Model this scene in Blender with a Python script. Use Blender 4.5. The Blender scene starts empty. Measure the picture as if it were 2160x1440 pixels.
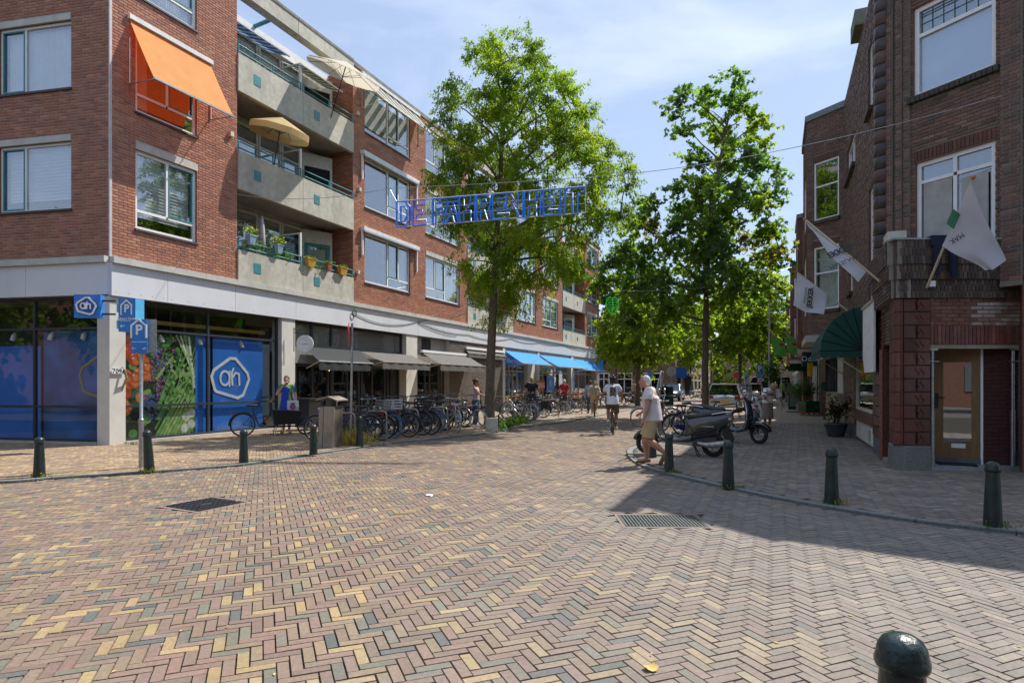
import bpy, math, random
import numpy as np
from mathutils import Matrix, Vector
R = random.Random(7)
NR = np.random.RandomState(11)
PI = math.pi
sc = bpy.context.scene
COL = sc.collection
FPX, HOR, EYE = 1300.0, 807.0, 1.6

# ---------------- camera, world, sun, exposure ----------------
cd = bpy.data.cameras.new('camera'); cam = bpy.data.objects.new('camera', cd); COL.objects.link(cam)
cam.location = (0, 0, EYE); cam.rotation_euler = (PI / 2, 0, 0)
cd.sensor_width = 36; cd.lens = 36 * FPX / 2160; cd.shift_y = (HOR - 720) / 2160
cd.clip_start = .05; cd.clip_end = 2000
sc.camera = cam
SUN_AZ = math.radians(54); SUN_EL = math.radians(54)
w = bpy.data.worlds.new('World'); sc.world = w; w.use_nodes = True
nt = w.node_tree; N = nt.nodes; bg = N['Background']
sky = N.new('ShaderNodeTexSky'); sky.sky_type = 'NISHITA'; sky.sun_disc = False
sky.sun_elevation = SUN_EL; sky.sun_rotation = SUN_AZ
sky.air_density = 1.15; sky.dust_density = .7; sky.ozone_density = 1.0
tc = N.new('ShaderNodeTexCoord'); mp = N.new('ShaderNodeMapping'); mp.inputs['Scale'].default_value = (1.0, 1.0, 2.6)
mp.inputs['Location'].default_value = (.35, .2, .1)
ns = N.new('ShaderNodeTexNoise'); ns.inputs['Scale'].default_value = 2.1; ns.inputs['Detail'].default_value = 9; ns.inputs['Roughness'].default_value = .55
ns.inputs['Distortion'].default_value = .35
rp = N.new('ShaderNodeValToRGB'); rp.color_ramp.elements[0].position = .5; rp.color_ramp.elements[1].position = .84
rp.color_ramp.elements[0].color = (0, 0, 0, 1); rp.color_ramp.elements[1].color = (.5, .5, .5, 1)
mx = N.new('ShaderNodeMixRGB'); mx.inputs[2].default_value = (7.4, 7.8, 8.4, 1)
L = nt.links
L.new(tc.outputs['Generated'], mp.inputs['Vector']); L.new(mp.outputs[0], ns.inputs['Vector'])
L.new(ns.outputs['Fac'], rp.inputs[0]); L.new(rp.outputs[0], mx.inputs[0]); 
mh = N.new('ShaderNodeMixRGB'); mh.inputs[0].default_value = .72; mh.inputs[2].default_value = (2.6, 3.25, 4.6, 1)
L.new(sky.outputs[0], mh.inputs[1]); L.new(mh.outputs[0], mx.inputs[1])
L.new(mx.outputs[0], bg.inputs['Color']); bg.inputs['Strength'].default_value = .12
sl = bpy.data.lights.new('sun', 'SUN'); sl.energy = 4.0; sl.angle = math.radians(.55); sl.color = (1, .95, .87)
so = bpy.data.objects.new('sun', sl); COL.objects.link(so)
so.rotation_euler = Vector((math.sin(SUN_AZ) * math.cos(SUN_EL), math.cos(SUN_AZ) * math.cos(SUN_EL), math.sin(SUN_EL))).to_track_quat('Z', 'Y').to_euler()
so.location = (20, 20, 40)
vs = sc.view_settings; vs.view_transform = 'Standard'; vs.look = 'None'; vs.exposure = .72; vs.gamma = 1; vs.use_curve_mapping = False
sc.cycles.max_bounces = 7; sc.cycles.transparent_max_bounces = 10; sc.cycles.use_denoising = True
sc.cycles.caustics_reflective = False; sc.cycles.caustics_refractive = False

# ---------------- helpers ----------------
def gp(px, py, z=0.0):
    t = (EYE - z) * FPX / (py - HOR)
    return Vector(((px - 1080) / FPX * t, t, z))
def p3(px, py, Y): return Vector(((px - 1080) / FPX * Y, Y, EYE + (HOR - py) / FPX * Y))
def tag(o, label=None, cat=None, group=None, kind=None):
    if label: o['label'] = label
    if cat: o['category'] = cat
    if group: o['group'] = group
    if kind: o['kind'] = kind
    return o
def thing(name, label, cat, loc=(0, 0, 0), rz=0, group=None):
    o = bpy.data.objects.new(name, None); COL.objects.link(o)
    o.location = loc; o.rotation_euler = (0, 0, rz); o.empty_display_size = .2
    return tag(o, label, cat, group)
def link(name, me, parent=None, world=False):
    o = bpy.data.objects.new(name, me); COL.objects.link(o)
    if parent is not None:
        o.parent = parent
        if world and parent.type == 'EMPTY': o.matrix_parent_inverse = (Matrix.Translation(parent.location) @ parent.rotation_euler.to_matrix().to_4x4()).inverted()
    return o
def copy_tree(o, parent=None):
    c = o.copy(); COL.objects.link(c)
    if parent is not None: c.parent = parent
    for ch in list(o.children): copy_tree(ch, c)
    return c

class MB:
    def __init__(s, T=None): s.v = []; s.f = []; s.m = []; s.T = T or Matrix.Identity(4); s.sm = []
    def add(s, vs, fs, m=0, smooth=False, T=None):
        b = len(s.v); TT = s.T @ T if T is not None else s.T
        if TT.determinant() < 0: fs = [f[::-1] for f in fs]
        s.v += [tuple(TT @ Vector(p)) for p in vs]
        s.f += [tuple(b + i for i in f) for f in fs]; s.m += [m] * len(fs); s.sm += [smooth] * len(fs)
        return s
    def box(s, x0, x1, y0, y1, z0, z1, m=0, ms=None, T=None, tb=0, tx=0):
        # tb shrinks the top in y, tx in x
        if x0 > x1: x0, x1 = x1, x0
        if y0 > y1: y0, y1 = y1, y0
        if z0 > z1: z0, z1 = z1, z0
        vs = [(x0, y0, z0), (x1, y0, z0), (x1, y1, z0), (x0, y1, z0), (x0 + tx, y0 + tb, z1), (x1 - tx, y0 + tb, z1), (x1 - tx, y1 - tb, z1), (x0 + tx, y1 - tb, z1)]
        s.add(vs, [(0, 1, 5, 4), (2, 3, 7, 6)], m, T=T)
        s.add(vs, [(0, 3, 2, 1), (4, 5, 6, 7), (1, 2, 6, 5), (3, 0, 4, 7)], m if ms is None else ms, T=T)
        return s
    def tube(s, pts, r, n=8, m=0, cap=True, T=None, smooth=True, flat=1.0):
        pts = [Vector(p) for p in pts]
        rs = list(r) if hasattr(r, '__len__') else [r] * len(pts)
        vs = []; fs = []; prev = None
        for i, p in enumerate(pts):
            t = (pts[min(i + 1, len(pts) - 1)] - pts[max(i - 1, 0)])
            if t.length < 1e-9: t = Vector((0, 0, 1))
            t.normalize()
            if prev is None:
                a = Vector((0, 0, 1)) if abs(t.z) < .9 else Vector((1, 0, 0)); u = a.cross(t).normalized()
            else:
                u = prev - t * prev.dot(t)
                u = u.normalized() if u.length > 1e-6 else Vector((1, 0, 0))
            prev = u; w_ = t.cross(u)
            for k in range(n):
                a = 2 * PI * k / n
                vs.append(p + (u * math.cos(a) + w_ * math.sin(a) * flat) * rs[i])
        for i in range(len(pts) - 1):
            for k in range(n):
                k2 = (k + 1) % n
                fs.append((i * n + k, i * n + k2, (i + 1) * n + k2, (i + 1) * n + k))
        s.add(vs, fs, m, smooth, T)
        if cap:
            s.add(vs[:n], [tuple(range(n))[::-1]], m, False, T); s.add(vs[-n:], [tuple(range(n))], m, False, T)
        return s
    def lathe(s, prof, n=16, m=0, T=None, smooth=True, c=(0, 0), sx=1, sy=1):
        vs = []; fs = []
        for r, z in prof:
            for k in range(n):
                a = 2 * PI * k / n; vs.append((c[0] + r * sx * math.cos(a), c[1] + r * sy * math.sin(a), z))
        for i in range(len(prof) - 1):
            for k in range(n):
                k2 = (k + 1) % n; fs.append((i * n + k, i * n + k2, (i + 1) * n + k2, (i + 1) * n + k))
        s.add(vs, fs, m, smooth, T)
        if prof[0][0] > 1e-5: s.add(vs[:n], [tuple(range(n))[::-1]], m, False, T)
        if prof[-1][0] > 1e-5: s.add(vs[-n:], [tuple(range(n))], m, False, T)
        return s
    def ell(s, c, r, m=0, n=12, k=8, T=None):
        c = Vector(c); r = (r, r, r) if not hasattr(r, '__len__') else r
        vs = []; fs = []
        for i in range(k + 1):
            a = PI * i / k
            for j in range(n):
                b = 2 * PI * j / n
                vs.append((c.x + r[0] * math.sin(a) * math.cos(b), c.y + r[1] * math.sin(a) * math.sin(b), c.z - r[2] * math.cos(a)))
        for i in range(k):
            for j in range(n):
                j2 = (j + 1) % n; fs.append((i * n + j, i * n + j2, (i + 1) * n + j2, (i + 1) * n + j))
        return s.add(vs, fs, m, True, T)
    def loft(s, rings, m=0, smooth=True, T=None, cap=True, closed=True):
        n = len(rings[0]); vs = [p for r in rings for p in r]; fs = []
        for i in range(len(rings) - 1):
            for k in range(n if closed else n - 1):
                k2 = (k + 1) % n; fs.append((i * n + k, i * n + k2, (i + 1) * n + k2, (i + 1) * n + k))
        s.add(vs, fs, m, smooth, T)
        if cap and closed: s.add(rings[0], [tuple(range(n))[::-1]], m, False, T); s.add(rings[-1], [tuple(range(n))], m, False, T)
        return s
    def ribbon(s, pts, hw, m=0, T=None, y=0.0, th=.012):
        P = [Vector((p[0], p[2])) for p in pts]; n = len(P); cl = (P[0] - P[-1]).length < 1e-6; a = []; b = []
        for i in range(n):
            d0 = (P[i] - P[i - 1]) if i > 0 else ((P[0] - P[-2]) if cl else P[1] - P[0]); d1_ = (P[i + 1] - P[i]) if i < n - 1 else ((P[1] - P[0]) if cl else P[-1] - P[-2])
            d0.normalize(); d1_.normalize(); t = (d0 + d1_).normalized(); q = Vector((-t.y, t.x)); k = hw / max(.5, t.dot(d0)); a.append(P[i] + q * k); b.append(P[i] - q * k)
        rings = [[(u.x, y - th, u.y), (v.x, y - th, v.y), (v.x, y, v.y), (u.x, y, u.y)] for u, v in zip(a, b)]
        return s.loft(rings, m, False, T, cap=not cl)
    def prism(s, poly, y0, y1, m=0, T=None, ms=None):
        # poly in x,z ; extruded in y
        n = len(poly); vs = [(p[0], y0, p[1]) for p in poly] + [(p[0], y1, p[1]) for p in poly]
        s.add(vs, [tuple(range(n)), tuple(range(2 * n - 1, n - 1, -1))], m, False, T)
        s.add(vs, [(i, n + i, n + (i + 1) % n, (i + 1) % n) for i in range(n)], m if ms is None else ms, False, T)
        return s
    def sheet(s, grid, m=0, smooth=True, T=None, th=0):
        # grid[i][j] points
        a, b = len(grid), len(grid[0]); vs = [p for r in grid for p in r]
        fs = [(i * b + j, i * b + j + 1, (i + 1) * b + j + 1, (i + 1) * b + j) for i in range(a - 1) for j in range(b - 1)]
        s.add(vs, fs, m, smooth, T)
        return s
    def mesh(s, name, mats):
        me = bpy.data.meshes.new(name)
        me.from_pydata(s.v, [], s.f)
        for mm in (mats if isinstance(mats, (list, tuple)) else [mats]): me.materials.append(mm)
        me.polygons.foreach_set('material_index', s.m); me.polygons.foreach_set('use_smooth', s.sm)
        me.update(); return me
    def build(s, name, mats, parent=None, world=False): return link(name, s.mesh(name, mats), parent, world)

def npmesh(name, V, F, mats, col=None, colname='tint', smooth=False):
    me = bpy.data.meshes.new(name); nf, k = F.shape
    me.vertices.add(len(V)); me.vertices.foreach_set('co', np.asarray(V, np.float32).ravel())
    me.loops.add(nf * k); me.loops.foreach_set('vertex_index', F.astype(np.int32).ravel())
    me.polygons.add(nf); me.polygons.foreach_set('loop_start', np.arange(0, nf * k, k, dtype=np.int32))
    try: me.polygons.foreach_set('loop_total', np.full(nf, k, np.int32))
    except Exception: pass
    me.polygons.foreach_set('use_smooth', np.full(nf, bool(smooth)))
    for m_ in (mats if isinstance(mats, (list, tuple)) else [mats]): me.materials.append(m_)
    me.update(calc_edges=True)
    if col is not None:
        at = me.attributes.new(colname, 'FLOAT_COLOR', 'FACE')
        c4 = np.ones((nf, 4), np.float32); c4[:, :3] = col; at.data.foreach_set('color', c4.ravel())
    return me

# ---------------- materials ----------------
MATS = {}
def mat(name, col, rough=.6, metal=0, var=.12, scale=6, bump=0, bscale=40, attr=False, coat=0, emit=None, dirt=0, spec=None, stretch=(1, 1, 1), dirtcol=(.05, .045, .04)):
    if name in MATS: return MATS[name]
    m = bpy.data.materials.new(name); m.use_nodes = True; MATS[name] = m
    nt = m.node_tree; b = nt.nodes['Principled BSDF']; NN = nt.nodes; LL = nt.links
    b.inputs['Roughness'].default_value = rough; b.inputs['Metallic'].default_value = metal
    if coat: b.inputs['Coat Weight'].default_value = coat; b.inputs['Coat Roughness'].default_value = .06
    if spec is not None: b.inputs['Specular IOR Level'].default_value = spec
    tc = NN.new('ShaderNodeTexCoord'); mp = NN.new('ShaderNodeMapping'); mp.inputs['Scale'].default_value = stretch
    LL.new(tc.outputs['Object'], mp.inputs[0])
    no = NN.new('ShaderNodeTexNoise'); no.inputs['Scale'].default_value = scale; no.inputs['Detail'].default_value = 6; LL.new(mp.outputs[0], no.inputs['Vector'])
    mr = NN.new('ShaderNodeMapRange'); mr.inputs[1].default_value = .3; mr.inputs[2].default_value = .7; mr.inputs[3].default_value = 1 - var; mr.inputs[4].default_value = 1 + var
    LL.new(no.outputs['Fac'], mr.inputs[0])
    mu = NN.new('ShaderNodeVectorMath'); mu.operation = 'SCALE'
    if attr:
        a = NN.new('ShaderNodeAttribute'); a.attribute_name = 'tint'; LL.new(a.outputs['Color'], mu.inputs[0])
    else: mu.inputs[0].default_value = col[:3]
    LL.new(mr.outputs[0], mu.inputs['Scale']); out = mu.outputs[0]
    if dirt:
        n2 = NN.new('ShaderNodeTexNoise'); n2.inputs['Scale'].default_value = 1.3; n2.inputs['Detail'].default_value = 8; n2.inputs['Roughness'].default_value = .65
        mp2 = NN.new('ShaderNodeMapping'); mp2.inputs['Scale'].default_value = (1, 1, .35); LL.new(tc.outputs['Object'], mp2.inputs[0]); LL.new(mp2.outputs[0], n2.inputs['Vector'])
        cr = NN.new('ShaderNodeMapRange'); cr.inputs[1].default_value = .48; cr.inputs[2].default_value = .75; cr.inputs[3].default_value = 0; cr.inputs[4].default_value = dirt
        LL.new(n2.outputs['Fac'], cr.inputs[0])
        mm = NN.new('ShaderNodeMixRGB'); mm.inputs[2].default_value = (*dirtcol, 1); LL.new(cr.outputs[0], mm.inputs[0]); LL.new(out, mm.inputs[1]); out = mm.outputs[0]
    LL.new(out, b.inputs['Base Color'])
    if bump:
        n3 = NN.new('ShaderNodeTexNoise'); n3.inputs['Scale'].default_value = bscale; n3.inputs['Detail'].default_value = 5; LL.new(tc.outputs['Object'], n3.inputs['Vector'])
        bp = NN.new('ShaderNodeBump'); bp.inputs['Strength'].default_value = bump; bp.inputs['Distance'].default_value = .01
        LL.new(n3.outputs['Fac'], bp.inputs['Height']); LL.new(bp.outputs[0], b.inputs['Normal'])
    if emit: b.inputs['Emission Color'].default_value = (*emit[:3], 1); b.inputs['Emission Strength'].default_value = emit[3]
    return m
def glassmat(name, tint=(.8, .86, .86), ior=1.6, wav=.02, keep=1.0):
    m = bpy.data.materials.new(name); m.use_nodes = True; nt = m.node_tree; NN = nt.nodes; LL = nt.links
    for n in list(NN):
        if n.type != 'OUTPUT_MATERIAL': NN.remove(n)
    o = NN['Material Output']; g = NN.new('ShaderNodeBsdfGlossy'); g.inputs['Roughness'].default_value = .015; g.inputs['Color'].default_value = (.95, .97, 1, 1)
    t = NN.new('ShaderNodeBsdfTransparent'); t.inputs['Color'].default_value = (*[c * keep for c in tint], 1)
    lw = NN.new('ShaderNodeLayerWeight'); lw.inputs['Blend'].default_value = .5; pw = NN.new('ShaderNodeMath'); pw.operation = 'POWER'; pw.inputs[1].default_value = 3.2
    f = NN.new('ShaderNodeMapRange'); r0 = ((ior - 1) / (ior + 1)) ** 2 * 1.1; f.inputs[3].default_value = r0; f.inputs[4].default_value = .95; mx = NN.new('ShaderNodeMixShader')
    LL.new(lw.outputs['Facing'], pw.inputs[0]); LL.new(pw.outputs[0], f.inputs[0])
    tc = NN.new('ShaderNodeTexCoord'); no = NN.new('ShaderNodeTexNoise'); no.inputs['Scale'].default_value = 1.4; no.inputs['Detail'].default_value = 1
    bp = NN.new('ShaderNodeBump'); bp.inputs['Strength'].default_value = wav * 10; bp.inputs['Distance'].default_value = .02
    LL.new(tc.outputs['Object'], no.inputs['Vector']); LL.new(no.outputs['Fac'], bp.inputs['Height']); LL.new(bp.outputs[0], g.inputs['Normal'])
    LL.new(f.outputs[0], mx.inputs[0]); LL.new(t.outputs[0], mx.inputs[1]); LL.new(g.outputs[0], mx.inputs[2]); LL.new(mx.outputs[0], o.inputs['Surface'])
    return m
def leafmat(name, attr='tint', trans=.5):
    m = bpy.data.materials.new(name); m.use_nodes = True; nt = m.node_tree; NN = nt.nodes; LL = nt.links
    b = NN['Principled BSDF']; o = NN['Material Output']; b.inputs['Roughness'].default_value = .5; b.inputs['Specular IOR Level'].default_value = .25
    a = NN.new('ShaderNodeAttribute'); a.attribute_name = attr; LL.new(a.outputs['Color'], b.inputs['Base Color'])
    t = NN.new('ShaderNodeBsdfTranslucent'); v = NN.new('ShaderNodeVectorMath'); v.operation = 'MULTIPLY'; v.inputs[1].default_value = (2.3, 2.5, .9)
    LL.new(a.outputs['Color'], v.inputs[0]); LL.new(v.outputs[0], t.inputs['Color'])
    mx = NN.new('ShaderNodeMixShader'); mx.inputs[0].default_value = trans
    LL.new(b.outputs[0], mx.inputs[1]); LL.new(t.outputs[0], mx.inputs[2]); LL.new(mx.outputs[0], o.inputs['Surface'])
    return m
GLASS = glassmat('window_glass', (.93, .95, .95), ior=2.35, wav=.008)
GLASSD = glassmat('shop_glass', (.95, .97, .97), ior=1.5, wav=.008)
CLEAR = glassmat('clear_screen', (.86, .89, .9), 2.0)
def _haze(m, k):   # scuffed acrylic; white diffuse also stands in for the missing reflection
    nt = m.node_tree; o = nt.nodes['Material Output']; src = o.inputs[0].links[0].from_socket; d = nt.nodes.new('ShaderNodeBsdfDiffuse'); d.inputs[0].default_value = (.8, .82, .85, 1)
    x = nt.nodes.new('ShaderNodeMixShader'); x.inputs[0].default_value = k; nt.links.new(src, x.inputs[1]); nt.links.new(d.outputs[0], x.inputs[2]); nt.links.new(x.outputs[0], o.inputs[0])
_haze(CLEAR, .16)
white = mat('white_paint', (.84, .84, .83), .4, var=.04, dirt=.12)
teal = mat('teal_paint', (.05, .22, .25), .4)
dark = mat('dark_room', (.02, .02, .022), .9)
anth = mat('anthracite_metal', (.035, .042, .05), .4)
steel = mat('galvanised_steel', (.42, .43, .43), .38, .85, var=.18, scale=20)
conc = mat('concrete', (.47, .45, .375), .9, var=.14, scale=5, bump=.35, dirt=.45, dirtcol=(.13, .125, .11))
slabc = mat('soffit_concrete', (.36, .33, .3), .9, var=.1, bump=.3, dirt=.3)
black = mat('black_plastic', (.018, .018, .02), .45)
rubber = mat('rubber', (.02, .02, .02), .85)
chrome = mat('chrome', (.7, .7, .7), .15, 1, var=.03)

# ---------------- wall frames ----------------
class Wall:
    def __init__(s, p0, d, n):
        s.p = Vector((p0[0], p0[1])); s.d = Vector(d[:2]).normalized(); s.n = Vector(n[:2]).normalized()
        s.M = Matrix(((s.d.x, -s.n.x, 0, s.p.x), (s.d.y, -s.n.y, 0, s.p.y), (0, 0, 1, 0), (0, 0, 0, 1)))
    def s_(s, px, off=0):
        k = (px - 1080) / FPX; q = s.p + s.n * off
        return (k * q.y - q.x) / (s.d.x - k * s.d.y)
    def z_(s, px, py, off=0):
        q = s.p + s.n * off + s.d * s.s_(px, off); return EYE + (HOR - py) / FPX * q.y
    def off(s, px, ss):
        k = (px - 1080) / FPX; q = s.p + s.d * ss
        return (k * q.y - q.x) / (s.n.x - k * s.n.y)
    def zo(s, py, ss, off): return EYE + (HOR - py) / FPX * (s.p + s.n * off + s.d * ss).y
    def w(s, ss, y, z): return s.M @ Vector((ss, y, z))

def slab(mb, s0, s1, z0, z1, holes, y0, y1, m=0, ms=1):
    S = sorted({s0, s1} | {max(s0, min(s1, h[i])) for h in holes for i in (0, 1)})
    Z = sorted({z0, z1} | {max(z0, min(z1, h[i])) for h in holes for i in (2, 3)})
    for a, b in zip(S, S[1:]):
        for c, d in zip(Z, Z[1:]):
            cs, cz = (a + b) / 2, (c + d) / 2
            if b - a < 1e-5 or d - c < 1e-5: continue
            if any(h[0] < cs < h[1] and h[2] < cz < h[3] for h in holes): continue
            mb.box(a, b, y0, y1, c, d, m, ms)
def bricks(s0, s1, z0, z1, holes, L=.22, H=.0625, gap=.011, course=None, bond=.5, soldier=False):
    """list of (sa, sb, za, zb) brick faces in wall coordinates, running bond, cut at openings"""
    out = []; ch = course or (H + gap); r = 0; z = z0
    while z + gap < z1:
        zt = min(z + ch - gap, z1)
        iv = [(s0, s1)]
        for h in holes:
            if h[2] < zt - .01 and h[3] > z + .01:
                nv = []
                for a, b in iv:
                    if h[1] <= a or h[0] >= b: nv.append((a, b))
                    else:
                        if h[0] > a: nv.append((a, h[0]))
                        if h[1] < b: nv.append((h[1], b))
                iv = nv
        for a, b in iv:
            st = L + gap; off = (r % 2) * bond * st
            k = math.floor((a - off) / st)
            while True:
                x0 = off + k * st; x1 = x0 + L; k += 1
                if x0 >= b - .02: break
                x0 = max(x0, a); x1 = min(x1, b)
                if x1 - x0 > .02: out.append((x0, x1, z, zt))
        z += ch; r += 1
    return out
def brick_np(B, M, y=-.004, th=.012, jit=.0025, bev=.004):
    B = np.array(B); n = len(B); rs = NR
    yj = y - rs.rand(n) * jit
    V = np.zeros((n, 8, 3))
    for i, (a, c) in enumerate(((0, 2), (1, 2), (1, 3), (0, 3))):
        V[:, i, 0] = B[:, a]; V[:, i, 2] = B[:, c]; V[:, i, 1] = yj + th
        V[:, i + 4, 0] = B[:, a] + (bev if a == 0 else -bev); V[:, i + 4, 2] = B[:, c] + (bev if c == 2 else -bev); V[:, i + 4, 1] = yj
    Mn = np.array(M); P = V.reshape(-1, 3) @ Mn[:3, :3].T + Mn[:3, 3]
    f = np.array([(4, 5, 6, 7), (0, 1, 5, 4), (1, 2, 6, 5), (2, 3, 7, 6), (3, 0, 4, 7)])
    if M.determinant() < 0: f = f[:, ::-1]
    F = (f[None] + (np.arange(n) * 8)[:, None, None]).reshape(-1, 4)
    return P, F
def palette(n, cols, wts, j=.12):
    idx = NR.choice(len(cols), n, p=np.array(wts) / sum(wts)); c = np.array(cols)[idx]
    return c * (1 + (NR.rand(n, 1) - .5) * 2 * j) * (1 + (NR.rand(n, 3) - .5) * .08)
def place_bricks(B, W, parent, material, cols, wts, name='brick', single=0, key=None, y=-.004, jit=.0025, world=True, j=.12):
    if not B: return
    if single:
        B = sorted(B, key=key)
    c = palette(len(B), cols, wts, j)
    if single:
        for i in range(min(single, len(B))):
            P, F = brick_np([B[i]], W.M, y, jit=jit)
            me = npmesh(name, P, F, material, np.repeat(c[i:i + 1], 5, 0)); link(name, me, parent, world)
        B = B[single:]; c = c[single:]
    if B:
        P, F = brick_np(B, W.M, y, jit=jit)
        o = link(name + 'work', npmesh(name + 'work', P, F, material, np.repeat(c, 5, 0)), parent, world); o['kind'] = 'stuff'

def text_mesh(name, body, size, material, T, parent=None, ext=.004, world=True, align='CENTER', bold=0, sx=1.0):
    cu = bpy.data.curves.new(name, 'FONT'); cu.body = body; cu.size = size; cu.align_x = align; cu.align_y = 'CENTER'; cu.extrude = ext; cu.offset = bold; cu.resolution_u = 3
    o = bpy.data.objects.new(name, cu); COL.objects.link(o)
    dg = bpy.context.evaluated_depsgraph_get(); me = bpy.data.meshes.new_from_object(o.evaluated_get(dg)); bpy.data.objects.remove(o)
    me.name = name; me.materials.clear(); me.materials.append(material); me.transform(T @ Matrix.Diagonal((sx, 1, 1, 1)))
    return link(name, me, parent, world)
def TW(W, s, y, z, mirror=False):
    """text frame on a wall: x along view-right, z up; text lies in local xy"""
    k = -1 if mirror else 1
    return W.M @ Matrix(((k, 0, 0, s), (0, 0, -1, y), (0, 1, 0, z), (0, 0, 0, 1)))
# ---------------- ground ----------------
P_ANG = math.radians(22)
RD = [(.215, .152, .118), (.255, .187, .124), (.345, .25, .128), (.37, .27, .138), (.112, .117, .112), (.178, .164, .126), (.232, .157, .118)]
RW = [4.8, 3.4, 1.15, .5, .85, 1.6, 3.6]
paver = mat('clay_paver', (1, 1, 1), .8, var=.16, scale=38, bump=.5, bscale=240, attr=True, dirt=.42, dirtcol=(.085, .075, .06))
sand = mat('joint_sand', (.05, .042, .03), .95, var=.35, scale=60, bump=.4)
def far_paving(name, c1, c2, c3, sc_=1.0):
    m = bpy.data.materials.new(name); m.use_nodes = True; nt = m.node_tree; NN = nt.nodes; LL = nt.links; b = NN['Principled BSDF']; b.inputs['Roughness'].default_value = .82
    tc = NN.new('ShaderNodeTexCoord'); mp = NN.new('ShaderNodeMapping'); mp.inputs['Rotation'].default_value = (0, 0, -P_ANG); mp.inputs['Scale'].default_value = (sc_, sc_, sc_); LL.new(tc.outputs['Object'], mp.inputs[0])
    br = NN.new('ShaderNodeTexBrick'); br.inputs['Scale'].default_value = 1; br.inputs['Brick Width'].default_value = .215; br.inputs['Row Height'].default_value = .072; br.inputs['Mortar Size'].default_value = .006
    br.inputs['Color1'].default_value = (*c1, 1); br.inputs['Color2'].default_value = (*c2, 1); br.inputs['Mortar'].default_value = (.07, .06, .05, 1); br.inputs['Bias'].default_value = -.1
    LL.new(mp.outputs[0], br.inputs['Vector'])
    no = NN.new('ShaderNodeTexNoise'); no.inputs['Scale'].default_value = 9; no.inputs['Detail'].default_value = 8; LL.new(tc.outputs['Object'], no.inputs['Vector'])
    mx = NN.new('ShaderNodeMixRGB'); mx.inputs[2].default_value = (*c3, 1); mr = NN.new('ShaderNodeMapRange'); mr.inputs[1].default_value = .42; mr.inputs[2].default_value = .7; mr.inputs[4].default_value = .6
    LL.new(no.outputs['Fac'], mr.inputs[0]); LL.new(mr.outputs[0], mx.inputs[0]); LL.new(br.outputs['Color'], mx.inputs[1]); LL.new(mx.outputs[0], b.inputs['Base Color'])
    return m
road_far = far_paving('road_far_paving', (.27, .19, .15), (.38, .28, .18), (.24, .2, .18))
pave_far = far_paving('pavement_far_paving', (.33, .25, .16), (.26, .19, .14), (.3, .25, .19))

def poly_obj(name, pts, z, m, kind='structure', drop=0):
    mb = MB(); n = len(pts); vs = [(p[0], p[1], z) for p in pts]
    mb.add(vs, [tuple(range(n))])
    if drop:
        mb.add(vs + [(p[0], p[1], z - drop) for p in pts], [(i, n + i, n + (i + 1) % n, (i + 1) % n) for i in range(n)])
    o = mb.build(name, m); o['kind'] = kind
    return o
def g2(px, py, z=0): v = gp(px, py, z); return (v.x, v.y)
g_ = MB(); g_.add([(-400, -60, -.03), (400, -60, -.03), (400, 900, -.03), (-400, 900, -.03)], [(0, 1, 2, 3)])
tag(g_.build('ground', mat('far_asphalt', (.12, .11, .1), .9)), kind='structure')

# kerb lines, road side first.  left pavement edge runs from far left to the street, then along it
CORN = gp(231, 941); D2 = Vector(((1638 - 1080) / FPX, 1, 0)).normalized(); N2 = Vector((D2.y, -D2.x, 0))
KL = [g2(-900, 1035), g2(-300, 1032), g2(0, 1020), g2(60, 1016), g2(120, 1010), g2(250, 1002), g2(400, 992), g2(530, 981), g2(610, 967), g2(700, 954), g2(800, 939), g2(900, 929), g2(1040, 914), g2(1095, 901), g2(1180, 893), g2(1250, 880), g2(1340, 862), g2(1430, 842), g2(1500, 830)]
KR = [g2(2700, 1190), g2(2160, 1128), g2(2000, 1112), g2(1850, 1091), g2(1700, 1066), g2(1600, 1046), g2(1500, 1024), g2(1430, 1007), g2(1370, 992), g2(1335, 977), g2(1322, 962), g2(1322, 950), g2(1345, 941), g2(1378, 934), g2(1415, 914), g2(1470, 885), g2(1520, 862), g2(1580, 837)]
def smooth_line(P, n=2):
    for _ in range(n):
        Q = [P[0]]
        for a, b in zip(P, P[1:]):
            Q += [(a[0] * .75 + b[0] * .25, a[1] * .75 + b[1] * .25), (a[0] * .25 + b[0] * .75, a[1] * .25 + b[1] * .75)]
        Q.append(P[-1]); P = Q
    return P
KL = smooth_line(KL); KR = smooth_line(KR)
lpoly = KL + [(60, 170), (-90, 170), (-90, -10)]
rpoly = KR + [(70, 170), (110, 60), (40, -5), (12, 0)]
PZ = .035
def inside(poly, X, Y):
    r = np.zeros(X.shape, bool); n = len(poly)
    for i in range(n):
        x0, y0 = poly[i]; x1, y1 = poly[(i + 1) % n]
        if y0 == y1: continue
        c = ((y0 > Y) != (y1 > Y)) & (X < (x1 - x0) * (Y - y0) / (y1 - y0) + x0); r ^= c
    return r
YF, YP = 27.0, 24.0   # real bricks up to here; the far sheets begin past it
road = poly_obj('road', [(-60, -8), (40, -8), (40, YF), (-60, YF)], -.014, sand)
road2 = poly_obj('road_far_end', [(-60, YF), (60, YF), (90, 170), (-60, 170)], -.002, road_far)
def clipY(poly, lo=None, hi=None):
    for lim, sg in ((lo, 1), (hi, -1)):
        if lim is None: continue
        out = []; n = len(poly)
        for i in range(n):
            a, b = poly[i], poly[(i + 1) % n]; ia = (a[1] - lim) * sg >= 0; ib = (b[1] - lim) * sg >= 0
            if ia: out.append(a)
            if ia != ib:
                t = (lim - a[1]) / (b[1] - a[1]); out.append((a[0] + t * (b[0] - a[0]), lim))
        poly = out
    return poly
pavl = poly_obj('left_pavement', clipY(lpoly, hi=YP), PZ - .014, sand)
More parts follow.
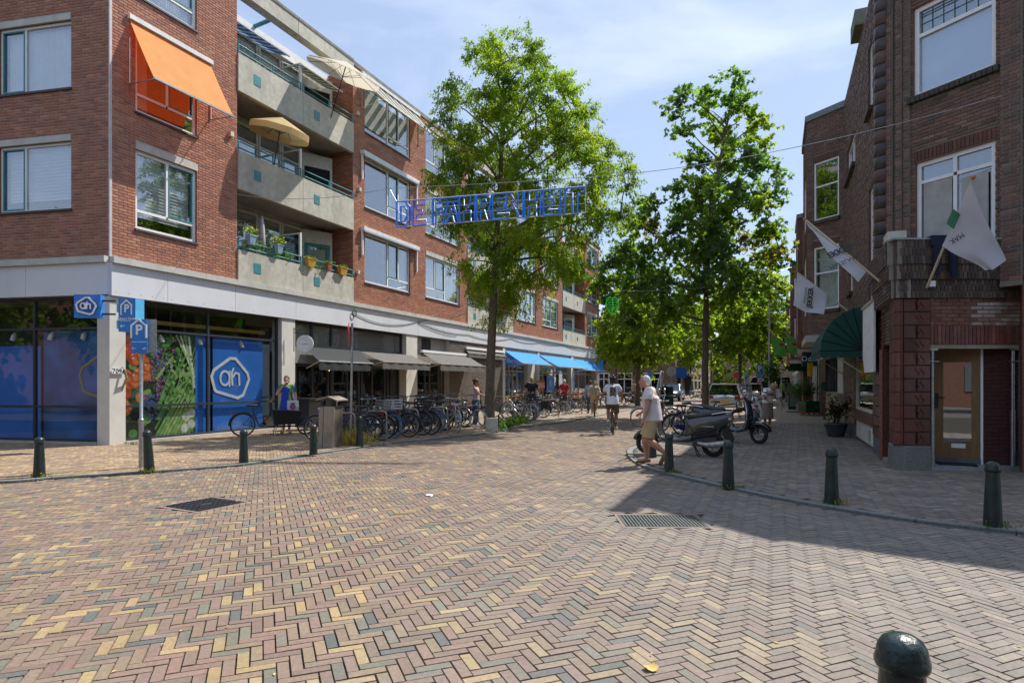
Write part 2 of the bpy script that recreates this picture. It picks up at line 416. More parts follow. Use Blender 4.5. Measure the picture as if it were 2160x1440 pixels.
pavr = poly_obj('right_pavement', clipY(rpoly, hi=YP), PZ - .014, sand)
poly_obj('left_pavement_far_end', clipY(lpoly, lo=YP), PZ - .002, pave_far)
poly_obj('right_pavement_far_end', clipY(rpoly, lo=YP), PZ - .002, pave_far)

def paver_mesh(C, U, L, Wd, z, gap=.0058, th=.016, bev=.0022):
    """C centres, U long axis (unit), L, Wd sizes arrays"""
    n = len(C); V2 = np.stack([-U[:, 1], U[:, 0]], 1); hl = (L / 2 - gap / 2)[:, None]; hw = (Wd / 2 - gap / 2)[:, None]
    V = np.zeros((n, 8, 3)); tx = (NR.rand(n) - .5) * .02; ty = (NR.rand(n) - .5) * .035; X_, Y_ = C[:, 0], C[:, 1]; dz = NR.rand(n) * .004 + .005 * np.sin(X_ * 1.7 + 1.1 * np.sin(Y_ * .8)) * np.sin(Y_ * 1.3 + X_ * .4) + .002 * np.sin(X_ * 5.1 + Y_ * 3.3)
    jl = np.random.RandomState(5).rand(n); L = L - .004 * (jl > .7); C = C + (NR.rand(n, 2) - .5) * .003
    for i, (a, b) in enumerate(((-1, -1), (1, -1), (1, 1), (-1, 1))):
        V[:, i, :2] = C + U * hl * a + V2 * hw * b; V[:, i, 2] = z - th
        V[:, i + 4, :2] = C + U * (hl - bev) * a + V2 * (hw - bev) * b; V[:, i + 4, 2] = z + dz - .002 + a * hl[:, 0] * tx + b * hw[:, 0] * ty
    f = np.array([(4, 5, 6, 7), (0, 1, 5, 4), (1, 2, 6, 5), (2, 3, 7, 6), (3, 0, 4, 7)])
    F = (f[None] + (np.arange(n) * 8)[:, None, None]).reshape(-1, 4)
    return V.reshape(-1, 3), F
def herring(ang, w_, k, x0, x1, y0, y1, org=(0, 0)):
    """herringbone bricks of width w_ and length k*w_; returns centres, axes"""
    c, s = math.cos(ang), math.sin(ang); C = []; U = []
    cor = [((x - org[0]) * c + (y - org[1]) * s, -(x - org[0]) * s + (y - org[1]) * c) for x in (x0, x1) for y in (y0, y1)]
    a0, a1 = min(p[0] for p in cor) / w_, max(p[0] for p in cor) / w_; b0, b1 = min(p[1] for p in cor) / w_, max(p[1] for p in cor) / w_
    i = np.arange(math.floor(a0) - 2 * k, math.ceil(a1) + 2 * k); j = np.arange(math.floor(b0) - 2 * k, math.ceil(b1) + 2 * k)
    I, J = np.meshgrid(i, j, indexing='ij'); r = (I - J) % (2 * k)
    h = r == 0; v = r == (2 * k - 1)
    # horizontal brick occupies cells (i..i+k-1, j); vertical brick occupies (i, j..j+k-1) start at their lowest cell
    H = np.stack([I[h] + k / 2, J[h] + .5], 1); Vv = np.stack([I[v] + .5, J[v] + k / 2], 1)
    P = np.concatenate([H, Vv]) * w_; A = np.concatenate([np.tile([c, s], (len(H), 1)), np.tile([-s, c], (len(Vv), 1))])
    X = P[:, 0] * c - P[:, 1] * s + org[0]; Y = P[:, 0] * s + P[:, 1] * c + org[1]
    m = (X > x0) & (X < x1) & (Y > y0) & (Y < y1)
    return np.stack([X, Y], 1)[m], A[m]
def inview(C, pad=5.0): return (np.abs(C[:, 0]) < C[:, 1] * (1080 / FPX) + pad) & (C[:, 1] > 1.5)
W_ = .0712
C, U = herring(P_ANG, W_, 3, -26, 24, 2.2, YF)
# openings in the paving for the ironwork
MH = [gp(341.1, 1068), gp(440, 1050), gp(522.8, 1058.3), gp(425.6, 1076.4)]
GR = [gp(1327, 1084), gp(1441.7, 1087.8), gp(1470, 1111.4), gp(1345, 1108.6)]
def centre(q): return sum(q, Vector()) / len(q)
mhc, grc = centre(MH), centre(GR); mha = math.atan2(*(MH[1] - MH[0]).yx); gra = math.atan2(*(GR[2] - GR[1]).yx)
def rect(c, a, l, w2): ca, sa = math.cos(a), math.sin(a); return [(c.x + x * ca - y * sa, c.y + x * sa + y * ca) for x, y in ((-l, -w2), (l, -w2), (l, w2), (-l, w2))]
MHR = rect(mhc, mha, .36, .36); GRR = rect(grc, gra, .30, .46)
out = inside(lpoly, C[:, 0], C[:, 1]) | inside(rpoly, C[:, 0], C[:, 1]) | inside(rect(mhc, mha, .40, .40), C[:, 0], C[:, 1]) | inside(rect(grc, gra, .37, .50), C[:, 0], C[:, 1])
m_ = inview(C) & ~out; C, U = C[m_], U[m_]
o_ = np.argsort(C[:, 1] ** 2 + (C[:, 0] * .4) ** 2); C, U = C[o_], U[o_]
col = palette(len(C), RD, RW, .11)
# the paving is coloured paler and more even towards the right hand side
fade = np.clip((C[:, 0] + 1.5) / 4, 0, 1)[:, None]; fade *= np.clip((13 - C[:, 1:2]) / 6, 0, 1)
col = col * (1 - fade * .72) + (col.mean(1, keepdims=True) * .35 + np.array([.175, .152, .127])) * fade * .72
nb = 300
for i in range(nb):
    V, F = paver_mesh(C[i:i + 1], U[i:i + 1], np.array([.2136]), np.array([W_]), 0)
    V[:, 0] -= C[i, 0]; V[:, 1] -= C[i, 1]
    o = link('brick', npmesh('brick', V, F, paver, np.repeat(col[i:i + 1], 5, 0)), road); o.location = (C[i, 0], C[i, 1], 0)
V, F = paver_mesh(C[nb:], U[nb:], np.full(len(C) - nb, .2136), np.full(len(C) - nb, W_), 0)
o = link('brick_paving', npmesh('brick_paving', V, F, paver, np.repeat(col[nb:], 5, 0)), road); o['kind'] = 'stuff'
LP = [(.36, .25, .14), (.30, .205, .14), (.40, .295, .17), (.26, .185, .14)]
RPc = [(.25, .20, .15), (.215, .18, .155), (.30, .24, .18), (.18, .155, .14)]
def kdist(C, K):
    K = np.array(K); d = np.full(len(C), 9e9)
    for a, b in zip(K[:-1], K[1:]):
        ab = b - a; t = np.clip(((C - a) @ ab) / max(ab @ ab, 1e-9), 0, 1); d = np.minimum(d, np.linalg.norm(C - (a + t[:, None] * ab), axis=1))
    return d
for poly, K, par, cols, ang in ((lpoly, KL, pavl, LP, math.radians(22)), (rpoly, KR, pavr, RPc, math.radians(20))):
    C, U = herring(ang, .0712, 3, -24, 24, 3, YP)
    m_ = inview(C) & inside(poly, C[:, 0], C[:, 1]) & (kdist(C, K) > .2); C, U = C[m_], U[m_]
    c_ = palette(len(C), cols, [3, 3, 2, 2], .12)
    V, F = paver_mesh(C, U, np.full(len(C), .2136), np.full(len(C), .0712), PZ)
    o = link('brick_paving', npmesh('brick_paving', V, F, paver, np.repeat(c_, 5, 0)), par); o['kind'] = 'stuff'
# kerb stones
kerbm = mat('kerb_stone', (.2, .215, .2), .85, var=.25, scale=30, bump=.5, bscale=120)
def kerb(K, par, side, wd=.13):
    P = [Vector((a, b, 0)) for a, b in K]; seg = []; acc = 0; cur = [P[0]]
    for a, b in zip(P, P[1:]):
        l = (b - a).length; t = 0
        while acc + l - t >= .9:
            t += .9 - acc; q = a.lerp(b, t / l); cur.append(q); seg.append(cur); cur = [q]; acc = 0
        acc += l - t; cur.append(b)
    n = 0
    for s in seg:
        if s[0].y < 1.5 or s[0].y > 42 or abs(s[0].x) > s[0].y * .9 + 2: continue
        ring0 = []; pts = [p for i, p in enumerate(s) if i == 0 or (p - s[i - 1]).length > .02]
        if len(pts) < 2: continue
        mb = MB(); rings = []
        for i, p in enumerate(pts):
            t = (pts[min(i + 1, len(pts) - 1)] - pts[max(i - 1, 0)]).normalized(); nn = Vector((-t.y, t.x, 0)) * side
            e = t * (.004 if i == 0 else (-.004 if i == len(pts) - 1 else 0)); h = PZ + .005 + R.uniform(-.002, .002)
            rings.append([p + e + Vector((0, 0, -.05)), p + e + nn * .012 + Vector((0, 0, h)), p + e + nn * wd + Vector((0, 0, h)), p + e + nn * wd + Vector((0, 0, -.05))])
        mb.loft(rings, smooth=False); mb.build('kerb_stone', kerbm, par); n += 1
kerb(KL, pavl, 1); kerb(KR, pavr, -1)

# ironwork
iron = mat('cast_iron', (.07, .072, .075), .5, .6, var=.3, scale=40, bump=.2)
t = thing('manhole_cover', 'dark square iron cover with chevron ribs set in the brick road at left', 'manhole cover', (mhc.x, mhc.y, 0), mha)
MB().box(-.36, .36, -.36, .36, -.02, .002).build('plate', iron, t)
mb = MB()
for i in range(14):
    for j in range(7):
        x = -.31 + i * .046; y = -.3 + j * .098; k = 1 if i % 2 else -1
        if abs(x) < .07 and abs(y) < .07: continue
        mb.tube([(x - .012, y - .035 * k, .006), (x + .012, y + .035 * k, .006)], .009, 5)
mb.build('rib', iron, t)['kind'] = 'stuff'
mb = MB()
for a, b, c, d in ((-.4, .4, -.4, -.365), (-.4, .4, .365, .4), (-.4, -.365, -.365, .365), (.365, .4, -.365, .365)): mb.box(a, b, c, d, -.02, .002)
mb.build('frame', mat('cover_edge', (.28, .2, .17), .8), t)
t = thing('drain_grate', 'grey iron street grate with long bars in the brick road below the shadow edge', 'drain grate', (grc.x, grc.y, 0), gra)
MB().box(-.30, .30, -.46, .46, -.05, -.035).build('sump', dark, t)
mb = MB()
for i in range(24): y = -.44 + i * .0383; mb.box(-.28, .28, y - .011, y + .011, -.03, .002)
mb.box(-.30, -.28, -.46, .46, -.03, .003); mb.box(.28, .30, -.46, .46, -.03, .003); mb.box(-.28, .28, -.46, -.45, -.03, .003); mb.box(-.28, .28, .45, .46, -.03, .003)
mb.build('grating', mat('worn_iron', (.10, .11, .105), .6, .3, var=.3, scale=30), t)
mb = MB(); mb.box(-.31, .31, -.5, -.465, -.02, .0); mb.box(-.31, .31, .465, .5, -.02, .0); mb.box(-.36, -.31, -.5, .5, -.02, .0); mb.box(.31, .36, -.5, .5, -.02, 0)
mb.build('concrete_collar', mat('collar', (.22, .17, .14), .9), t)
# litter on the ground
leafy = mat('fallen_leaf', (.5, .36, .1), .7); paperm = mat('litter_paper', (.8, .8, .78), .7)
for i, (px, py, s, m_, lab) in enumerate([(1373, 1411, .05, leafy, 'small curled yellow leaf lying on the bricks at the bottom edge'), (905, 1046, .075, paperm, 'white splash of paper on the road bricks past the manhole cover'), (1115 / 1 - 727, 978, .04, paperm, 'tiny white scrap on the left pavement between the bollards')]):
    p = gp(px, py); mb = MB(Matrix.Translation(p + Vector((0, 0, .004 + (PZ if i == 2 else 0)))) @ Matrix.Rotation(i + .4, 4, 'Z'))
    mb.sheet([[(s * (u - 1.5) * .5, s * .5 * (v - 1.5) * (1 - .25 * abs(u - 1.5)), .006 * ((u - 1.5) ** 2 + (v % 2))) for v in range(4)] for u in range(4)])
    tag(mb.build('leaf' if i == 0 else 'paper_scrap', m_), lab, 'leaf' if i == 0 else 'litter')
mb = MB()
for _ in range(520):
    side = R.random()
    K = KL if side < .55 else KR; i = R.randrange(len(K) - 1); t_ = R.random(); a, b = K[i], K[i + 1]
    x = a[0] * (1 - t_) + b[0] * t_ + R.gauss(0, .12); y = a[1] * (1 - t_) + b[1] * t_ - abs(R.gauss(0, .14))
    if side > .8: x, y = R.uniform(-3, 5), R.uniform(2.8, 9)
    if y < 2.3 or y > 40: continue
    s = R.uniform(.008, .022); a = R.uniform(0, 6.3); z = .006 + R.uniform(0, .004)
    mb.add([(x - s * math.cos(a), y - s * math.sin(a), z), (x - s * .5 * math.sin(a), y + s * .5 * math.cos(a), z + .004), (x + s * math.cos(a), y + s * math.sin(a), z), (x + s * .5 * math.sin(a), y - s * .5 * math.cos(a), z + .003)], [(0, 1, 2, 3)])
tag(mb.build('leaf_litter', leafy), 'dry yellow leaf crumbs scattered along the kerbs', 'leaf litter', kind='stuff')
# ---------------- left apartment building ----------------
F2 = Wall(CORN, D2, N2)
d1 = Vector(((-5200 - 1080) / FPX, 1, 0)).normalized(); F1 = Wall(CORN, d1, (-d1.y, d1.x, 0))

sx = F2.s_
S1, S2, S3, S4, S5, S6, S7 = sx(500), sx(744.5), sx(985), sx(1081), sx(1186), sx(1233.7), sx(1263.5)
LB = thing('apartment_building', 'long red brick apartment block with concrete balconies above a row of shops', 'building', (CORN.x, CORN.y, 0))
mortar = mat('mortar', (.44, .40, .35), .95, bump=.3)
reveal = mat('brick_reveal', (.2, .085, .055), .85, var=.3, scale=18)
brickm = mat('red_brick', (1, 1, 1), .82, var=.16, scale=30, attr=True, bump=.4, bscale=150, dirt=.22, dirtcol=(.12, .07, .055))
BC = [(.40, .155, .088), (.36, .135, .078), (.44, .185, .105), (.30, .12, .08), (.46, .21, .125)]; BW = [4, 4, 3, 1.5, 1]
ZL, ZR, ZB = 4.78, 14.2, 4.62
FL = [4.78, 7.83, 10.88]
def windowsA(z0=5.64, z1=7.72): return [(sx(286), sx(415), z0 + k, z1 + k) for k in (0, 3.07, 6.13)]
WA = windowsA(); WC1 = [(sx(769.5), sx(865), 5.70 + k, 7.72 + k) for k in (0, 3.07, 6.13)]
WC2 = [(sx(898), sx(969.5), 5.70 + k, 7.72 + k) for k in (0, 3.07, 6.13)]
WE1 = [(sx(1090), sx(1130), 5.70 + k, 7.72 + k) for k in (0, 3.07, 6.13)]
WE2 = [(sx(1144.6), sx(1177), 5.70 + k, 7.72 + k) for k in (0, 3.07, 6.13)]
WG = [(sx(1238.5), sx(1260), 5.70 + k, 7.72 + k) for k in (0, 3.07, 6.13)]
f1s = lambda px: F1.s_(px)
W1 = [(f1s(150), f1s(-2), 6.05 + k, 7.78 + k) for k in (0, 3.09, 6.18)]
W1b = [(f1s(-130), f1s(-290), 6.05 + k, 7.78 + k) for k in (0, 3.09, 6.18)]
for a, b, hs in ((0, S1, WA), (S2, S3, WC1 + WC2), (S4, S5, WE1 + WE2), (S6, S7, WG)):
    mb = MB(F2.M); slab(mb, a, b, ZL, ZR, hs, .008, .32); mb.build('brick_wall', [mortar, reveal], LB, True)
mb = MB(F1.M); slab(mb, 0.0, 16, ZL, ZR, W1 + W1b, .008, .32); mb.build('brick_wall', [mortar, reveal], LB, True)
B = []
for a, b, hs in ((0, S1, WA), (S2, S3, WC1 + WC2), (S4, S5, WE1 + WE2), (S6, S7, WG)):
    hh = [(h[0], h[1], h[2], h[3] + .2) for h in hs]
    B += bricks(a, b, ZL + .005, ZR, hh, L=.222, H=.061, gap=.015)
near = [b for b in B if b[1] < S1 + .01]; rest = [b for b in B if b[1] >= S1 + .01]
place_bricks(near, F2, LB, brickm, BC, BW, jit=.001, single=170, key=lambda b: (b[0] + max(0, b[2] - 6) * 1.2))
place_bricks(rest, F2, LB, brickm, BC, BW, jit=.001)
B = bricks(0, 9.5, ZL + .005, ZR, [(h[0], h[1], h[2], h[3] + .17) for h in W1 + W1b], L=.222, H=.061, gap=.015)
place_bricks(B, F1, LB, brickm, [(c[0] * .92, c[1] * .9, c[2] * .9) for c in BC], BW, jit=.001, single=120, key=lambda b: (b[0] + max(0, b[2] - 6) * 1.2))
# reveal bricks at balcony bays (side walls of the recesses)
for s in (S1, S2, S3, S4, S5, S6):
    sg = 1 if s in (S1, S3, S5) else -1
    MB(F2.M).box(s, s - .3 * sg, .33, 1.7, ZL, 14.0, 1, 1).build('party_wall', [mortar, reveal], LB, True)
Bs = []
for s, sg in ((S2, 1), (S4, 1), (S6, 1)):
    Ws = Wall((F2.p + F2.d * s) , -F2.n, -F2.d)
    place_bricks(bricks(.012, 1.7, ZL, 14.0, [], L=.222, H=.061, gap=.015), Ws, LB, brickm, BC, BW)
# lintels and sills
lint = mat('lintel_concrete', (.5, .49, .45), .85, var=.1, bump=.2, dirt=.25)
for W, hs, zt in ((F2, WA + WC1 + WC2 + WE1 + WE2 + WG, .19), (F1, W1 + W1b, .16)):
    for h in hs:
        MB(W.M).box(h[0] - .01, h[1] + .01, -.035, .2, h[3] + .004, h[3] + zt).build('lintel', lint, LB, True)
        MB(W.M).box(h[0] - .03, h[1] + .03, -.05, .2, h[2] - .055, h[2] - .002).build('sill', mat('dark_sill', (.06, .05, .055), .6), LB, True)
lace = mat('net_curtain', (.8, .82, .84), .9, var=.1, scale=3); blind = mat('pleated_blind', (.72, .74, .78), .8, var=.05); drape = mat('grey_drape', (.4, .4, .42), .9)
pot = mat('terracotta', (.35, .13, .07), .8)
def window(W, par, h, lay, rec=.06, cur=None, fr=None, fw=.085, name='window', gl=None, depth=.07):
    """lay: cells (u0,u1,v0,v1,kind) in fractions; kind f fixed, t teal casement"""
    s0, s1, z0, z1 = h; fr = fr or white; gl = gl or GLASS
    mb = MB(W.M); y0, y1 = rec, rec + depth
    mb.box(s0, s0 + fw, y0, y1, z0, z1); mb.box(s1 - fw, s1, y0, y1, z0, z1); mb.box(s0 + fw, s1 - fw, y0, y1, z0, z0 + fw); mb.box(s0 + fw, s1 - fw, y0, y1, z1 - fw, z1)
    us = sorted({c[0] for c in lay} - {0}); A, Bz = s0, z0; LW, LH = s1 - s0, z1 - z0
    cells = []
    for u0, u1, v0, v1, kd in lay:
        a, b, c, d = A + u0 * LW, A + u1 * LW, Bz + v0 * LH, Bz + v1 * LH
        a += fw if u0 == 0 else fw * .42; b -= fw if u1 == 1 else fw * .42; c += fw if v0 == 0 else fw * .42; d -= fw if v1 == 1 else fw * .42
        cells.append((a, b, c, d, kd))
        if u0 > 0: mb.box(a - fw * .84, a, y0 + .004, y1 - .002, c, d)
        if v0 > 0: mb.box(a, b, y0 + .004, y1 - .002, c - fw * .84, c)
    o = mb.build(name, fr, par, True)
    for a, b, c, d, kd in cells:
        q = .0
        if kd == 't':
            q = .034; m2 = MB(W.M); yy0, yy1 = y0 - .008, y1 - .01
            m2.box(a, a + q, yy0, yy1, c, d); m2.box(b - q, b, yy0, yy1, c, d); m2.box(a + q, b - q, yy0, yy1, c, c + q); m2.box(a + q, b - q, yy0, yy1, d - q, d)
            m2.build('casement', teal, o, True)
        m3 = MB(W.M); y = (y0 + y1) / 2 + R.uniform(-.003, .003); m3.box(a + q, b - q, y, y + .008, c + q, d - q); m3.build('pane', gl, o, True)
    if cur:
        m4 = MB(W.M); kind, f0, f1 = cur; a, b = s0 + fw + LW * f0, s0 + LW * f1 - fw; n = max(6, int((b - a) / .045)); yb = y1 + .1
        zb = z0 + fw
        if kind == 'lace' or kind == 'drape':
            amp = .018
            for k in range(1): m4.sheet([[(a + (b - a) * i / (n * 2), yb + amp * math.sin(i * 1.9), z) for i in range(n * 2 + 1)] for z in (zb, z1 - fw)])
        else:
            k = int((z1 - fw - z0) * (.82) / .09)
            for i in range(k): z = z1 - fw - i * .09; m4.sheet([[(a, yb, z), (b, yb, z)], [(a, yb + .022, z - .045), (b, yb + .022, z - .045)], [(a, yb, z - .09), (b, yb, z - .09)]], smooth=False)
        m4.build('curtain', {'lace': lace, 'drape': drape, 'blind': blind}[kind], o, True)
    return o
layA = [(0, .52, .24, 1, 'f'), (.52, 1, .24, 1, 't'), (0, 1, 0, .24, 'f')]
layC1 = [(0, .5, 0, 1, 'f'), (.5, .74, .22, 1, 't'), (.74, 1, .22, 1, 'f'), (.5, 1, 0, .22, 'f')]
layC2 = [(0, .28, .24, 1, 'f'), (.28, .56, .24, 1, 't'), (.56, 1, 0, 1, 'f'), (0, .56, 0, .24, 'f')]
layE = [(0, .5, 0, 1, 'f'), (.5, .78, .24, 1, 't'), (.78, 1, .24, 1, 'f'), (.5, 1, 0, .24, 'f')]
lay1 = [(0, .655, 0, 1, 'f'), (.655, 1, 0, 1, 't')]
for i, h in enumerate(WA): window(F2, LB, h, layA, cur=(('blind', 0, 1), ('drape', 0, .3), ('lace', 0, 1))[i])
for i, h in enumerate(WC1): window(F2, LB, h, layC1, cur=(('drape', .5, 1), ('lace', .5, 1), ('blind', .0, .4))[i])
for i, h in enumerate(WC2): window(F2, LB, h, layC2, cur=(('lace', 0, 1), ('lace', .5, 1), ('drape', 0, .4))[i])
for hs in (WE1, WE2, WG):
    for i, h in enumerate(hs): window(F2, LB, h, layE if hs is not WE2 else layC2, cur=('lace', 0, 1) if i < 2 else ('drape', 0, .45))
for i, h in enumerate(W1): window(F1, LB, h, lay1, cur=(('blind', 0, 1), ('lace', 0, 1), ('lace', 0, 1))[i], fw=.06)
for i, h in enumerate(W1b): window(F1, LB, h, lay1, cur=('lace', 0, 1), fw=.06)
# black boxes behind the walls: their colour stands in for unlit rooms
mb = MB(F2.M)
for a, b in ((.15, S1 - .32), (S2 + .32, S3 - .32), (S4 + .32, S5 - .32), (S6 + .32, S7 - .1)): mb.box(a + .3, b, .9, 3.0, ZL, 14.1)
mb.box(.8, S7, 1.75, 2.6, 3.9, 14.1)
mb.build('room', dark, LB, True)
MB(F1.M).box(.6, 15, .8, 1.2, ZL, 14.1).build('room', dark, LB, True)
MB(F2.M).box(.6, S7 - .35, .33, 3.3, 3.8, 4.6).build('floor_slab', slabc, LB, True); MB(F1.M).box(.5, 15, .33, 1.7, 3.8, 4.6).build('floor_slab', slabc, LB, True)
# roof and edge
MB(F2.M).box(-.0, S7, 1.9, 12, 14.1, 14.14).build('roof', mat('roof_felt', (.1, .1, .1), .9), LB, True)
for a, b in ((0, S1), (S2, S3), (S4, S5), (S6, S7)): MB(F2.M).box(a, b + .01, -.03, .35, 14.2, 14.38).build('roof_coping', mat('weathered_coping', (.2, .19, .16), .9, var=.3, scale=3, bump=.3), LB, True)
MB(F1.M).box(0.02, 16, -.03, .35, 14.2, 14.38).build('roof_coping', MATS['weathered_coping'], LB, True)
MB(F2.M).box(S7 - .3, S7, .33, 12, 0, 14.2).build('end_wall', reveal, LB, True)
# corner strip
MB(F2.M).box(-.012, .05, -.02, .02, ZL, 14.2).build('corner_strip', mat('grey_strip', (.5, .5, .5), .5), LB, True)
# ledge between shops and dwellings
def pieces(a, b, n): return [(a + (b - a) * i / n, a + (b - a) * (i + 1) / n) for i in range(n)]
for W, a, b, n in ((F2, 0, S7, 17), (F1, 0, 16, 7)):
    for c, d in pieces(a, b, n):
        MB(W.M).box(c + .004, d - .004, -.16, .3, ZB, ZL).build('ledge_slab', lint, LB, True)
fas = mat('fascia_panel', (.68, .69, .72), .35, var=.03, scale=1.5, dirt=.08, coat=.3)
js = [0, sx(350), sx(493), sx(621), sx(744), sx(817), sx(880), sx(933), sx(981), sx(1030), sx(1075), sx(1109), sx(1133), sx(1160), sx(1184), sx(1208), sx(1232), S7 - .3]
for a, b in zip(js, js[1:]):
    MB(F2.M).box(a + .006, b - .006, -.075, .1, 3.80, ZB - .004).build('fascia_panel', fas, LB, True)
for a, b in zip([0, f1s(60), 5, 8, 11, 14], [f1s(60), 5, 8, 11, 14, 16]):
    MB(F1.M).box(a + .006, b - .006, -.075, .1, 3.82, ZB - .004).build('fascia_panel', fas, LB, True)
mb = MB(F2.M)
for a, b in zip(js, js[1:]):
    for k in range(5):
        s = a + .12 + (b - a - .24) * k / 4
        for z in (3.9, 4.5): mb.tube([(s, -.074, z), (s, -.08, z)], .011, 6)
mb.build('panel_screws', steel, LB, True)['kind'] = 'stuff'
# pillars
pil = mat('painted_concrete', (.6, .58, .53), .8, var=.06, scale=3, bump=.15, dirt=.3, dirtcol=(.3, .28, .24))
def pillar(a, b, y0=-.03, y1=.4): MB(F2.M).box(a, b, y0, y1, 0, 3.79).build('pillar', pil, LB, True)
mb = MB(); c0, c1 = F2.w(0, 0, 0), F2.w(sx(265), 0, 0); e = F1.w(f1s(205), 0, 0); inn = F2.w(sx(265), .45, 0); in2 = F1.w(f1s(205), .45, 0)
ring = [c0, c1, inn, in2, e]; mb.loft([[Vector((p.x, p.y, 0)) for p in ring][::-1], [Vector((p.x, p.y, 3.79)) for p in ring][::-1]], smooth=False); mb.build('pillar', pil, LB, True)
for a, b in ((sx(593), sx(621)), (sx(856), sx(879)), (sx(1133), sx(1137.5)), (sx(1204), sx(1209)), (sx(1256), sx(1261)), (sx(1060), sx(1065))): pillar(a, b)
# balconies
rail = mat('teal_rail', (.045, .24, .26), .35)
def balcony(a, b, k, i):
    z = (4.78, 7.76, 10.82)[k]; zt = (5.75, 8.84, 11.87)[k]; mid = a + (b - a) * .5
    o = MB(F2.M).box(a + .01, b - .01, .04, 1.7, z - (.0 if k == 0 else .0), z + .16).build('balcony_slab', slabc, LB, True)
    for c, d in ((a + .012, mid - .01), (mid + .01, b - .012)):
        q = MB(F2.M).box(c, d, -.05, .1, z - (0 if k == 0 else .12) + (.012 if k == 0 else 0), zt).build('parapet', conc, o, True)
    mb = MB(F2.M)
    for u in (.11, .60): s = a + (b - a) * u; mb.box(s, s + .29, -.062, -.045, z + .34, z + .66)
    mb.build('teal_panel', teal, o, True)
    mb = MB(F2.M)
    for zz in (.1, .3): mb.tube([(a + .05, -.0, zt + zz), (mid - .06, -.0, zt + zz)], .022, 6); mb.tube([(mid + .06, -.0, zt + zz), (b - .05, -.0, zt + zz)], .022, 6)
    for s in (a + .05, a + (b - a) * .26, mid - .06, mid + .06, a + (b - a) * .75, b - .05): mb.tube([(s, 0, zt - .2), (s, 0, zt + .32)], .025, 6)
    mb.build('railing', rail, o, True)
    return o
frw = mat('cream_frame', (.62, .6, .54), .5)
def backwall(a, b, k):
    z = (4.94, 7.92, 10.98)[k]; zt = z + 2.62; Y = 1.45
    cream = MB(F2.M); cream.box(a, b, Y + .12, Y + .2, z, zt + .25); cream.build('back_wall', mat('render', (.5, .48, .43), .8), LB, True)
    n = 4; wd = (b - a - 1.3) / n
    for i in range(n):
        s0 = a + .1 + i * wd; h = (s0, s0 + wd - .03, z + .05, zt)
        window(F2, LB, h, [(0, 1, 0, .78, 't' if i % 3 == 0 else 'f'), (0, 1, .78, 1, 'f')], rec=Y, fr=frw, cur=('lace', 0, 1) if (i + k) % 2 == 0 else None, name='balcony_window')
    # angled door wall near the far end
    M = F2.M @ Matrix.Translation((b - 1.25, Y, 0)) @ Matrix.Rotation(math.radians(-28), 4, 'Z')
    mb = MB(M); mb.box(0, .09, 0, .07, z, zt); mb.box(1.13, 1.22, 0, .07, z, zt); mb.box(.09, 1.13, 0, .07, zt - .5, zt); o = mb.build('door_frame', frw, LB, True)
    mb = MB(M)
    if k == 0:
        mb.box(.1, .22, .0, .05, z, zt - .5); mb.box(1.0, 1.12, .0, .05, z, zt - .5); mb.box(.22, 1.0, 0, .05, zt - .62, zt - .5); mb.box(.22, 1.0, 0, .05, z, z + .5); mb.build('door', teal, o, True)
        MB(M).box(.22, 1.0, .02, .03, z + .5, zt - .62).build('pane', GLASS, o, True)
        MB(M).box(.22, 1.0, .12, .13, z + .5, zt - .7).build('curtain', lace, o, True)
    else:
        mb.box(.1, 1.12, .1, .14, z, zt - .5); mb.build('open_doorway', dark, o, True)
    MB(M).box(.12, 1.1, .05, .06, zt - .42, zt - .08).build('vent_panel', anth, o, True)
    if k < 2:
        return
for (a, b) in ((S1, S2), (S3, S4), (S5, S6)):
    for k in range(3): balcony(a, b, k, 0); backwall(a, b, k)
    # open beam across the top of the bay
    for c, d in ((a + .004, a + (b - a) * .46), (a + (b - a) * .46 + .02, b - .004)):
        o = MB(F2.M).box(c, d, -.045, .3, 13.8, 14.3).build('roof_beam', conc, LB, True)
        MB(F2.M).box(c, d, -.07, .32, 14.304, 14.4).build('beam_cap', MATS['weathered_coping'], o, True)
    MB(F2.M).tube([(a + (b - a) * .33, .25, 14.05), (a + (b - a) * .33, 1.9, 13.9)], .07, 6).build('steel_strut', rail, LB, True)
    MB(F2.M).box(a, b, 1.2, 1.9, 13.55, 13.95).build('roof_edge', white, LB, True)
    # privacy screen
    for k in range(3):
        z = (4.94, 7.92, 10.98)[k]; s = a + (b - a) * .51
        o = MB(F2.M); o.box(s, s + .06, .12, .2, z, z + 2.0); o.box(s, s + .05, .2, 1.45, z + 1.95, z + 2.0); o = o.build('screen_frame', white, LB, True)
        MB(F2.M).box(s + .02, s + .03, .2, 1.44, z + .05, z + 1.95).build('screen_glass', glassmat('wired_glass', (.35, .42, .4), 1.5, .2) if k == 0 and a == S1 else GLASSD, o, True)
# small wall boxes
for px, py, off in ((485, 284, .06), (752, 240, .06), (756, 400, .06), (753, 574, .06)):
    s = F2.s_(px); z = F2.z_(px, py); MB(F2.M).box(s - .06, s + .06, -.11, 0.002, z - .07, z + .07).build('wall_lamp', mat('cream_plastic', (.6, .57, .48), .5), LB, True)

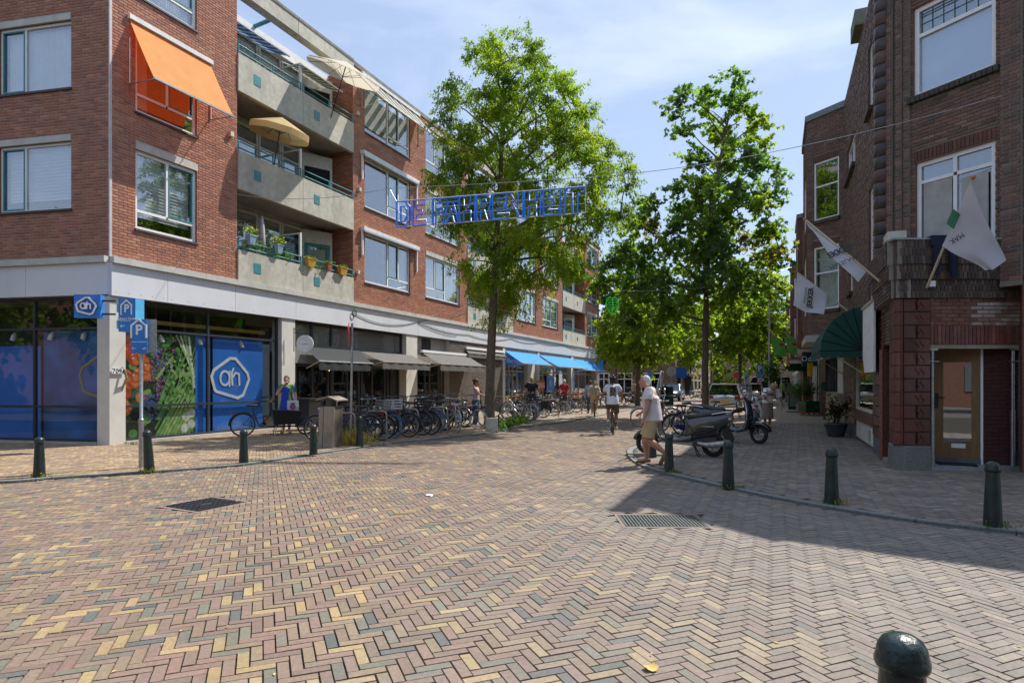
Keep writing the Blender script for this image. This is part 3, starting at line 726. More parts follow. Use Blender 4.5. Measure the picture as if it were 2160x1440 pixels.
# ---------------- ground floor shops ----------------
def bars(W, par, s_list, z_list, s0, s1, z0, z1, y0, y1, m, wv=.06, wh=.06, name='shop_frame'):
    mb = MB(W.M)
    for s in s_list: mb.box(s - wv / 2, s + wv / 2, y0, y1, z0, z1)
    ss = sorted(s_list)
    for z in z_list:
        for a, b in zip(ss, ss[1:]): mb.box(a + wv / 2, b - wv / 2, y0 + .004, y1 - .004, z - wh / 2, z + wh / 2)
    o = mb.build(name, m, par, True); zs = sorted(z_list)
    for a, b in zip(ss, ss[1:]):
        for c, d in zip(zs, zs[1:]):
            y = (y0 + y1) / 2 + R.uniform(-.004, .004)
            MB(W.M).box(a + wv / 2, b - wv / 2, y, y + .01, c + wh / 2, d - wh / 2).build('pane', GLASSD, o, True)
    return o
SA, SM, SE = sx(265.5), sx(446), sx(592)
z_tr1, z_tr2, z_lo, z_bt = F2.z_(302, 686, -.1), 0, F2.z_(350, 864, -.1), .12
bars(F2, LB, [SA + .03, SM, SE - .03], [z_bt, .98, 3.02, 3.76], SA, SE, .09, 3.79, .12, .2, anth)
bars(F1, LB, [f1s(204) + .03, f1s(62), f1s(-120), f1s(-300)], [.12, .98, 3.0, 3.76], 0, 9, .09, 3.79, .12, .2, anth)
MB(F2.M).box(SA, SE, -.02, .3, 0, .085).build('plinth', mat('plinth_stone', (.42, .4, .36), .8, dirt=.3), LB, True)
MB(F1.M).box(f1s(204), 14, -.02, .3, 0, .085).build('plinth', MATS['plinth_stone'], LB, True)
# printed window posters: flat boards standing behind the glass
bluep = mat('blue_print', (.04, .22, .75), .5, var=.1, scale=1.5); palep = mat('pale_print', (.45, .52, .55), .6)
sy = lambda px: F2.s_(px, -.26)
o = MB(F2.M).box(sy(412), sy(443), .26, .27, .1, 2.98).build('blue_poster', bluep, LB, True)
o = MB(F2.M).box(sy(449), sy(554), .26, .27, .1, 2.98).build('blue_poster', bluep, LB, True)
MB(F2.M).box(sx(555) + .01, SE, .5, .51, .5, 2.9).build('pale_board', palep, LB, True)
def hexlogo(M, W_, H_, mt, par, th=.05, letters=True, name='logo', tcol=None):
    # rounded house-like outline with small lettering
    pts = [(-.38, -.30), (.16, -.46), (.30, -.40), (.46, -.02), (.42, .12), (.10, .46), (-.04, .46), (-.44, .18), (-.5, .04), (-.42, -.26), (-.38, -.30)]
    P = [(x * W_, 0, z * H_) for x, z in pts]; mb = MB(M); mb.ribbon(P, th); o = mb.build(name, mt, par, True)
    if letters:
        cx, r = -.17 * W_, .115 * W_; mb = MB(M); e = th * .75
        mb.ribbon([(cx + r * math.cos(a), 0, r * 1.25 * math.sin(a)) for a in [.3 + i * 5.7 / 16 for i in range(17)]], e)
        mb.ribbon([(cx + r, 0, r * 1.35), (cx + r, 0, -r * 1.5)], e, y=-.001); mb.ribbon([(.05 * W_, 0, .24 * H_), (.0 * W_, 0, .12 * H_), (.02 * W_, 0, -.17 * H_)], e, y=-.002)
        mb.ribbon([(.02 * W_, 0, .02 * H_), (.1 * W_, 0, .13 * H_), (.19 * W_, 0, .10 * H_), (.2 * W_, 0, -.17 * H_)], e, y=-.003); mb.build(name + '_letters', mt, par, True)
    return o
whp = mat('white_print', (.8, .8, .78), .5)
hexlogo(F2.M @ Matrix.Translation((sy(488), .255, 1.74)), 1.5, 1.35, mat('bright_print', (.95, .95, .93), .6), o, .045)
# greengrocery print: flat coloured discs, berries, stalks on one board
gb = MB(F2.M).box(SA, sy(411.5), .26, .27, .1, 2.98).build('vegetable_poster', mat('dark_print', (.02, .03, .015), .6), LB, True)
pr = [mat('print_' + n, c, .5, var=.25, scale=7) for n, c in (('tomato', (.62, .08, .03)), ('orange', (.75, .24, .06)), ('grape', (.22, .07, .17)), ('berry', (.10, .14, .32)), ('leaf_green', (.12, .30, .05)), ('pale_green', (.40, .55, .18)), ('stalk', (.2, .42, .1)), ('mushroom', (.8, .77, .65)), ('highlight', (.85, .75, .65)), ('deep_green', (.04, .13, .03)))]
mb = MB(F2.M); pa, pb = SA, sy(411.5); PW = pb - pa; yy = [.259]
def disc(u, z, r, m, rz=None, n=12):
    yy[0] -= .00004; rz = rz or r; u = max(r / PW + .004, min(1 - r / PW - .004, u))
    mb.add([(pa + u * PW + r * math.cos(2 * PI * i / n), yy[0], z + rz * math.sin(2 * PI * i / n)) for i in range(n)], [tuple(range(n))], m)
def blade(u0, z0, u1, z1, w0, w1, m):
    yy[0] -= .00004; a = Vector((u0 * PW, z0)); b = Vector((u1 * PW, z1)); t = (b - a).normalized(); q = Vector((-t.y, t.x))
    mb.add([(pa + max(.01, min(PW - .01, p.x)), yy[0], max(.11, min(2.97, p.y))) for p in (a - q * w0, b - q * w1, b + q * w1, a + q * w0)], [(0, 1, 2, 3)], m)
for _ in range(90): disc(R.uniform(0, 1), R.uniform(.2, 2.9), R.uniform(.05, .16), R.choice([4, 9, 9, 6]))
for i in range(26):
    u, z = R.uniform(.0, .34), R.choice([R.uniform(.75, 2.8), R.uniform(1.2, 2.3)]); r = R.uniform(.11, .2); disc(u, z, r, R.choice([0, 0, 1])); disc(u - .02, z + r * .35, r * .2, 8); disc(u + .012, z - r * .1, r * .62, 1)
for i in range(110): u = R.gauss(.52, .09); z = R.gauss(1.95, .42); disc(u, z, R.uniform(.035, .06), R.choice([2, 2, 3])); disc(u - .004, z + .018, .012, 8)
for i in range(60): disc(R.uniform(.3, .6), R.uniform(.6, 1.3), R.uniform(.03, .05), 3)
for i in range(40): disc(R.gauss(.5, .12), R.gauss(2.75, .1), R.uniform(.03, .08), R.choice([4, 9]))
for i in range(46):
    u = R.uniform(.42, .98); z = R.uniform(.15, 1.9); blade(u, z, u + R.uniform(.1, .3), z + R.uniform(.5, 1.1), R.uniform(.02, .05), R.uniform(.005, .02), R.choice([6, 5, 4, 6]))
for i in range(10): u = .45 + i * .05; blade(u, .14, u + .3, 1.25, .045, .03, R.choice([5, 6])); blade(u + .006, .14, u + .306, 1.25, .008, .006, 5)
for i in range(4): blade(.72 + i * .06, 2.95, .98, 1.9 - i * .15, .03, .045, R.choice([7, 5]))
for i in range(22): disc(R.gauss(.85, .07), R.gauss(1.85, .1), .05, 5)
for u, z in ((.86, .62), (.94, .4), (.84, .3), (.95, .72)): disc(u, z, .13, 7)
for i in range(120): disc(R.uniform(.55, .95), R.uniform(1.0, 2.5), R.uniform(.015, .05), R.choice([4, 5, 9]))
mb.build('vegetable_print', pr, gb, True)
# posters behind the side street window
o = MB(F1.M).box(f1s(203), f1s(66), .34, .35, .1, 2.95).build('blue_poster', mat('deep_blue_print', (.03, .14, .42), .5, var=.5, scale=1.1), LB, True)
gold = mat('gold_print', (.32, .24, .12), .6)
hexlogo(F1.M @ Matrix.Translation((f1s(196), .33, 1.75)) @ Matrix.Diagonal((-1, 1, 1, 1)), 1.5, 1.35, gold, o, .03, letters=False)
MB(F1.M).box(f1s(40), f1s(-60), .6, .62, .1, 2.6).build('blue_poster', bluep, LB, True)
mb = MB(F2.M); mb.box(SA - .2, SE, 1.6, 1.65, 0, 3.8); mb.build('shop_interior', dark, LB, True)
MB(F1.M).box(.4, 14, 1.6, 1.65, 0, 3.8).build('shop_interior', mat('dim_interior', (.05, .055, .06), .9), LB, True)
yb = mat('yellow_beam', (.5, .32, .06), .6)
MB(F2.M).box(SA + .3, SE, .7, .8, 3.25, 3.36).build('ceiling_beam', yb, LB, True)
spot = mat('spot_white', (.65, .65, .62), .4)
for W, ss in ((F2, (sx(300), sx(352), sx(433), sx(520))), (F1, (f1s(160), f1s(90), f1s(10)))):
    for s in ss: MB(W.M).tube([(s, .28, 2.93), (s + .02, .26, 2.85), (s + .05, .24, 2.72)], [.02, .06, .06], 8).build('spotlight', spot, LB, True)
# house number plate
pl = MB(F2.M).box(sx(234), sx(261), -.045, -.032, F2.z_(240, 788, .03), F2.z_(240, 778, .03) + .02).build('number_plate', whp, LB, True)
text_mesh('number', '709c', .17, black, TW(F2, (sx(234) + sx(261)) / 2, -.047, F2.z_(247, 783, .03) + .005), pl)
# cafe front
c0, c1 = sx(622), sx(856)
o = bars(F2, LB, [c0 + .03, sx(641), sx(676), sx(708), sx(715), sx(748), sx(772), sx(778), sx(800), sx(826), sx(832), c1 - .03], [.15, 2.25], c0, c1, .03, 2.3, .35, .43, anth, wv=.09, wh=.12)
bars(F2, LB, [c0 + .03, sx(668), sx(709), c1 - .03], [2.95, 3.72], c0, c1, 2.9, 3.79, .2, .28, anth, wv=.09, wh=.06, name='top_light_frame')
MB(F2.M).box(c0 + .1, c1 - .1, .3, .32, 2.95, 3.72).build('grey_panel', mat('warm_grey_panel', (.27, .25, .235), .7), LB, True)
MB(F2.M).box(c0, c1, .1, .4, 2.3, 2.88).build('awning_board', mat('board_grey', (.2, .2, .2), .6), LB, True)
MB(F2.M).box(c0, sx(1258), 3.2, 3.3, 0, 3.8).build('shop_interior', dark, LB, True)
for i in range(7):
    s = c0 + .8 + i * 1.05; MB(F2.M).box(s, s + .6, 1.0 + (i % 3) * .4, 1.6 + (i % 3) * .4, .0, .78).build('counter', mat('dark_wood', (.09, .05, .03), .5), LB, True)
lampm = mat('lit_bulb', (.9, .5, .1), .4, emit=(1, .45, .08, 14))
MB(F2.M).ell((sx(733), .9, 2.15), (.05, .05, .09)).build('lit_bulb', lampm, LB, True)
# next shop: small window, then dark brick
d0, d1_ = sx(879), sx(948)
bars(F2, LB, [d0 + .03, sx(889), sx(908), sx(918), sx(936), d1_ - .03], [.15, 2.5], d0, d1_, .1, 2.55, .3, .37, mat('shop_brown', (.1, .08, .07), .5), wv=.07, wh=.1)
MB(F2.M).box(d0, d1_, .25, .35, 2.55, 3.79).build('grey_panel', MATS['warm_grey_panel'], LB, True)
MB(F2.M).box(sx(899), sx(916), .2, .28, 3.0, 3.7).build('dark_hatch', dark, LB, True)
wood = mat('pale_wood', (.35, .2, .1), .6)
for i in range(5): MB(F2.M).box(sx(918), sx(934), .55, .85, .3 + i * .42, .33 + i * .42).build('shelf', wood, LB, True)
db0, db1 = d1_, sx(1060); greyb = [(.12, .095, .075), (.15, .12, .10), (.1, .08, .07)]
MB(F2.M).box(db0, db1, .012, .5, 0, 3.79).build('grey_brick_backing', mortar, LB, True)
place_bricks(bricks(db0, db1, 0.02, 3.78, []), F2, LB, brickm, greyb, [1, 1, 1], name='grey_brick')
# blue shop
e0, e1 = sx(1065), sx(1258)
sa = mat('satin_aluminium', (.5, .47, .4), .4, .3)
bars(F2, LB, [e0 + .03, sx(1072), sx(1083), sx(1091), sx(1100), sx(1116)], [.1, 2.35, 2.8], e0, e1, .05, 2.85, .3, .38, sa, wv=.08, wh=.07)
bars(F2, LB, [sx(1135) + .1, sx(1153.5), sx(1176), sx(1204) - .05], [.1, 2.35, 2.8], e0, e1, .05, 2.85, .3, .38, sa, wv=.08, wh=.07)
bars(F2, LB, [sx(1209) + .05, sx(1228), sx(1242), e1 - .05], [.1, 2.35, 2.8], e0, e1, .05, 2.85, .3, .38, sa, wv=.08, wh=.07)
MB(F2.M).box(sx(1116), sx(1133), .1, .4, 0, 3.79).build('shop_pier', pil, LB, True)
MB(F2.M).box(e0, e1, .15, .4, 2.85, 3.79).build('shop_signboard', pil, LB, True)
for a, b in ((1160, 1176), (1204, 1219)):
    o = MB(F2.M).box(sx(a), sx(b), .26, .28, .9, 2.15).build('blue_poster', bluep, LB, True)
    hexlogo(F2.M @ Matrix.Translation(((sx(a) + sx(b)) / 2, .25, 1.6)), .6, .55, whp, o, .02)
    MB(F2.M).box(sx(a) + .2, sx(b) - .2, .245, .255, 2.0, 2.03).build('poster_line', whp, o, True)
o = MB(F2.M).box(sx(1131) , sx(1147), -.05, -.02, 1.1, 1.75).build('orange_poster', mat('orange_print', (.55, .08, .03), .5), LB, True)
text_mesh('poster_word', 'BONUS', .5, whp, TW(F2, (sx(1131) + sx(1147)) / 2, -.052, 1.42), o)
o = MB(F2.M).box(sx(1066), sx(1092), -.12, .1, 2.72, 3.25).build('shop_sign', bluep, LB, True)
text_mesh('sign_word', 'Albert Heijn', .42, whp, TW(F2, (sx(1066) + sx(1092)) / 2, -.124, 2.98), o)
# ---------------- awnings, signs and cables on the left building ----------------
def awning(W, s0, s1, zt, proj, zf, val, m, label, group=None, ytop=.0, cas=None, arms=True, stripes=None, bar=None, wob=.0):
    t = thing('awning', label, 'awning', W.w((s0 + s1) / 2, ytop, zt), group=group)
    n, k = 16, 5; mb = MB(W.M); g = []
    for j in range(k + 1):
        v = j / k; row = []
        for i in range(n + 1):
            u = i / n; row.append((s0 + (s1 - s0) * u, ytop - proj * v - .004, zt + (zf - zt) * v - .03 * math.sin(PI * v) - wob * abs(math.sin(u * 9)) * v))
        g.append(row)
    if stripes:
        b = len(mb.v); mb.v += [tuple(W.M @ Vector(p)) for r in g for p in r]
        for j in range(k):
            for i in range(n): mb.f.append((b + j * (n + 1) + i, b + j * (n + 1) + i + 1, b + (j + 1) * (n + 1) + i + 1, b + (j + 1) * (n + 1) + i)); mb.m.append(i % 2); mb.sm.append(True)
        mb.build('canopy', [m, stripes], t, True)
    else: mb.sheet(g); mb.build('canopy', m, t, True)
    if val:
        mb = MB(W.M); mb.sheet([[(s0 + (s1 - s0) * i / 24, ytop - proj - .005 - .012 * math.sin(i * 1.3), zf - q * val * (1 + .1 * (i % 2) * q)) for i in range(25)] for q in (0, .5, 1)]); mb.build('valance', m, t, True)
    mb = MB(W.M); mb.box(s0 - .01, s1 + .01, ytop - proj - .03, ytop - proj + .02, zf - .02, zf + .03); mb.build('front_bar', bar or steel, t, True)
    if cas: MB(W.M).box(s0 - .04, s1 + .04, ytop - .1, ytop + .02, zt - .02, zt + .1).build('cassette', cas, t, True)
    if arms:
        mb = MB(W.M)
        for s in (s0 + .04, s1 - .04): mb.tube([(s, ytop, zf - .25 if arms is True else zf + arms), (s, ytop - proj, zf)], .016, 5)
        mb.build('arm', bar or steel, t, True)
    return t
orange = mat('orange_canvas', (.72, .27, .07), .8, var=.08, scale=4)
def cloth(name, c, tr=.35):
    m = mat(name, c, .85, var=.08, scale=3); nt = m.node_tree; b = nt.nodes['Principled BSDF']; o = nt.nodes['Material Output']
    t = nt.nodes.new('ShaderNodeBsdfTranslucent'); t.inputs[0].default_value = (*[min(1, x * 1.1) for x in c], 1); mx = nt.nodes.new('ShaderNodeMixShader'); mx.inputs[0].default_value = tr
    nt.links.new(b.outputs[0], mx.inputs[1]); nt.links.new(t.outputs[0], mx.inputs[2]); nt.links.new(mx.outputs[0], o.inputs[0]); return m
orange = cloth('orange_cloth', (.85, .38, .12), .4)
for n_ in orange.node_tree.nodes:
    if n_.type == 'BSDF_TRANSLUCENT': n_.inputs[0].default_value = (.95, .10, .015, 1)
cas_w = mat('white_cassette', (.7, .7, .68), .4)
# orange: top bar between px 272..445
s0, s1 = sx(272), sx(443); p0 = F2.off(325, s0); 
zt = F2.z_(276, 42); zf = F2.zo(165, s0, p0)
mb = None
t = awning(F2, s0, s1, zt, p0, zf, .0, orange, 'faded orange canvas awning pulled down over the middle corner window', cas=cas_w, arms=.05)
mb = MB(F2.M)
for s in (s0, s1): mb.tube([(s, -.03, zf + .05), (s, -.03, zt - .5)], .018, 5)
mb.build('side_rail', cas_w, t, True)
# striped awning of C1 top
stripe = cloth('cream_stripe', (.62, .58, .47), .4); grn = cloth('green_stripe', (.09, .14, .11), .35)
s0, s1 = sx(762), sx(882); pr_ = F2.off(809, s0); zt = F2.z_(762, 157); zf = F2.zo(209, s0, pr_)
t = awning(F2, s0, s1, zt, pr_, zf, 0, stripe, 'green and cream striped awning let down over the top window beside the balconies', cas=cas_w, arms=-.15, stripes=grn, bar=white)
mb = MB(F2.M)
for s in (s0, s1): mb.tube([(s, -.03, zf - .2), (s, -.03, zt - .3)], .018, 5)
mb.build('side_rail', steel, t, True)
for k, lab in ((0, 'rolled-up awning cassette over the lowest wide window beside the balconies'), (1, 'rolled-up awning cassette over the middle wide window beside the balconies')):
    z = 7.80 + 3.07 * k; s0, s1 = sx(760), sx(878)
    t = thing('awning', lab, 'awning', F2.w(s0, 0, z), group='rolled-up awnings')
    MB(F2.M).box(s0, s1, -.2, 0, z - .05, z + .1).build('cassette', cas_w, t, True)
    MB(F2.M).box(s0, s1, -.22, -.17, z - .12, z - .055).build('front_bar', steel, t, True)
    mb = MB(F2.M)
    for s in (s0 + .05, s1 - .05): mb.box(s - .03, s + .03, -.1, -.02, z - 1.05, z - .06)
    mb.build('side_rail', white, t, True)
# cream awning further along, red one at the end
cream = cloth('cream_cloth', (.62, .52, .33), .4)
s0, s1 = sx(1053), sx(1080); awning(F2, s0, s1, 7.5, 1.2, 6.95, .15, cream, 'small cream awning on the lowest balcony behind the leafy street tree', ytop=.4)
red = cloth('red_cloth', (.5, .05, .03), .3)
awning(F2, sx(1236), sx(1261), 10.75, .9, 9.95, .1, red, 'small red awning on the middle window at the far corner of the block', cas=cas_w)
# shop awnings
can_d = cloth('charcoal_canvas', (.02, .024, .028), .03); can_g = cloth('sunbleached_canvas', (.12, .112, .105), .05)
def shopaw(x0, y0, x1, fx, fy, val, m, lab, grp, cas=None, drop=None, **k):
    s0, s1 = sx(x0), sx(x1); p = F2.off(fx, s0); return awning(F2, s0, s1, F2.z_(x0, y0), p, F2.zo(fy, s0, p), val, m, lab, grp, cas=cas, bar=mat('light_alu', (.55, .55, .52), .4, .3), **k)
shopaw(645, 731, 760, 673, 761, .3, can_d, 'charcoal awning of the cafe next to the round hanging sign', 'dark shop awnings', wob=.02)
shopaw(764, 741, 868, 807, 762, .28, can_g, 'grey awning over the cafe, second from the round hanging sign', 'dark shop awnings', wob=.02)
shopaw(889, 742, 987, 929, 767, .3, can_g, 'grey awning with white cassette over the shop right of the cafe pillar', 'dark shop awnings', cas=white, wob=.02)
shopaw(982, 735, 1062, 988, 744, .22, can_g, 'nearly closed grey awning on the dark brick wall behind the street tree', 'dark shop awnings', cas=white)
blu = cloth('sky_blue_canvas', (.035, .27, .62), .12)
shopaw(1065, 739, 1131, 1103, 766, .0, blu, 'bright blue shop awning nearest to the street tree', 'blue shop awnings')
shopaw(1137, 748, 1205, 1178, 773, .0, blu, 'middle one of the bright blue shop awnings', 'blue shop awnings')
shopaw(1210, 757, 1258, 1233, 780, .0, blu, 'bright blue shop awning at the far corner of the block', 'blue shop awnings')
# projecting logo box on the corner
cb = mat('logo_blue', (.03, .2, .6), .35); cb2 = mat('logo_dark_blue', (.02, .1, .42), .35); lb_ = mat('light_box_blue', (.1, .42, .72), .35)
def signbox(x0, y0, x1, y1, Y, th, m, name, lab, rz=0, cat='sign'):
    a, b = p3(x0, y1, Y), p3(x1, y0, Y); t = thing(name, lab, cat, ((a.x + b.x) / 2, Y, (a.z + b.z) / 2), rz)
    w_, h_ = (b.x - a.x) / math.cos(rz), b.z - a.z
    mb = MB(); mb.box(-w_ / 2, w_ / 2, 0, th, -h_ / 2, h_ / 2); mb.build('panel', m, t); return t, w_, h_
Yc = CORN.y
t, w_, h_ = signbox(158, 621, 210, 670, Yc - .75, .18, cb, 'hanging_sign', 'blue square sign box with a white rounded house emblem on the building corner', rz=math.radians(6))
hexlogo(Matrix.Translation((0.0, -.03, 0)), w_ * .78, h_ * .78, whp, t, .02, name='emblem')
for c in t.children:
    if c.name.startswith('emblem'): c.matrix_parent_inverse = Matrix.Identity(4)
MB().prism([(-.24, -.1), (.05, -.22), (.22, -.02), (.05, .22), (-.18, .16)], -.02, 0).build('emblem_plate', cb2, t)
mb = MB(); mb.box(w_ / 2, w_ / 2 + .3, .06, .1, .12, .16); mb.box(w_ / 2, w_ / 2 + .3, .06, .1, -.2, -.16); mb.build('bracket', black, t)
Yb = Yc - .9
t, w_, h_ = signbox(248, 629, 286, 699, Yb, .3, cb, 'parking_sign', 'tall blue parking garage box sign hung on the corner pillar', rz=math.radians(-9))
MB().box(w_ / 2 + .002, w_ / 2 + .01, .01, .29, -h_ / 2 + .01, h_ / 2 - .01).build('light_side', lb_, t)
def housep(t, s, z, m, y=-.004, P='P'):
    mb = MB(); mb.ribbon([(-s * .8, y, z - s), (-s * .8, y, z + s * .35), (0, y, z + s), (s * .8, y, z + s * .35), (s * .8, y, z - s)], s * .09, y=y); mb.build('garage_outline', m, t)
    text_mesh('letter', P, s * 1.5, m, Matrix(((1, 0, 0, 0), (0, 0, -1, y), (0, 1, 0, z - s * .15), (0, 0, 0, 1))), t, world=False, bold=.007)
def arrow(t, x, z, s, m, y=-.004):
    mb = MB(); mb.tube([(x + s, y, z), (x - s, y, z)], s * .16, 4); mb.tube([(x - s * .3, y, z + s * .6), (x - s, y, z), (x - s * .3, y, z - s * .6)], s * .16, 4); mb.build('arrow', m, t)
def ftext(t, name, body, size, x, y, z, m, **k): return text_mesh(name, body, size, m, Matrix(((1, 0, 0, x), (0, 0, -1, y), (0, 1, 0, z), (0, 0, 0, 1))), t, world=False, **k)
housep(t, h_ * .22, h_ * .22, whp); ftext(t, 'name_line', 'Albert Heijn', .1, 0, -.004, -h_ * .12, whp); MB().box(-w_ * .42, w_ * .42, -.006, 0, -h_ * .185, -h_ * .175).build('rule_line', whp, t); arrow(t, -w_ * .25, -h_ * .33, .06, whp)
mb = MB(); mb.box(-w_ / 2 - .14, -w_ / 2, .1, .16, h_ * .1, h_ * .35); mb.box(-w_ / 2 - .14, -w_ / 2, .1, .16, -h_ * .4, -h_ * .15); mb.build('bracket', lb_, t)
# parking direction sign on its pole
b = gp(298, 989); t = thing('direction_sign', 'blue parking direction plate on a grey pole beside a leaning bollard', 'traffic sign', (b.x, b.y, 0))
hz = lambda py: EYE + (HOR - py) / FPX * b.y
mb = MB(); mb.tube([(0, 0, 0), (0, 0, hz(884))], .045, 10); mb.tube([(0, 0, hz(884)), (0, 0, hz(882)), (0, 0, hz(700))], [.045, .03, .03], 10); mb.build('pole', steel, t)
w2 = 34 / FPX * b.y; zc = (hz(675) + hz(745)) / 2; hh = hz(675) - hz(745)
M = Matrix.Translation((0, -.06, zc)); mb = MB(M); mb.box(-w2 / 2, w2 / 2, -.012, .0, -hh / 2, hh / 2); pl = mb.build('plate', cb, t)
MB(M).box(-w2 / 2 + .012, w2 / 2 - .012, -.014, -.012, -hh * .17, -hh * .155).build('rule_line', whp, t)
e = thing('tmp', None, None); bpy.data.objects.remove(e)
def shift(t, n0, M_):
    for c in t.children:
        if c.name.split('.')[0] in n0 and not c.get('_s'): c.data.transform(M_); c['_s'] = 1
housep(t, .17, .14, whp, -.014); arrow(t, -.09, -.22, .04, whp, -.014); ftext(t, 'small_mark', 'ah', .07, .1, -.014, -.22, whp)
shift(t, ('garage_outline', 'letter', 'arrow', 'small_mark'), M)
for c in t.children:
    if '_s' in c: del c['_s']
MB(Matrix.Translation((.12, .05, zc + .02)) @ Matrix.Rotation(math.radians(20), 4, 'Z')).box(-.12, .12, -.01, .01, -hh / 2, hh / 2).build('side_plate', steel, t)
# round cafe sign with scrolled bracket
s = sx(617); t = thing('hanging_sign', 'round white sign disc hanging from a scrolled iron bracket by the cafe', 'sign', F2.w(s, 0, 3.2))
pr2 = .75; zc = F2.zo(724, s, pr2); mb = MB(F2.M @ Matrix.Translation((s, -pr2, zc))); mb.tube([(-.02, 0, 0), (.02, 0, 0)], .3, 24); 
c = F2.w(s, -.55, F2.z_(637, 724, .5)); mb = MB(Matrix.Translation(c)); mb.tube([(0, .02, 0), (0, -.02, 0)], .29, 24); mb.build('disc', whp, t, True)
mb = MB(Matrix.Translation(c)); mb.tube([(.2 * math.cos(a), -.022, .2 * math.sin(a)) for a in [i * .3 - .3 for i in range(13)]], .003, 4); mb.build('ring_print', gold, t, True)
mb = MB(Matrix.Translation(c)); mb.box(-.1, .12, -.024, -.02, -.03, -.01); mb.build('word_print', gold, t, True)
mb = MB(Matrix.Translation(c)); mb.tube([(-.38, 0, .55), (-.38, 0, -.28)], .016, 5); mb.tube([(-.38, 0, .38), (0, 0, .36), (.35, 0, .42)], .012, 5)
mb.tube([(-.3 + .07 * math.cos(a) * (1 - a / 9), 0, .48 + .07 * math.sin(a) * (1 - a / 9)) for a in [i * .6 for i in range(13)]], .008, 4)
mb.tube([(-.16 + .06 * math.cos(a) * (1 - a / 9), 0, .44 + .06 * math.sin(a) * (1 - a / 9)) for a in [3 + i * .5 for i in range(11)]], .008, 4); mb.tube([(0, 0, .36), (0, 0, .29)], .008, 4)
mb.build('scroll_bracket', black, t, True)
# blue sign at the end of the block
t, w_, h_ = signbox(1259, 760, 1272, 779, F2.w(S7, 0, 0).y, .1, cb, 'hanging_sign', 'small blue sign box past the last blue awning')
# cables along the fascia
cab = mat('cable', (.03, .03, .035), .7)
def sag(a, b, n=10, dz=.15): return [a.lerp(b, i / n) - Vector((0, 0, dz * 4 * (i / n) * (1 - i / n))) for i in range(n + 1)]
fz = lambda px, py: F2.w(sx(px), -.1, F2.z_(px, py, .1))
mb = MB()
pts = [fz(742, 659), fz(795, 681), fz(878, 677), fz(985, 705), fz(1075, 713), fz(1135, 722), fz(1185, 727), fz(1235, 740)]
for a, b, d in zip(pts, pts[1:], (.05, .12, .15, .2, .15, .1, .1)): mb.tube(sag(a, b, 8, d), .012, 4)
mb.tube(sag(fz(878, 677), fz(985, 650), 8, .1), .009, 4); mb.tube(sag(fz(878, 680), fz(960, 708), 8, .12), .009, 4)
c = fz(742, 660); mb.tube([c + Vector((0, 0, 0)) + F2.M.to_3x3() @ Vector((.11 * math.cos(a), -.03, .13 * math.sin(a))) for a in [i * PI / 8 for i in range(33)]], .018, 5)
tag(mb.build('cable', cab), 'black cable with a coiled loop slung along the grey fascia above the shops', 'cable')
# cables across the street
A1 = F2.w(sx(465), -.02, F2.z_(465, 403)); SGL, SGR = p3(837, 425, 14.9), p3(1235, 393, 14.7)
A2 = p3(2112, 203, 9.9)
mb = MB(); k1, k2 = SGL + Vector((-.2, .1, .35)), SGR + Vector((.3, -.1, .2))
mb.tube(sag(A1, k1, 16, .25), .007, 4); mb.tube(sag(k1, k2, 10, .02), .007, 4); mb.tube(sag(k2, A2, 18, .2), .007, 4)
mb.tube([k1, SGL], .005, 4); mb.tube([k2, SGR], .005, 4); mb.tube([k1.lerp(k2, .5), SGL.lerp(SGR, .5)], .005, 4)
tag(mb.build('cable', steel), 'thin wire spanning the street and carrying the blue letter sign', 'cable')
# ---------------- blue letter sign ----------------
t = thing('letter_sign', 'long blue tube letter sign hung on a wire across the street before the tree', 'sign', SGL.lerp(SGR, .5))
neon = mat('blue_tube', (.03, .24, .95), .35, var=.1); al = mat('thin_aluminium', (.5, .52, .54), .4, .4)
d = (SGR - SGL); Ls = d.length; ux = d.normalized(); dn = (p3(837, 480, 14.9) - SGL); H = dn.length; uz = -dn.normalized()
def sp(x, z): return SGL + ux * (x * Ls) - uz * ((1 - z) * H)
def outl(poly, m=None): 
    mb_.tube([sp(*p) for p in poly] + [sp(*poly[0])], .023, 5, cap=False)
letters = {  # outlines on a 0..1 square
 'D': [[(0, 0), (0, 1), (.55, 1), (.95, .75), (1, .5), (.95, .25), (.55, 0)], [(.28, .2), (.28, .8), (.5, .8), (.68, .66), (.72, .5), (.68, .34), (.5, .2)]],
 'E': [[(0, 0), (0, 1), (.85, 1), (.85, .8), (.27, .8), (.27, .6), (.7, .6), (.7, .42), (.27, .42), (.27, .2), (1, .2), (1, 0)]],
 'H': [[(0, 0), (0, 1), (.28, 1), (.28, .62), (.72, .62), (.72, 1), (1, 1), (1, 0), (.72, 0), (.72, .42), (.28, .42), (.28, 0)]],
 'R': [[(0, 0), (0, 1), (.6, 1), (.92, .86), (.95, .62), (.8, .47), (1, 0), (.7, 0), (.5, .4), (.28, .4), (.28, 0)], [(.28, .58), (.28, .82), (.58, .82), (.66, .7), (.58, .58)]],
 'I': [[(0, 0), (0, 1), (1, 1), (1, 0)]],
 'A': [[(0, 0), (.35, .82), (.65, .82), (1, 0), (.72, 0), (.62, .25), (.38, .25), (.26, 0)], [(.44, .4), (.5, .62), (.57, .4)]],
 'T': [[(.35, 0), (.35, .8), (0, .8), (0, 1), (1, 1), (1, .8), (.65, .8), (.65, 0)]],
 'F': [[(0, 0), (0, 1), (1, 1), (1, .82), (.12, .82), (.12, .60), (.42, .60), (.42, .42), (.12, .42), (.12, 0)]],
 'N': [[(0, .35), (0, 1), (.2, 1), (.72, .45), (.72, 1), (1, 1), (1, 0), (.72, 0), (.72, .12), (.3, .62), (.3, .35)]]}
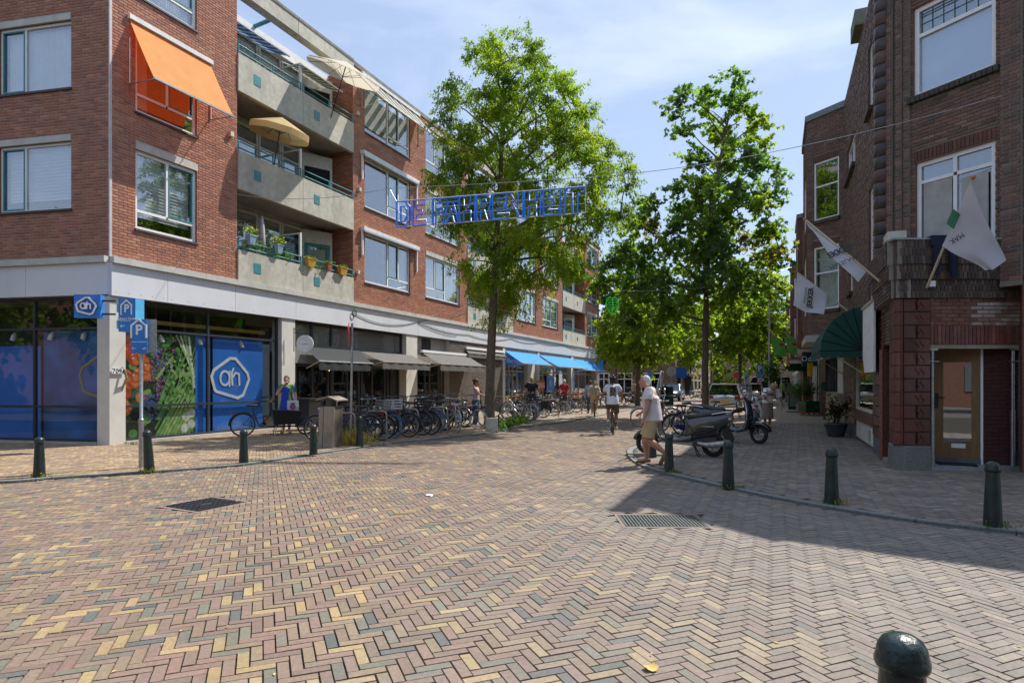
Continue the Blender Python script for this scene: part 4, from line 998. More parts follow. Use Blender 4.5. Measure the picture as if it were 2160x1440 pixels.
lay = [('D', .0, .078), ('E', .088, .158), ('F', .192, .33), ('A', .247, .33), ('H', .335, .418), ('R', .428, .505), ('E', .512, .60), ('N', .585, .672), ('H', .68, .765), ('E', .78, .862), ('I', .868, .893), ('T', .898, .995)]
for ch, a, b in lay:
    mb_ = MB()
    for poly in letters[ch]: outl([(a + (b - a) * x, .02 + .96 * z) for x, z in poly])
    mb_.build('letter', neon, t, True)
mb = MB()
for z in (0, 1): mb.tube([sp(-.003, z), sp(1.0, z)], .015, 4)
for z in (.35, .66): mb.tube([sp(.0, z), sp(1.0, z)], .007, 4)
for x in (-.003, .42, 1.0): mb.tube([sp(x, 0), sp(x, 1)], .012, 4)
mb.build('support_frame', al, t, True)
# green leaf decoration
c = p3(1292, 645, 24); t = thing('leaf_decoration', 'glowing green wire leaf hung over the street in front of the trees', 'street decoration', c); grw = mat('green_tube', (.05, .6, .08), .4, emit=(.05, .9, .1, .12))
mb = MB(Matrix.Translation((0, 0, 0)))
h = .36; outl_ = [(0, .8), (-.3, .95), (-.62, .7), (-.72, .2), (-.6, -.25), (-.35, -.65), (-.05, -1), (.3, -.7), (.55, -.3), (.68, .2), (.6, .7), (.25, .95), (0, .8)]
mb.tube([(x * h, 0, z * h) for x, z in outl_], .02, 5); mb.tube([(0, 0, .8 * h), (.02, 0, 0), (-.05 * h, 0, -1 * h)], .02, 5); mb.build('outline', grw, t)
mb = MB()
for i in range(5):
    z = .6 - i * .27
    for sg in (-1, 1): mb.tube([(0, 0, z * h), (sg * .3 * h, 0, (z + .08) * h), (sg * (.62 - .07 * i) * h, 0, (z - .12) * h)], .012, 4)
mb.build('vein', grw, t)
tag(MB().tube(sag(p3(1264, 560, 40), p3(1292, 612, 24), 6, .1), .01, 4).tube(sag(p3(1292, 612, 24), p3(1680, 560, 28), 12, .4), .01, 4).build('cable', steel), 'thin wire holding the green leaf ornament', 'cable')
# ---------------- balcony furnishings ----------------
def parasol(c, r, h, m, lab, tilt=0, az=0, val=.12, pole=True, n=8, closed=False):
    t = thing('parasol', lab, 'parasol', c); t.rotation_euler = (tilt * math.cos(az), tilt * math.sin(az), 0)
    mb = MB(); g = []
    if closed:
        mb.lathe([(.02, h), (.05, h - .1), (.09, h - .5), (.11, h - .95), (.06, h - 1.05)], 10, smooth=True); mb.build('canopy', m, t)
    else:
        ring = lambda q, dz: [(r * q * math.cos(2 * PI * i / 24) * (1 - .04 * (i % 3 != 0)), r * q * math.sin(2 * PI * i / 24) * (1 - .04 * (i % 3 != 0)), h + dz) for i in range(24)]
        mb.loft([ring(.02, 0), ring(.5, -.2), ring(1, -.42), ring(1.01, -.42 - val)], cap=False, smooth=False); mb.build('canopy', m, t)
        mb = MB()
        for i in range(8): a = 2 * PI * i / 8; mb.tube([(0, 0, h - .02), (r * .97 * math.cos(a), r * .97 * math.sin(a), h - .44)], .009, 4); mb.tube([(0, 0, h - .55), (r * .5 * math.cos(a), r * .5 * math.sin(a), h - .24)], .007, 4)
        mb.build('rib', black, t)
    MB().tube([(0, 0, 0), (0, 0, h)], .02, 6).build('pole', black, t); return t
yel = cloth('ochre_cloth', (.72, .55, .27), .5); ecru = cloth('ecru_cloth', (.72, .66, .52), .4)
p = p3(563, 420, F2.w(sx(563, 0), .0, 0).y); c = F2.w(sx(575) - .3, .15, 7.95)
YW = lambda px, o=0: F2.w(sx(px, o), -o, 0).y
Yp = YW(568, -.22); c = p3(568, 300, Yp); parasol((c.x, c.y, 7.98), .98, p3(566, 250, Yp).z - 7.98, yel, 'yellow parasol with scalloped pale rim on the middle balcony', val=.2, tilt=math.radians(13), az=math.radians(67))
Yp = YW(690, -.15); c = p3(688, 240, Yp); parasol((c.x, c.y, 10.98), 1.4, p3(690, 135, Yp).z - 10.95, ecru, 'tilted cream parasol standing on the top balcony', tilt=math.radians(22), az=math.radians(65), val=.02)
Yp = YW(553, -.3); c = p3(553, 520, Yp); parasol((c.x, c.y, 4.95), .3, p3(553, 456, Yp).z - 4.95, mat('grey_cloth', (.45, .42, .42), .9), 'folded grey parasol among the flower boxes on the lowest balcony', closed=True)
plantm = leafmat('pot_leaf'); 
def foliage(name, pts, rad, n, size, cols, mtl, parent=None, world=True, thin=.45, seed=3, up=.0):
    rs = np.random.RandomState(seed); P = np.array(pts)[rs.randint(0, len(pts), n)] + rs.normal(0, 1, (n, 3)) * np.array(rad)
    a = rs.normal(0, 1, (n, 3)); a[:, 2] += up; a /= np.linalg.norm(a, axis=1, keepdims=True); b = np.cross(a, rs.normal(0, 1, (n, 3))); b /= np.linalg.norm(b, axis=1, keepdims=True)
    s = size * (.7 + .6 * rs.rand(n, 1)); V = np.stack([P - a * s, P + b * s * thin, P + a * s, P - b * s * thin], 1).reshape(-1, 3); F = np.arange(n * 4).reshape(-1, 4)
    c = np.array(cols)[rs.randint(0, len(cols), n)] * (1 + (rs.rand(n, 1) - .5) * .5)
    return link(name, npmesh(name, V, F, mtl, c), parent, world)
bpot = mat('pale_blue_pot', (.28, .4, .52), .5); opot = mat('ochre_basket', (.55, .3, .04), .7)
GREENS = [(.07, .14, .03), (.1, .2, .03), (.05, .1, .02)]
zr = 5.75 + .3
for i, (px, py, w_, m_, lab, pl) in enumerate([(524, 505, .28, bpot, 'pale blue flower pot with yellow flowers on the balcony rail, nearer the corner', 1), (582, 524, .28, bpot, 'pale blue flower pot on the balcony rail right of the folded parasol', 1), (649, 553, .45, opot, 'ochre hanging planter on the balcony rail left of the terracotta pot', 0), (717, 571, .45, opot, 'ochre hanging planter at the far end of the balcony rail', 0), (687, 562, .2, pot, 'small terracotta pot on the balcony rail between two ochre planters', 0)]):
    s = sx(px); z = F2.z_(px, py, .05); t = thing('flower_pot', lab, 'flower pot', F2.w(s, -.12, z - .12), group='pots on the balcony rail')
    mb = MB(F2.M @ Matrix.Translation((s, -.12, z)))
    ring = lambda q, zz: [(w_ / 2 * q, -.1 * q, zz), (w_ / 2 * q, .1 * q, zz), (-w_ / 2 * q, .1 * q, zz), (-w_ / 2 * q, -.1 * q, zz)]
    mb.loft([ring(.62, -.16), ring(.95, .1), ring(1.06, .1), ring(1.06, .14), ring(.9, .14), ring(.85, .08)], smooth=False); mb.build('pot', m_, t, True)
    mb = MB(F2.M @ Matrix.Translation((s, -.12, z)))
    for q in (-.3, .3): mb.tube([(q * w_, .1, .1), (q * w_, .13, .2), (q * w_, .16, .12)], .012, 4)
    mb.build('hook', m_, t, True)
    foliage('plant', [F2.w(s + q * .1, -.12, z + .17 + (.1 if pl else 0)) for q in (-1, 0, 1)], (.08, .05, .06 if pl else .03), 220 if pl else 90, .035, GREENS + ([(.5, .42, .04), (.4, .36, .05)] if pl else [(.09, .15, .03)]), plantm, t, seed=i)
foliage_o = foliage('balcony_plant', [F2.w(sx(606), .2, 5.95), F2.w(sx(665), .2, 5.85), F2.w(sx(555), .3, 6.1)], (.2, .1, .1), 500, .05, GREENS, plantm, None); tag(foliage_o, 'loose green plants behind the lowest balcony parapet', 'plant')
c = F2.w(sx(587, -.6), .6, 6.9); mb = MB(Matrix.Translation(p3(583, 497, YW(583, -.6)))); mb.prism([(0, -.12), (-.12, .03), (-.1, .1), (-.04, .11), (0, .06), (.04, .11), (.1, .1), (.12, .03)], -.01, .01); tag(mb.build('heart_ornament', whp), 'white hanging heart ornament on the lowest balcony', 'ornament')
# awnings on the top balcony
bst = cloth('blue_stripe', (.05, .13, .34), .3)
awning(F2, S1 + .05, S1 + 2.4, 13.35, 1.0, 12.95, .0, bst, 'blue striped awning under the roof edge of the top balcony', ytop=1.15, stripes=cloth('pale_stripe', (.35, .45, .55), .3), arms=False)
awning(F2, S1 + 2.9, S2 - .6, 13.3, 1.1, 12.85, .0, grn, 'dark green striped awning behind the cream parasol on the top balcony', ytop=1.15, stripes=stripe, arms=False)
mortar_d = mat('dark_mortar', (.24, .215, .18), .95, bump=.3)
# ---------------- right hand buildings ----------------
G2P = gp(1880, 983); G2 = Wall(G2P, D2, (-D2.y, D2.x))
rs_ = G2.s_
gq = Vector(((1862 - 1080) / FPX * 12.85, 12.85)); gd = Vector((-(390 - 1080) / FPX, -1)).normalized()
G1 = Wall(gq, gd, (gd.y, -gd.x)); YF1 = gp(1895, 995).y; GF = Wall((gp(1895, 995).x, YF1), (1, 0), (0, -1))
fx_ = lambda px: GF.s_(px); fz_ = lambda py: EYE + (HOR - py) / FPX * YF1
RB = thing('corner_building', 'tall dark brick corner building with glazed red tile base and wooden door at right', 'building', (G2P.x, G2P.y, 0))
bb = mat('brown_brick', (1, 1, 1), .75, var=.2, scale=25, attr=True, bump=.4, bscale=150)
glz = mat('glazed_brick', (1, 1, 1), .35, var=.25, scale=14, attr=True, coat=.25)
DB = [(.17, .095, .07), (.14, .08, .06), (.20, .108, .075), (.10, .07, .058), (.23, .135, .09)]; DW = [4, 3, 3, 1.5, 1]
DK = [(.075, .058, .045), (.11, .075, .055), (.06, .045, .04), (.14, .09, .065)]
GL = [(.105, .022, .016), (.08, .018, .014), (.125, .032, .02), (.09, .028, .02)]
RZ = 10.3
# upper facade G1
gs = G1.s_; gz = lambda px, py: G1.z_(px, py)
wa = (gs(1926), gs(2100), gz(1926, 207), gz(1926, 20) ); wb = (gs(1931), gs(2099), 4.0, gz(1931, 345))
GE = gs(2157)
mb = MB(G1.M); slab(mb, 0, GE, 3.3, RZ, [wa, wb], .01, .4); mb.build('brick_wall', [mortar_d, reveal], RB, True)
B = bricks(gs(1926) - .06, GE, 3.4, RZ - .25, [(wa[0] - .0, wa[1], wa[2] - .13, wa[3]), (wb[0], wb[1], wb[2], wb[3] + .24)], L=.215, H=.0575, gap=.0115)
place_bricks(B, G1, RB, bb, DB, DW, single=240, key=lambda b: abs(b[2] - 6.2) + abs(b[0] - 1.6))
def soldier(a, b, z0, z1, w_=.0575, g=.0115):
    n = int((b - a + g) / (w_ + g)); st = (b - a + g) / n; return [(a + i * st, a + (i + 1) * st - g, z0, z1) for i in range(n)]
place_bricks(soldier(wb[0] - .02, wb[1] + .02, wb[3] + .02, wb[3] + .235), G1, RB, bb, [(.14, .055, .035), (.11, .045, .03)], [1, 1], name='soldier_brick', y=-.012)
mb = MB(G1.M)
for i, (a, b, *_r) in enumerate(soldier(wa[0] - .08, wa[1] + .08, 0, 1, .075)): mb = MB(G1.M); mb.box(a, b, -.10, .05, wa[2] - .125, wa[2] - .012, tb=.0); mb.build('sill_brick', mat('dark_sill_brick', (.055, .045, .035), .7, var=.4, scale=12), RB, True)
# stepped pilaster left of the windows, right one too
def steps(defs):
    for a, b, y in defs:
        MB(G1.M).box(a, b, y, .05, 3.3, RZ + .1).build('pilaster', mortar_d, RB, True)
        BB = bricks(a, b, 3.4, RZ - .5, [], L=.215, H=.0575, gap=.0115)
        place_bricks(BB, G1, RB, bb, DB, DW, y=y - .007)
        # exposed side
        Ws = Wall(G1.p + G1.d * b, -G1.n, G1.d); Ws.p = G1.p + G1.d * b + G1.n * (-y); place_bricks(bricks(.0, -y + .01, 3.4, RZ - .5, [], L=.1, H=.0575, gap=.0115), Ws, RB, bb, DB, DW)
a0, a1, a2, a3 = 0.02, gs(1889), gs(1906), gs(1921)
steps([(a0, a1, -.14), (a1 + .03, a2, -.09), (a2 + .02, a3, -.045), (gs(2112), GE, -.05)])
place_bricks(soldier(a0, a1, gz(1870, 42), gz(1870, 16)), G1, RB, bb, DK, [1, 1, 1, 1], name='soldier_brick', y=-.155)
ledm = mat('leaded_glass', (.10, .17, .22), .12, var=.3, scale=3, coat=.5)
sky_blind = mat('sky_reflection_blind', (.55, .68, .95), .6, var=.03)  # blue of the reflected sky is painted into the blind's colour
def rwin(W, h, vs, par=RB, fw=.075, cols=None, name='window', back=None, rec=.06, us=(0, 1)):
    lay = [(u0, u1, a, b, 'f') for a, b in zip(vs, vs[1:]) for u0, u1 in zip(us, us[1:])]
    return window(W, par, h, lay, rec=rec, fw=fw, name=name, cur=back, depth=.08)
ow = rwin(G1, wa, (0, .68, 1), fw=.085)
MB(G1.M).box(wa[0] + .09, wa[1] - .09, .16, .17, wa[2] + .08, wa[2] + (wa[3] - wa[2]) * .66).build('blind', sky_blind, ow, True)
# leaded top light
mb = MB(G1.M); zt0 = wa[2] + (wa[3] - wa[2]) * .71
for i in range(7):
    s = wa[0] + .12 + i * (wa[1] - wa[0] - .24) / 6; mb.box(s - .006, s + .006, .088, .094, zt0, wa[3] - .1)
for z in (zt0 + .17, zt0 + .31, zt0 + .36, zt0 + .52): mb.box(wa[0] + .1, wa[1] - .1, .086, .092, z - .006, z + .006)
mb.build('leading', anth, ow, True)
MB(G1.M).box(wa[0] + .09, wa[1] - .09, .15, .16, zt0 - .02, wa[3] - .09).build('coloured_glass', ledm, ow, True)
# first floor: balcony doors with boarded panels
ow = rwin(G1, wb, (0, .80, 1), us=(0, .5, 1), fw=.08)
brd = mat('weathered_board', (.42, .42, .39), .8, var=.12, scale=5, dirt=.45, dirtcol=(.2, .17, .1))
zb1 = wb[2] + (wb[3] - wb[2]) * .80; wm = (wb[0] + wb[1]) / 2
MB(G1.M).box(wb[0] + .13, wm - .05, .055, .075, 4.05, zb1 - .05).build('board', brd, ow, True)
MB(G1.M).box(wm + .11, wb[1] - .13, .055, .075, 4.05, zb1 - .12).build('board', brd, ow, True)
MB(G1.M).box(wb[0] + .09, wb[1] - .09, .14, .15, zb1 + .03, wb[3] - .08).build('transom_blind', mat('slate_blue', (.10, .13, .18), .5), ow, True)
MB(G1.M).box(.3, GE, .5, 1.2, 3.4, RZ).build('room', dark, RB, True)
# wall beyond, building mass, roof
G3 = Wall(G1.p + G1.d * GE, (.82, -.57), (-.57, -.82))
mb = MB(G3.M); mb.box(0, 6, 0.01, .4, 0, RZ + .1); mb.build('side_wall', reveal, RB, True)
place_bricks(bricks(0, 1.2, 3.4, 9.8, []), G3, RB, bb, DB, DW)
MB(G2.M).box(1.6, 60, 1.6, 7, .0, 9.9).build('building_core', reveal, RB, True)
MB(G1.M).box(0, GE, -.03, .5, RZ + .1, RZ + .25).build('roof_coping', mat('lead_coping', (.16, .18, .2), .5), RB, True)
# G2 upper wall
A0, A1 = 1.13, rs_(1781)
wins2 = [(rs_(1843), rs_(1833.5), G2.z_(1834, 247), G2.z_(1834, 105)), (rs_(1844), rs_(1834.5), G2.z_(1836, 640), G2.z_(1836, 402)), (rs_(1806), rs_(1788.5), G2.z_(1790, 385), G2.z_(1789, 322)), (rs_(1800), rs_(1793), G2.z_(1796, 618), G2.z_(1796, 575))]
wins2 = [(min(h[0], h[1]), max(h[0], h[1]), min(h[2], h[3]), max(h[2], h[3])) for h in wins2]
mb = MB(G2.M); slab(mb, 1.12, A1 + 1.5, 3.2, RZ + .3, wins2, .01, .35); mb.build('brick_wall', [mortar_d, reveal], RB, True)
BB = bricks(1.13, A1 + .6, 3.3, RZ + .25, [(h[0], h[1], h[2] - .08, h[3]) for h in wins2], L=.215, H=.0575, gap=.0115)
place_bricks(BB, G2, RB, bb, [(.17, .11, .085), (.14, .085, .065), (.19, .125, .1)], [1, 1, 1], jit=.02, y=-.012)
for h in wins2:
    o = rwin(G2, h, (0, 1), fw=.06, rec=.03, us=(0, .5, 1) if h[1] - h[0] > 1.2 else (0, 1), back=('lace', 0, 1)); MB(G2.M).box(h[0] - .06, h[1] + .06, -.12, .02, h[2] - .1, h[2] - .01).build('sill', MATS['dark_sill_brick'], RB, True)
MB(G2.M).box(.5, A1 + 1.5, 0, .35, RZ + .3, RZ + .4).build('roof_coping', MATS['lead_coping'], RB, True)
# rounded dark corner pier with segments
pz = 3.3; i = 0
while pz < RZ:
    z1 = pz + .27; mb = MB(); c = G2.w(1.06, .0, 0); mb.lathe([(.14, pz + .01), (.155, pz + .02), (.155, z1 - .015), (.14, z1)], 12, c=(c.x, c.y)); mb.build('pier_block', mat('dark_glazed_pier', (.05, .035, .03), .45, var=.5, scale=4) if i % 3 else mat('brown_pier', (.10, .055, .038), .6, var=.3, scale=5), RB, True); pz = z1; i += 1
c = G2.w(.95, .0, 0); MB().tube([(c.x, c.y, 0.0), (c.x, c.y, 3.3)], .035, 8).build('drain_pipe', mat('brown_pipe', (.07, .03, .025), .5), RB, True)
# roof tower piece
MB(G2.M).box(rs_(1822), rs_(1812), -.2, .3, RZ + .35, RZ + .75).build('roof_vent', mat('mossy_wood', (.16, .18, .12), .9), RB, True)
# ground floor G2: glazed pier, doorway, window, sill, vent
def tiles(W, cols_, z0, z1, hh, par, y=-.03, mt=glz, name='tile'):
    z = z0; r = 0
    while z < z1 - min(.05, hh * .5):
        for a, b in cols_:
            P, F = brick_np([(a + .004, b - .004, z + .005, min(z + hh, z1) - .005)], W.M, y, th=abs(y) + .01, jit=.004, bev=.008)
            c = palette(1, GL, [1] * 4, .22); link(name, npmesh(name, P, F, mt, np.repeat(c, 5, 0)), par, True)
        z += hh; r += 1
granite = mat('granite', (.17, .165, .15), .6, var=.45, scale=60, bump=.2, dirt=.3)
bluest = mat('blue_stone', (.10, .115, .125), .6, var=.25, scale=9)
def gz2(px, py): return G2.z_(px, py)
def pierG2(x0, x1, lab='pier'):
    a, b = rs_(x1), rs_(x0); a, b = min(a, b), max(a, b)
    MB(G2.M).box(a, b, -.02, .3, 0, .42).build('stone_base', bluest, RB, True)
    MB(G2.M).box(a + .003, b - .003, 0, .3, .42, 3.3).build('pier_core', mat('pier_red', (.05, .016, .013), .5), RB, True)
    n = max(1, round((b - a) / .3)); tiles(G2, pieces(a, b, n), .43, 3.0, .225, RB)
pierG2(1805, 1795); pierG2(1864, 1844)
sh0, sh1 = sorted((rs_(1844), rs_(1805))); MB(G2.M).box(sh0, sh1, .06, .3, 0, .12).build('stone_base', bluest, RB, True)
MB(G2.M).box(sh0, sh1, .02, .3, .12, .62).build('white_plinth', pil, RB, True)
mb = MB(G2.M); sv = rs_(1835); mb.box(sv - .22, sv + .22, -.0, .05, .2, .52); o = mb.build('vent_frame', white, RB, True)
for i in range(5): MB(G2.M).box(sv - .17, sv + .17, -.012, .0, .23 + i * .055, .262 + i * .055).build('vent_slat', steel, o, True)
place_bricks(soldier(sh0, sh1, .64, .86), G2, RB, glz, GL, [1] * 4, name='soldier_brick', y=-.05)
MB(G2.M).box(sh0, sh1, -.04, .3, .6, .86).build('brick_sill', MATS['brick_reveal'], RB, True)
ow = window(G2, RB, (sh0 + .05, sh1 - .03, .88, 2.5), [(0, 1, 0, 1, 'f')], rec=.0, gl=GLASSD, name='shop_window', fr=mat('cream_window', (.6, .56, .48), .5), fw=.08)
MB(G2.M).box(sh0, sh1, .5, .6, .6, 3.0).build('shop_interior', MATS['dim_interior'], RB, True)
MB(G2.M).box(sh0, sh1, .03, .3, 2.5, 3.3).build('fascia_board', anth, RB, True)
# fascia bricks above doorway strip next to the corner
dz0 = rs_(1880); 
mb = MB(G2.M); mb.box(-.5, rs_(1866) + .02, .0, .3, 2.35, 4.1); mb.build('brick_wall', [mortar_d], RB, True)
place_bricks(bricks(-.75, rs_(1844), 2.36, 3.0, [], L=.215, H=.0575, gap=.0115), G2, RB, glz, GL, [1] * 4, y=-.02)
place_bricks(bricks(-.75, 1.0, 3.02, 4.02, [], L=.215, H=.0575, gap=.0115), G2, RB, bb, DK, [1] * 4, y=-.03)
MB(G2.M).box(rs_(1880) + .1, rs_(1866), .1, .14, 0, 2.35).build('side_door', mat('dark_red_door', (.06, .02, .018), .4), RB, True)
MB(G2.M).box(.0, rs_(1866), -.05, .3, 0, .03).build('threshold', mat('stone_step', (.25, .26, .27), .7), RB, True)
# front (porch) part
fl = fx_(1961); fr0, fr1 = fx_(1963.5), fx_(2150.5)
zt_ = fz_(727); z_par = fz_(509)
PW_ = []
mb = MB(GF.M)
mb.box(.06, fl, 0.01, .09, .47, zt_ + .7); mb.build('pier_core', mortar_d, RB, True); MB(GF.M).box(.3, fl, .1, .5, .0, zt_ + .7).build('pier_back', mat('pier_red', (.05, .016, .013), .5), RB, True)
# granite foot with rounded corner
ring = lambda z, o=0: [GF.w(fl + o, -.02, z), GF.w(.10, -.02 - o, z), GF.w(.02, .03, z), GF.w(-.03, .12, z), G2.w(-.05, -.03 - o, z) , G2.w(.0, -.03 - o, z), G2.w(.0, .4, z), GF.w(fl, .5, z)]
mb = MB(); mb.loft([[p for p in ring(0, .03)], ring(.44, .02), ring(.47)], smooth=False); mb.build('granite_foot', granite, RB, True)
hh = (fz_(630) - .48) / 11.0
cw = [(.07, fx_(1921)), (fx_(1931.5), fl)]
for i in range(11):
    z = .48 + i * hh
    if i % 2: cs = [(.07, .33), (.335, fx_(1921)), (fx_(1932), fl)]
    else: cs = [(.07, .26), (.265, fx_(1921)), (fx_(1932), fl)]
    tiles(GF, cs, z, z + hh, hh, RB, name='tile')
    for k in range(5): tiles(GF, [(fx_(1921), fx_(1932))], z + k * hh / 5, z + (k + 1) * hh / 5, hh / 5, RB, name='small_tile', y=-.025)
    # rounded corner tiles and the face along the street
    mb = MB(); a, b = z + .005, z + hh - .005
    q = lambda zz: [GF.w(.065, -.03, zz), GF.w(.02, -.015, zz), GF.w(-.02, .02, zz), GF.w(-.045, .07, zz), G2.w(-.02, -.035, zz), G2.w(-.02, .1, zz), GF.w(.065, .1, zz)]
    mb.loft([q(a), q(b)], smooth=False); o = mb.build('corner_tile', mat('glazed_corner', (.11, .028, .02), .35, var=.25, scale=6, coat=.25), RB, True)
    # relief curl on the tiles
    for cx in ((.335 + fx_(1921)) / 2 + .04, (fx_(1932) + fl) / 2 - .03):
        mb = MB(GF.M @ Matrix.Translation((cx, -.036, z + hh / 2))); mb.tube([(.035 * math.sin(t_ * 1.1) , 0, -.075 + t_ * .03) for t_ in range(6)], [.008, .014, .012, .012, .014, .008], 5, flat=.6); mb.build('tile_relief', mat('relief_glaze', (.10, .02, .015), .25, coat=.5), RB, True)
# lintel wall over the porch
MB(GF.M).box(fl, 4.2, .012, .5, zt_, fz_(627)).build('porch_wall', mortar_d, RB, True)
zs0 = zt_; zs1 = fz_(686)
place_bricks(soldier(fl + .01, fr1 + .05, zs0 + .005, zs1 - .008), GF, RB, mat('worn_red_brick', (1, 1, 1), .5, var=.3, scale=10, attr=True, bump=.3), [(.17, .05, .04), (.14, .045, .036), (.2, .075, .06)], [1, 1, 1], name='soldier_brick')
BB = bricks(fl + .01, fr1 + .05, zs1, fz_(629), [], L=.205, H=.058, gap=.0125)
lo = [b for b in BB if not (b[0] > fx_(2040) and b[2] < fz_(640))]; hi = [b for b in BB if b not in lo]
place_bricks(lo, GF, RB, MATS['worn_red_brick'], [(.2, .06, .042), (.17, .05, .04), (.23, .085, .055)], [1, 1, 1])
place_bricks(hi, GF, RB, MATS['worn_red_brick'], [(.34, .25, .22), (.26, .14, .11), (.38, .3, .27)], [1, 1, 1])
place_bricks(bricks(fr1 + .08, 4.2, .4, fz_(629), [], L=.3, H=.2, gap=.01), GF, RB, glz, GL, [1] * 4)
MB(GF.M).box(fr1 + .06, 4.2, .02, .5, 0, zt_).build('right_pier', mortar_d, RB, True)
MB(GF.M).box(fr1 + .02, 4.2, -.03, .5, 0, .38).build('stone_base', bluest, RB, True)
# balcony parapet: two corbelled bands
for z0, z1, yo, cols_ in ((fz_(629), fz_(590), -.05, DK), (fz_(590), fz_(559), -.09, DK), (fz_(559), z_par, -.12, DK)):
    MB(GF.M).box(-.05 + yo * .3, 4.2, yo + .012, .1, z0, z1, ms=1).build('parapet_core', [mortar_d, mat('sooty_brick', (.085, .062, .048), .8, var=.3, scale=9)], RB, True)
    rows = bricks(-.03, 4.2, z0 + .004, z1, [], L=.058, H=(z1 - z0 - .022) / (2 if z1 - z0 < .3 else 3), gap=.011)
    place_bricks(rows, GF, RB, bb, DK, [1, 1, 1, 1], y=yo - .004, name='parapet_brick')
    ws = Wall(GF.p + Vector((-.06 + yo, .02)), D2, (-D2.y, D2.x))
    MB(ws.M).box(0.03, 2.2, -.005, .3, z0, z1).build('parapet_core', mortar_d, RB, True)
    place_bricks(bricks(.03, 2.2, z0 + .004, z1, [], L=.2, H=.06, gap=.011), ws, RB, bb, DK, [1, 1, 1, 1], y=-.03, name='parapet_brick')
MB(GF.M).box(-.16, 4.2, -.14, .2, z_par, z_par + .035).build('parapet_cap', mat('zinc_cap', (.3, .31, .3), .5, .3, dirt=.3), RB, True)
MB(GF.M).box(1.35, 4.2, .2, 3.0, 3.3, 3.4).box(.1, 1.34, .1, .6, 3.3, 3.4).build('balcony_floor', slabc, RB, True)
# white stone blocks with curl at the parapet
st = mat('pale_stone', (.55, .52, .44), .8, dirt=.2)
a, b = fx_(2120), fx_(2153); o = MB(GF.M).box(a, b, -.06, .25, z_par + .04, fz_(478)).build('stone_block', st, RB, True)
mb = MB(GF.M); zc = (z_par + fz_(478)) / 2; mb.tube([(a + .06 + (b - a - .12) * i / 8, -.062, zc - .02 + .02 * math.cos(i / 8 * 4 * PI)) for i in range(9)], .014, 5); mb.build('curl_relief', mat('dark_relief', (.06, .04, .03), .8), o, True)
MB(G2.M).box(-.3, .2, -.1, .2, z_par - .02, z_par + .3).build('stone_block', st, RB, True)
# porch interior: step, side wall, wooden door, poles
step = MATS['stone_step']
MB(GF.M).box(fl, fr1 + .05, -.01, 1.4, 0, .1).build('porch_step', step, RB, True)
MB(GF.M).box(fl + .05, 2.3, 1.5, 1.6, 0, zt_).build('porch_back', reveal, RB, True)
Wd = Wall(GF.p + Vector((fx_(1973) , .10)), (math.cos(math.radians(24)), math.sin(math.radians(-0) + math.radians(0)) + 0.0), (0, -1))
dA = p3(1966, 900, YF1 + .62); dBx = p3(2068, 900, YF1 + .28); dd = Vector((dBx.x - dA.x, dBx.y - dA.y)); Wd = Wall((dA.x, dA.y), dd, (dd.y, -dd.x)); Wd.n = Vector((dd.y, -dd.x)).normalized(); LD = dd.length
oak = mat('oak_door', (.21, .115, .045), .45, var=.2, scale=5, stretch=(8, 8, .8), coat=.2)
zd = lambda py: EYE + (HOR - py) / FPX * (YF1 + .45)
d0_, d1z = .2, zt_ - .05; mb = MB(Wd.M)
gl0, gl1, gz0, gz1 = LD * .24, LD * .83, zd(932), zd(764)
mb.box(0.0, gl0, 0, .06, d0_, d1z); mb.box(gl1, LD, 0, .06, d0_, d1z); mb.box(gl0, gl1, 0, .06, gz1, d1z); mb.box(gl0, gl1, 0, .06, d0_, gz0)
od = mb.build('door', oak, RB, True)
MB(Wd.M).box(gl0, gl1, .02, .03, gz0, gz1).build('pane', glassmat('door_mirror_glass', (.5, .5, .5), 3.4, .004), od, True)
MB(Wd.M).box(-.05, LD + .05, .7, .72, .2, d1z).build('hallway', dark, RB, True)
MB(Wd.M).box(gl0 + .12, gl1 - .1, -.012, 0, zd(944), zd(935)).build('letter_slot', white, od, True)
mb = MB(Wd.M); mb.box(.04, .1, -.01, 0, zd(838) - .2, zd(838) + .08); mb.tube([(.07, -.03, zd(838)), (.2, -.035, zd(838))], .01, 6); mb.tube([(.07, 0, zd(838)), (.07, -.03, zd(838))], .01, 6); mb.build('door_handle', black, od, True)
MB(Wd.M).box(LD + .001, LD + .04, -.01, .06, 0.1, d1z + .02).build('door_post', white, RB, True)
MB(Wd.M).box(-.02, LD, -.04, .1, .1, .2).build('door_sill', bluest, RB, True)
MB(Wd.M).box(.05, LD - .1, -.42, -.06, .101, .12).build('door_mat', mat('mat_black', (.012, .012, .012), .95), RB, True)
q0 = Wd.w(LD + .05, 0, 0); sw = Wall((q0.x, q0.y), Vector((fr1 + GF.p.x + .04 - q0.x, YF1 + .12 - q0.y)), (0, -1)); sw.n = Vector((sw.d.y, -sw.d.x)); sw = Wall(sw.p, sw.d, sw.n)
MB(sw.M).box(0, 1.2, .015, .2, .1, zt_).build('porch_side_wall', reveal, RB, True)
place_bricks(bricks(0, .95, .11, zt_, []), sw, RB, bb, [(.07, .02, .022), (.06, .02, .02)], [1, 1])
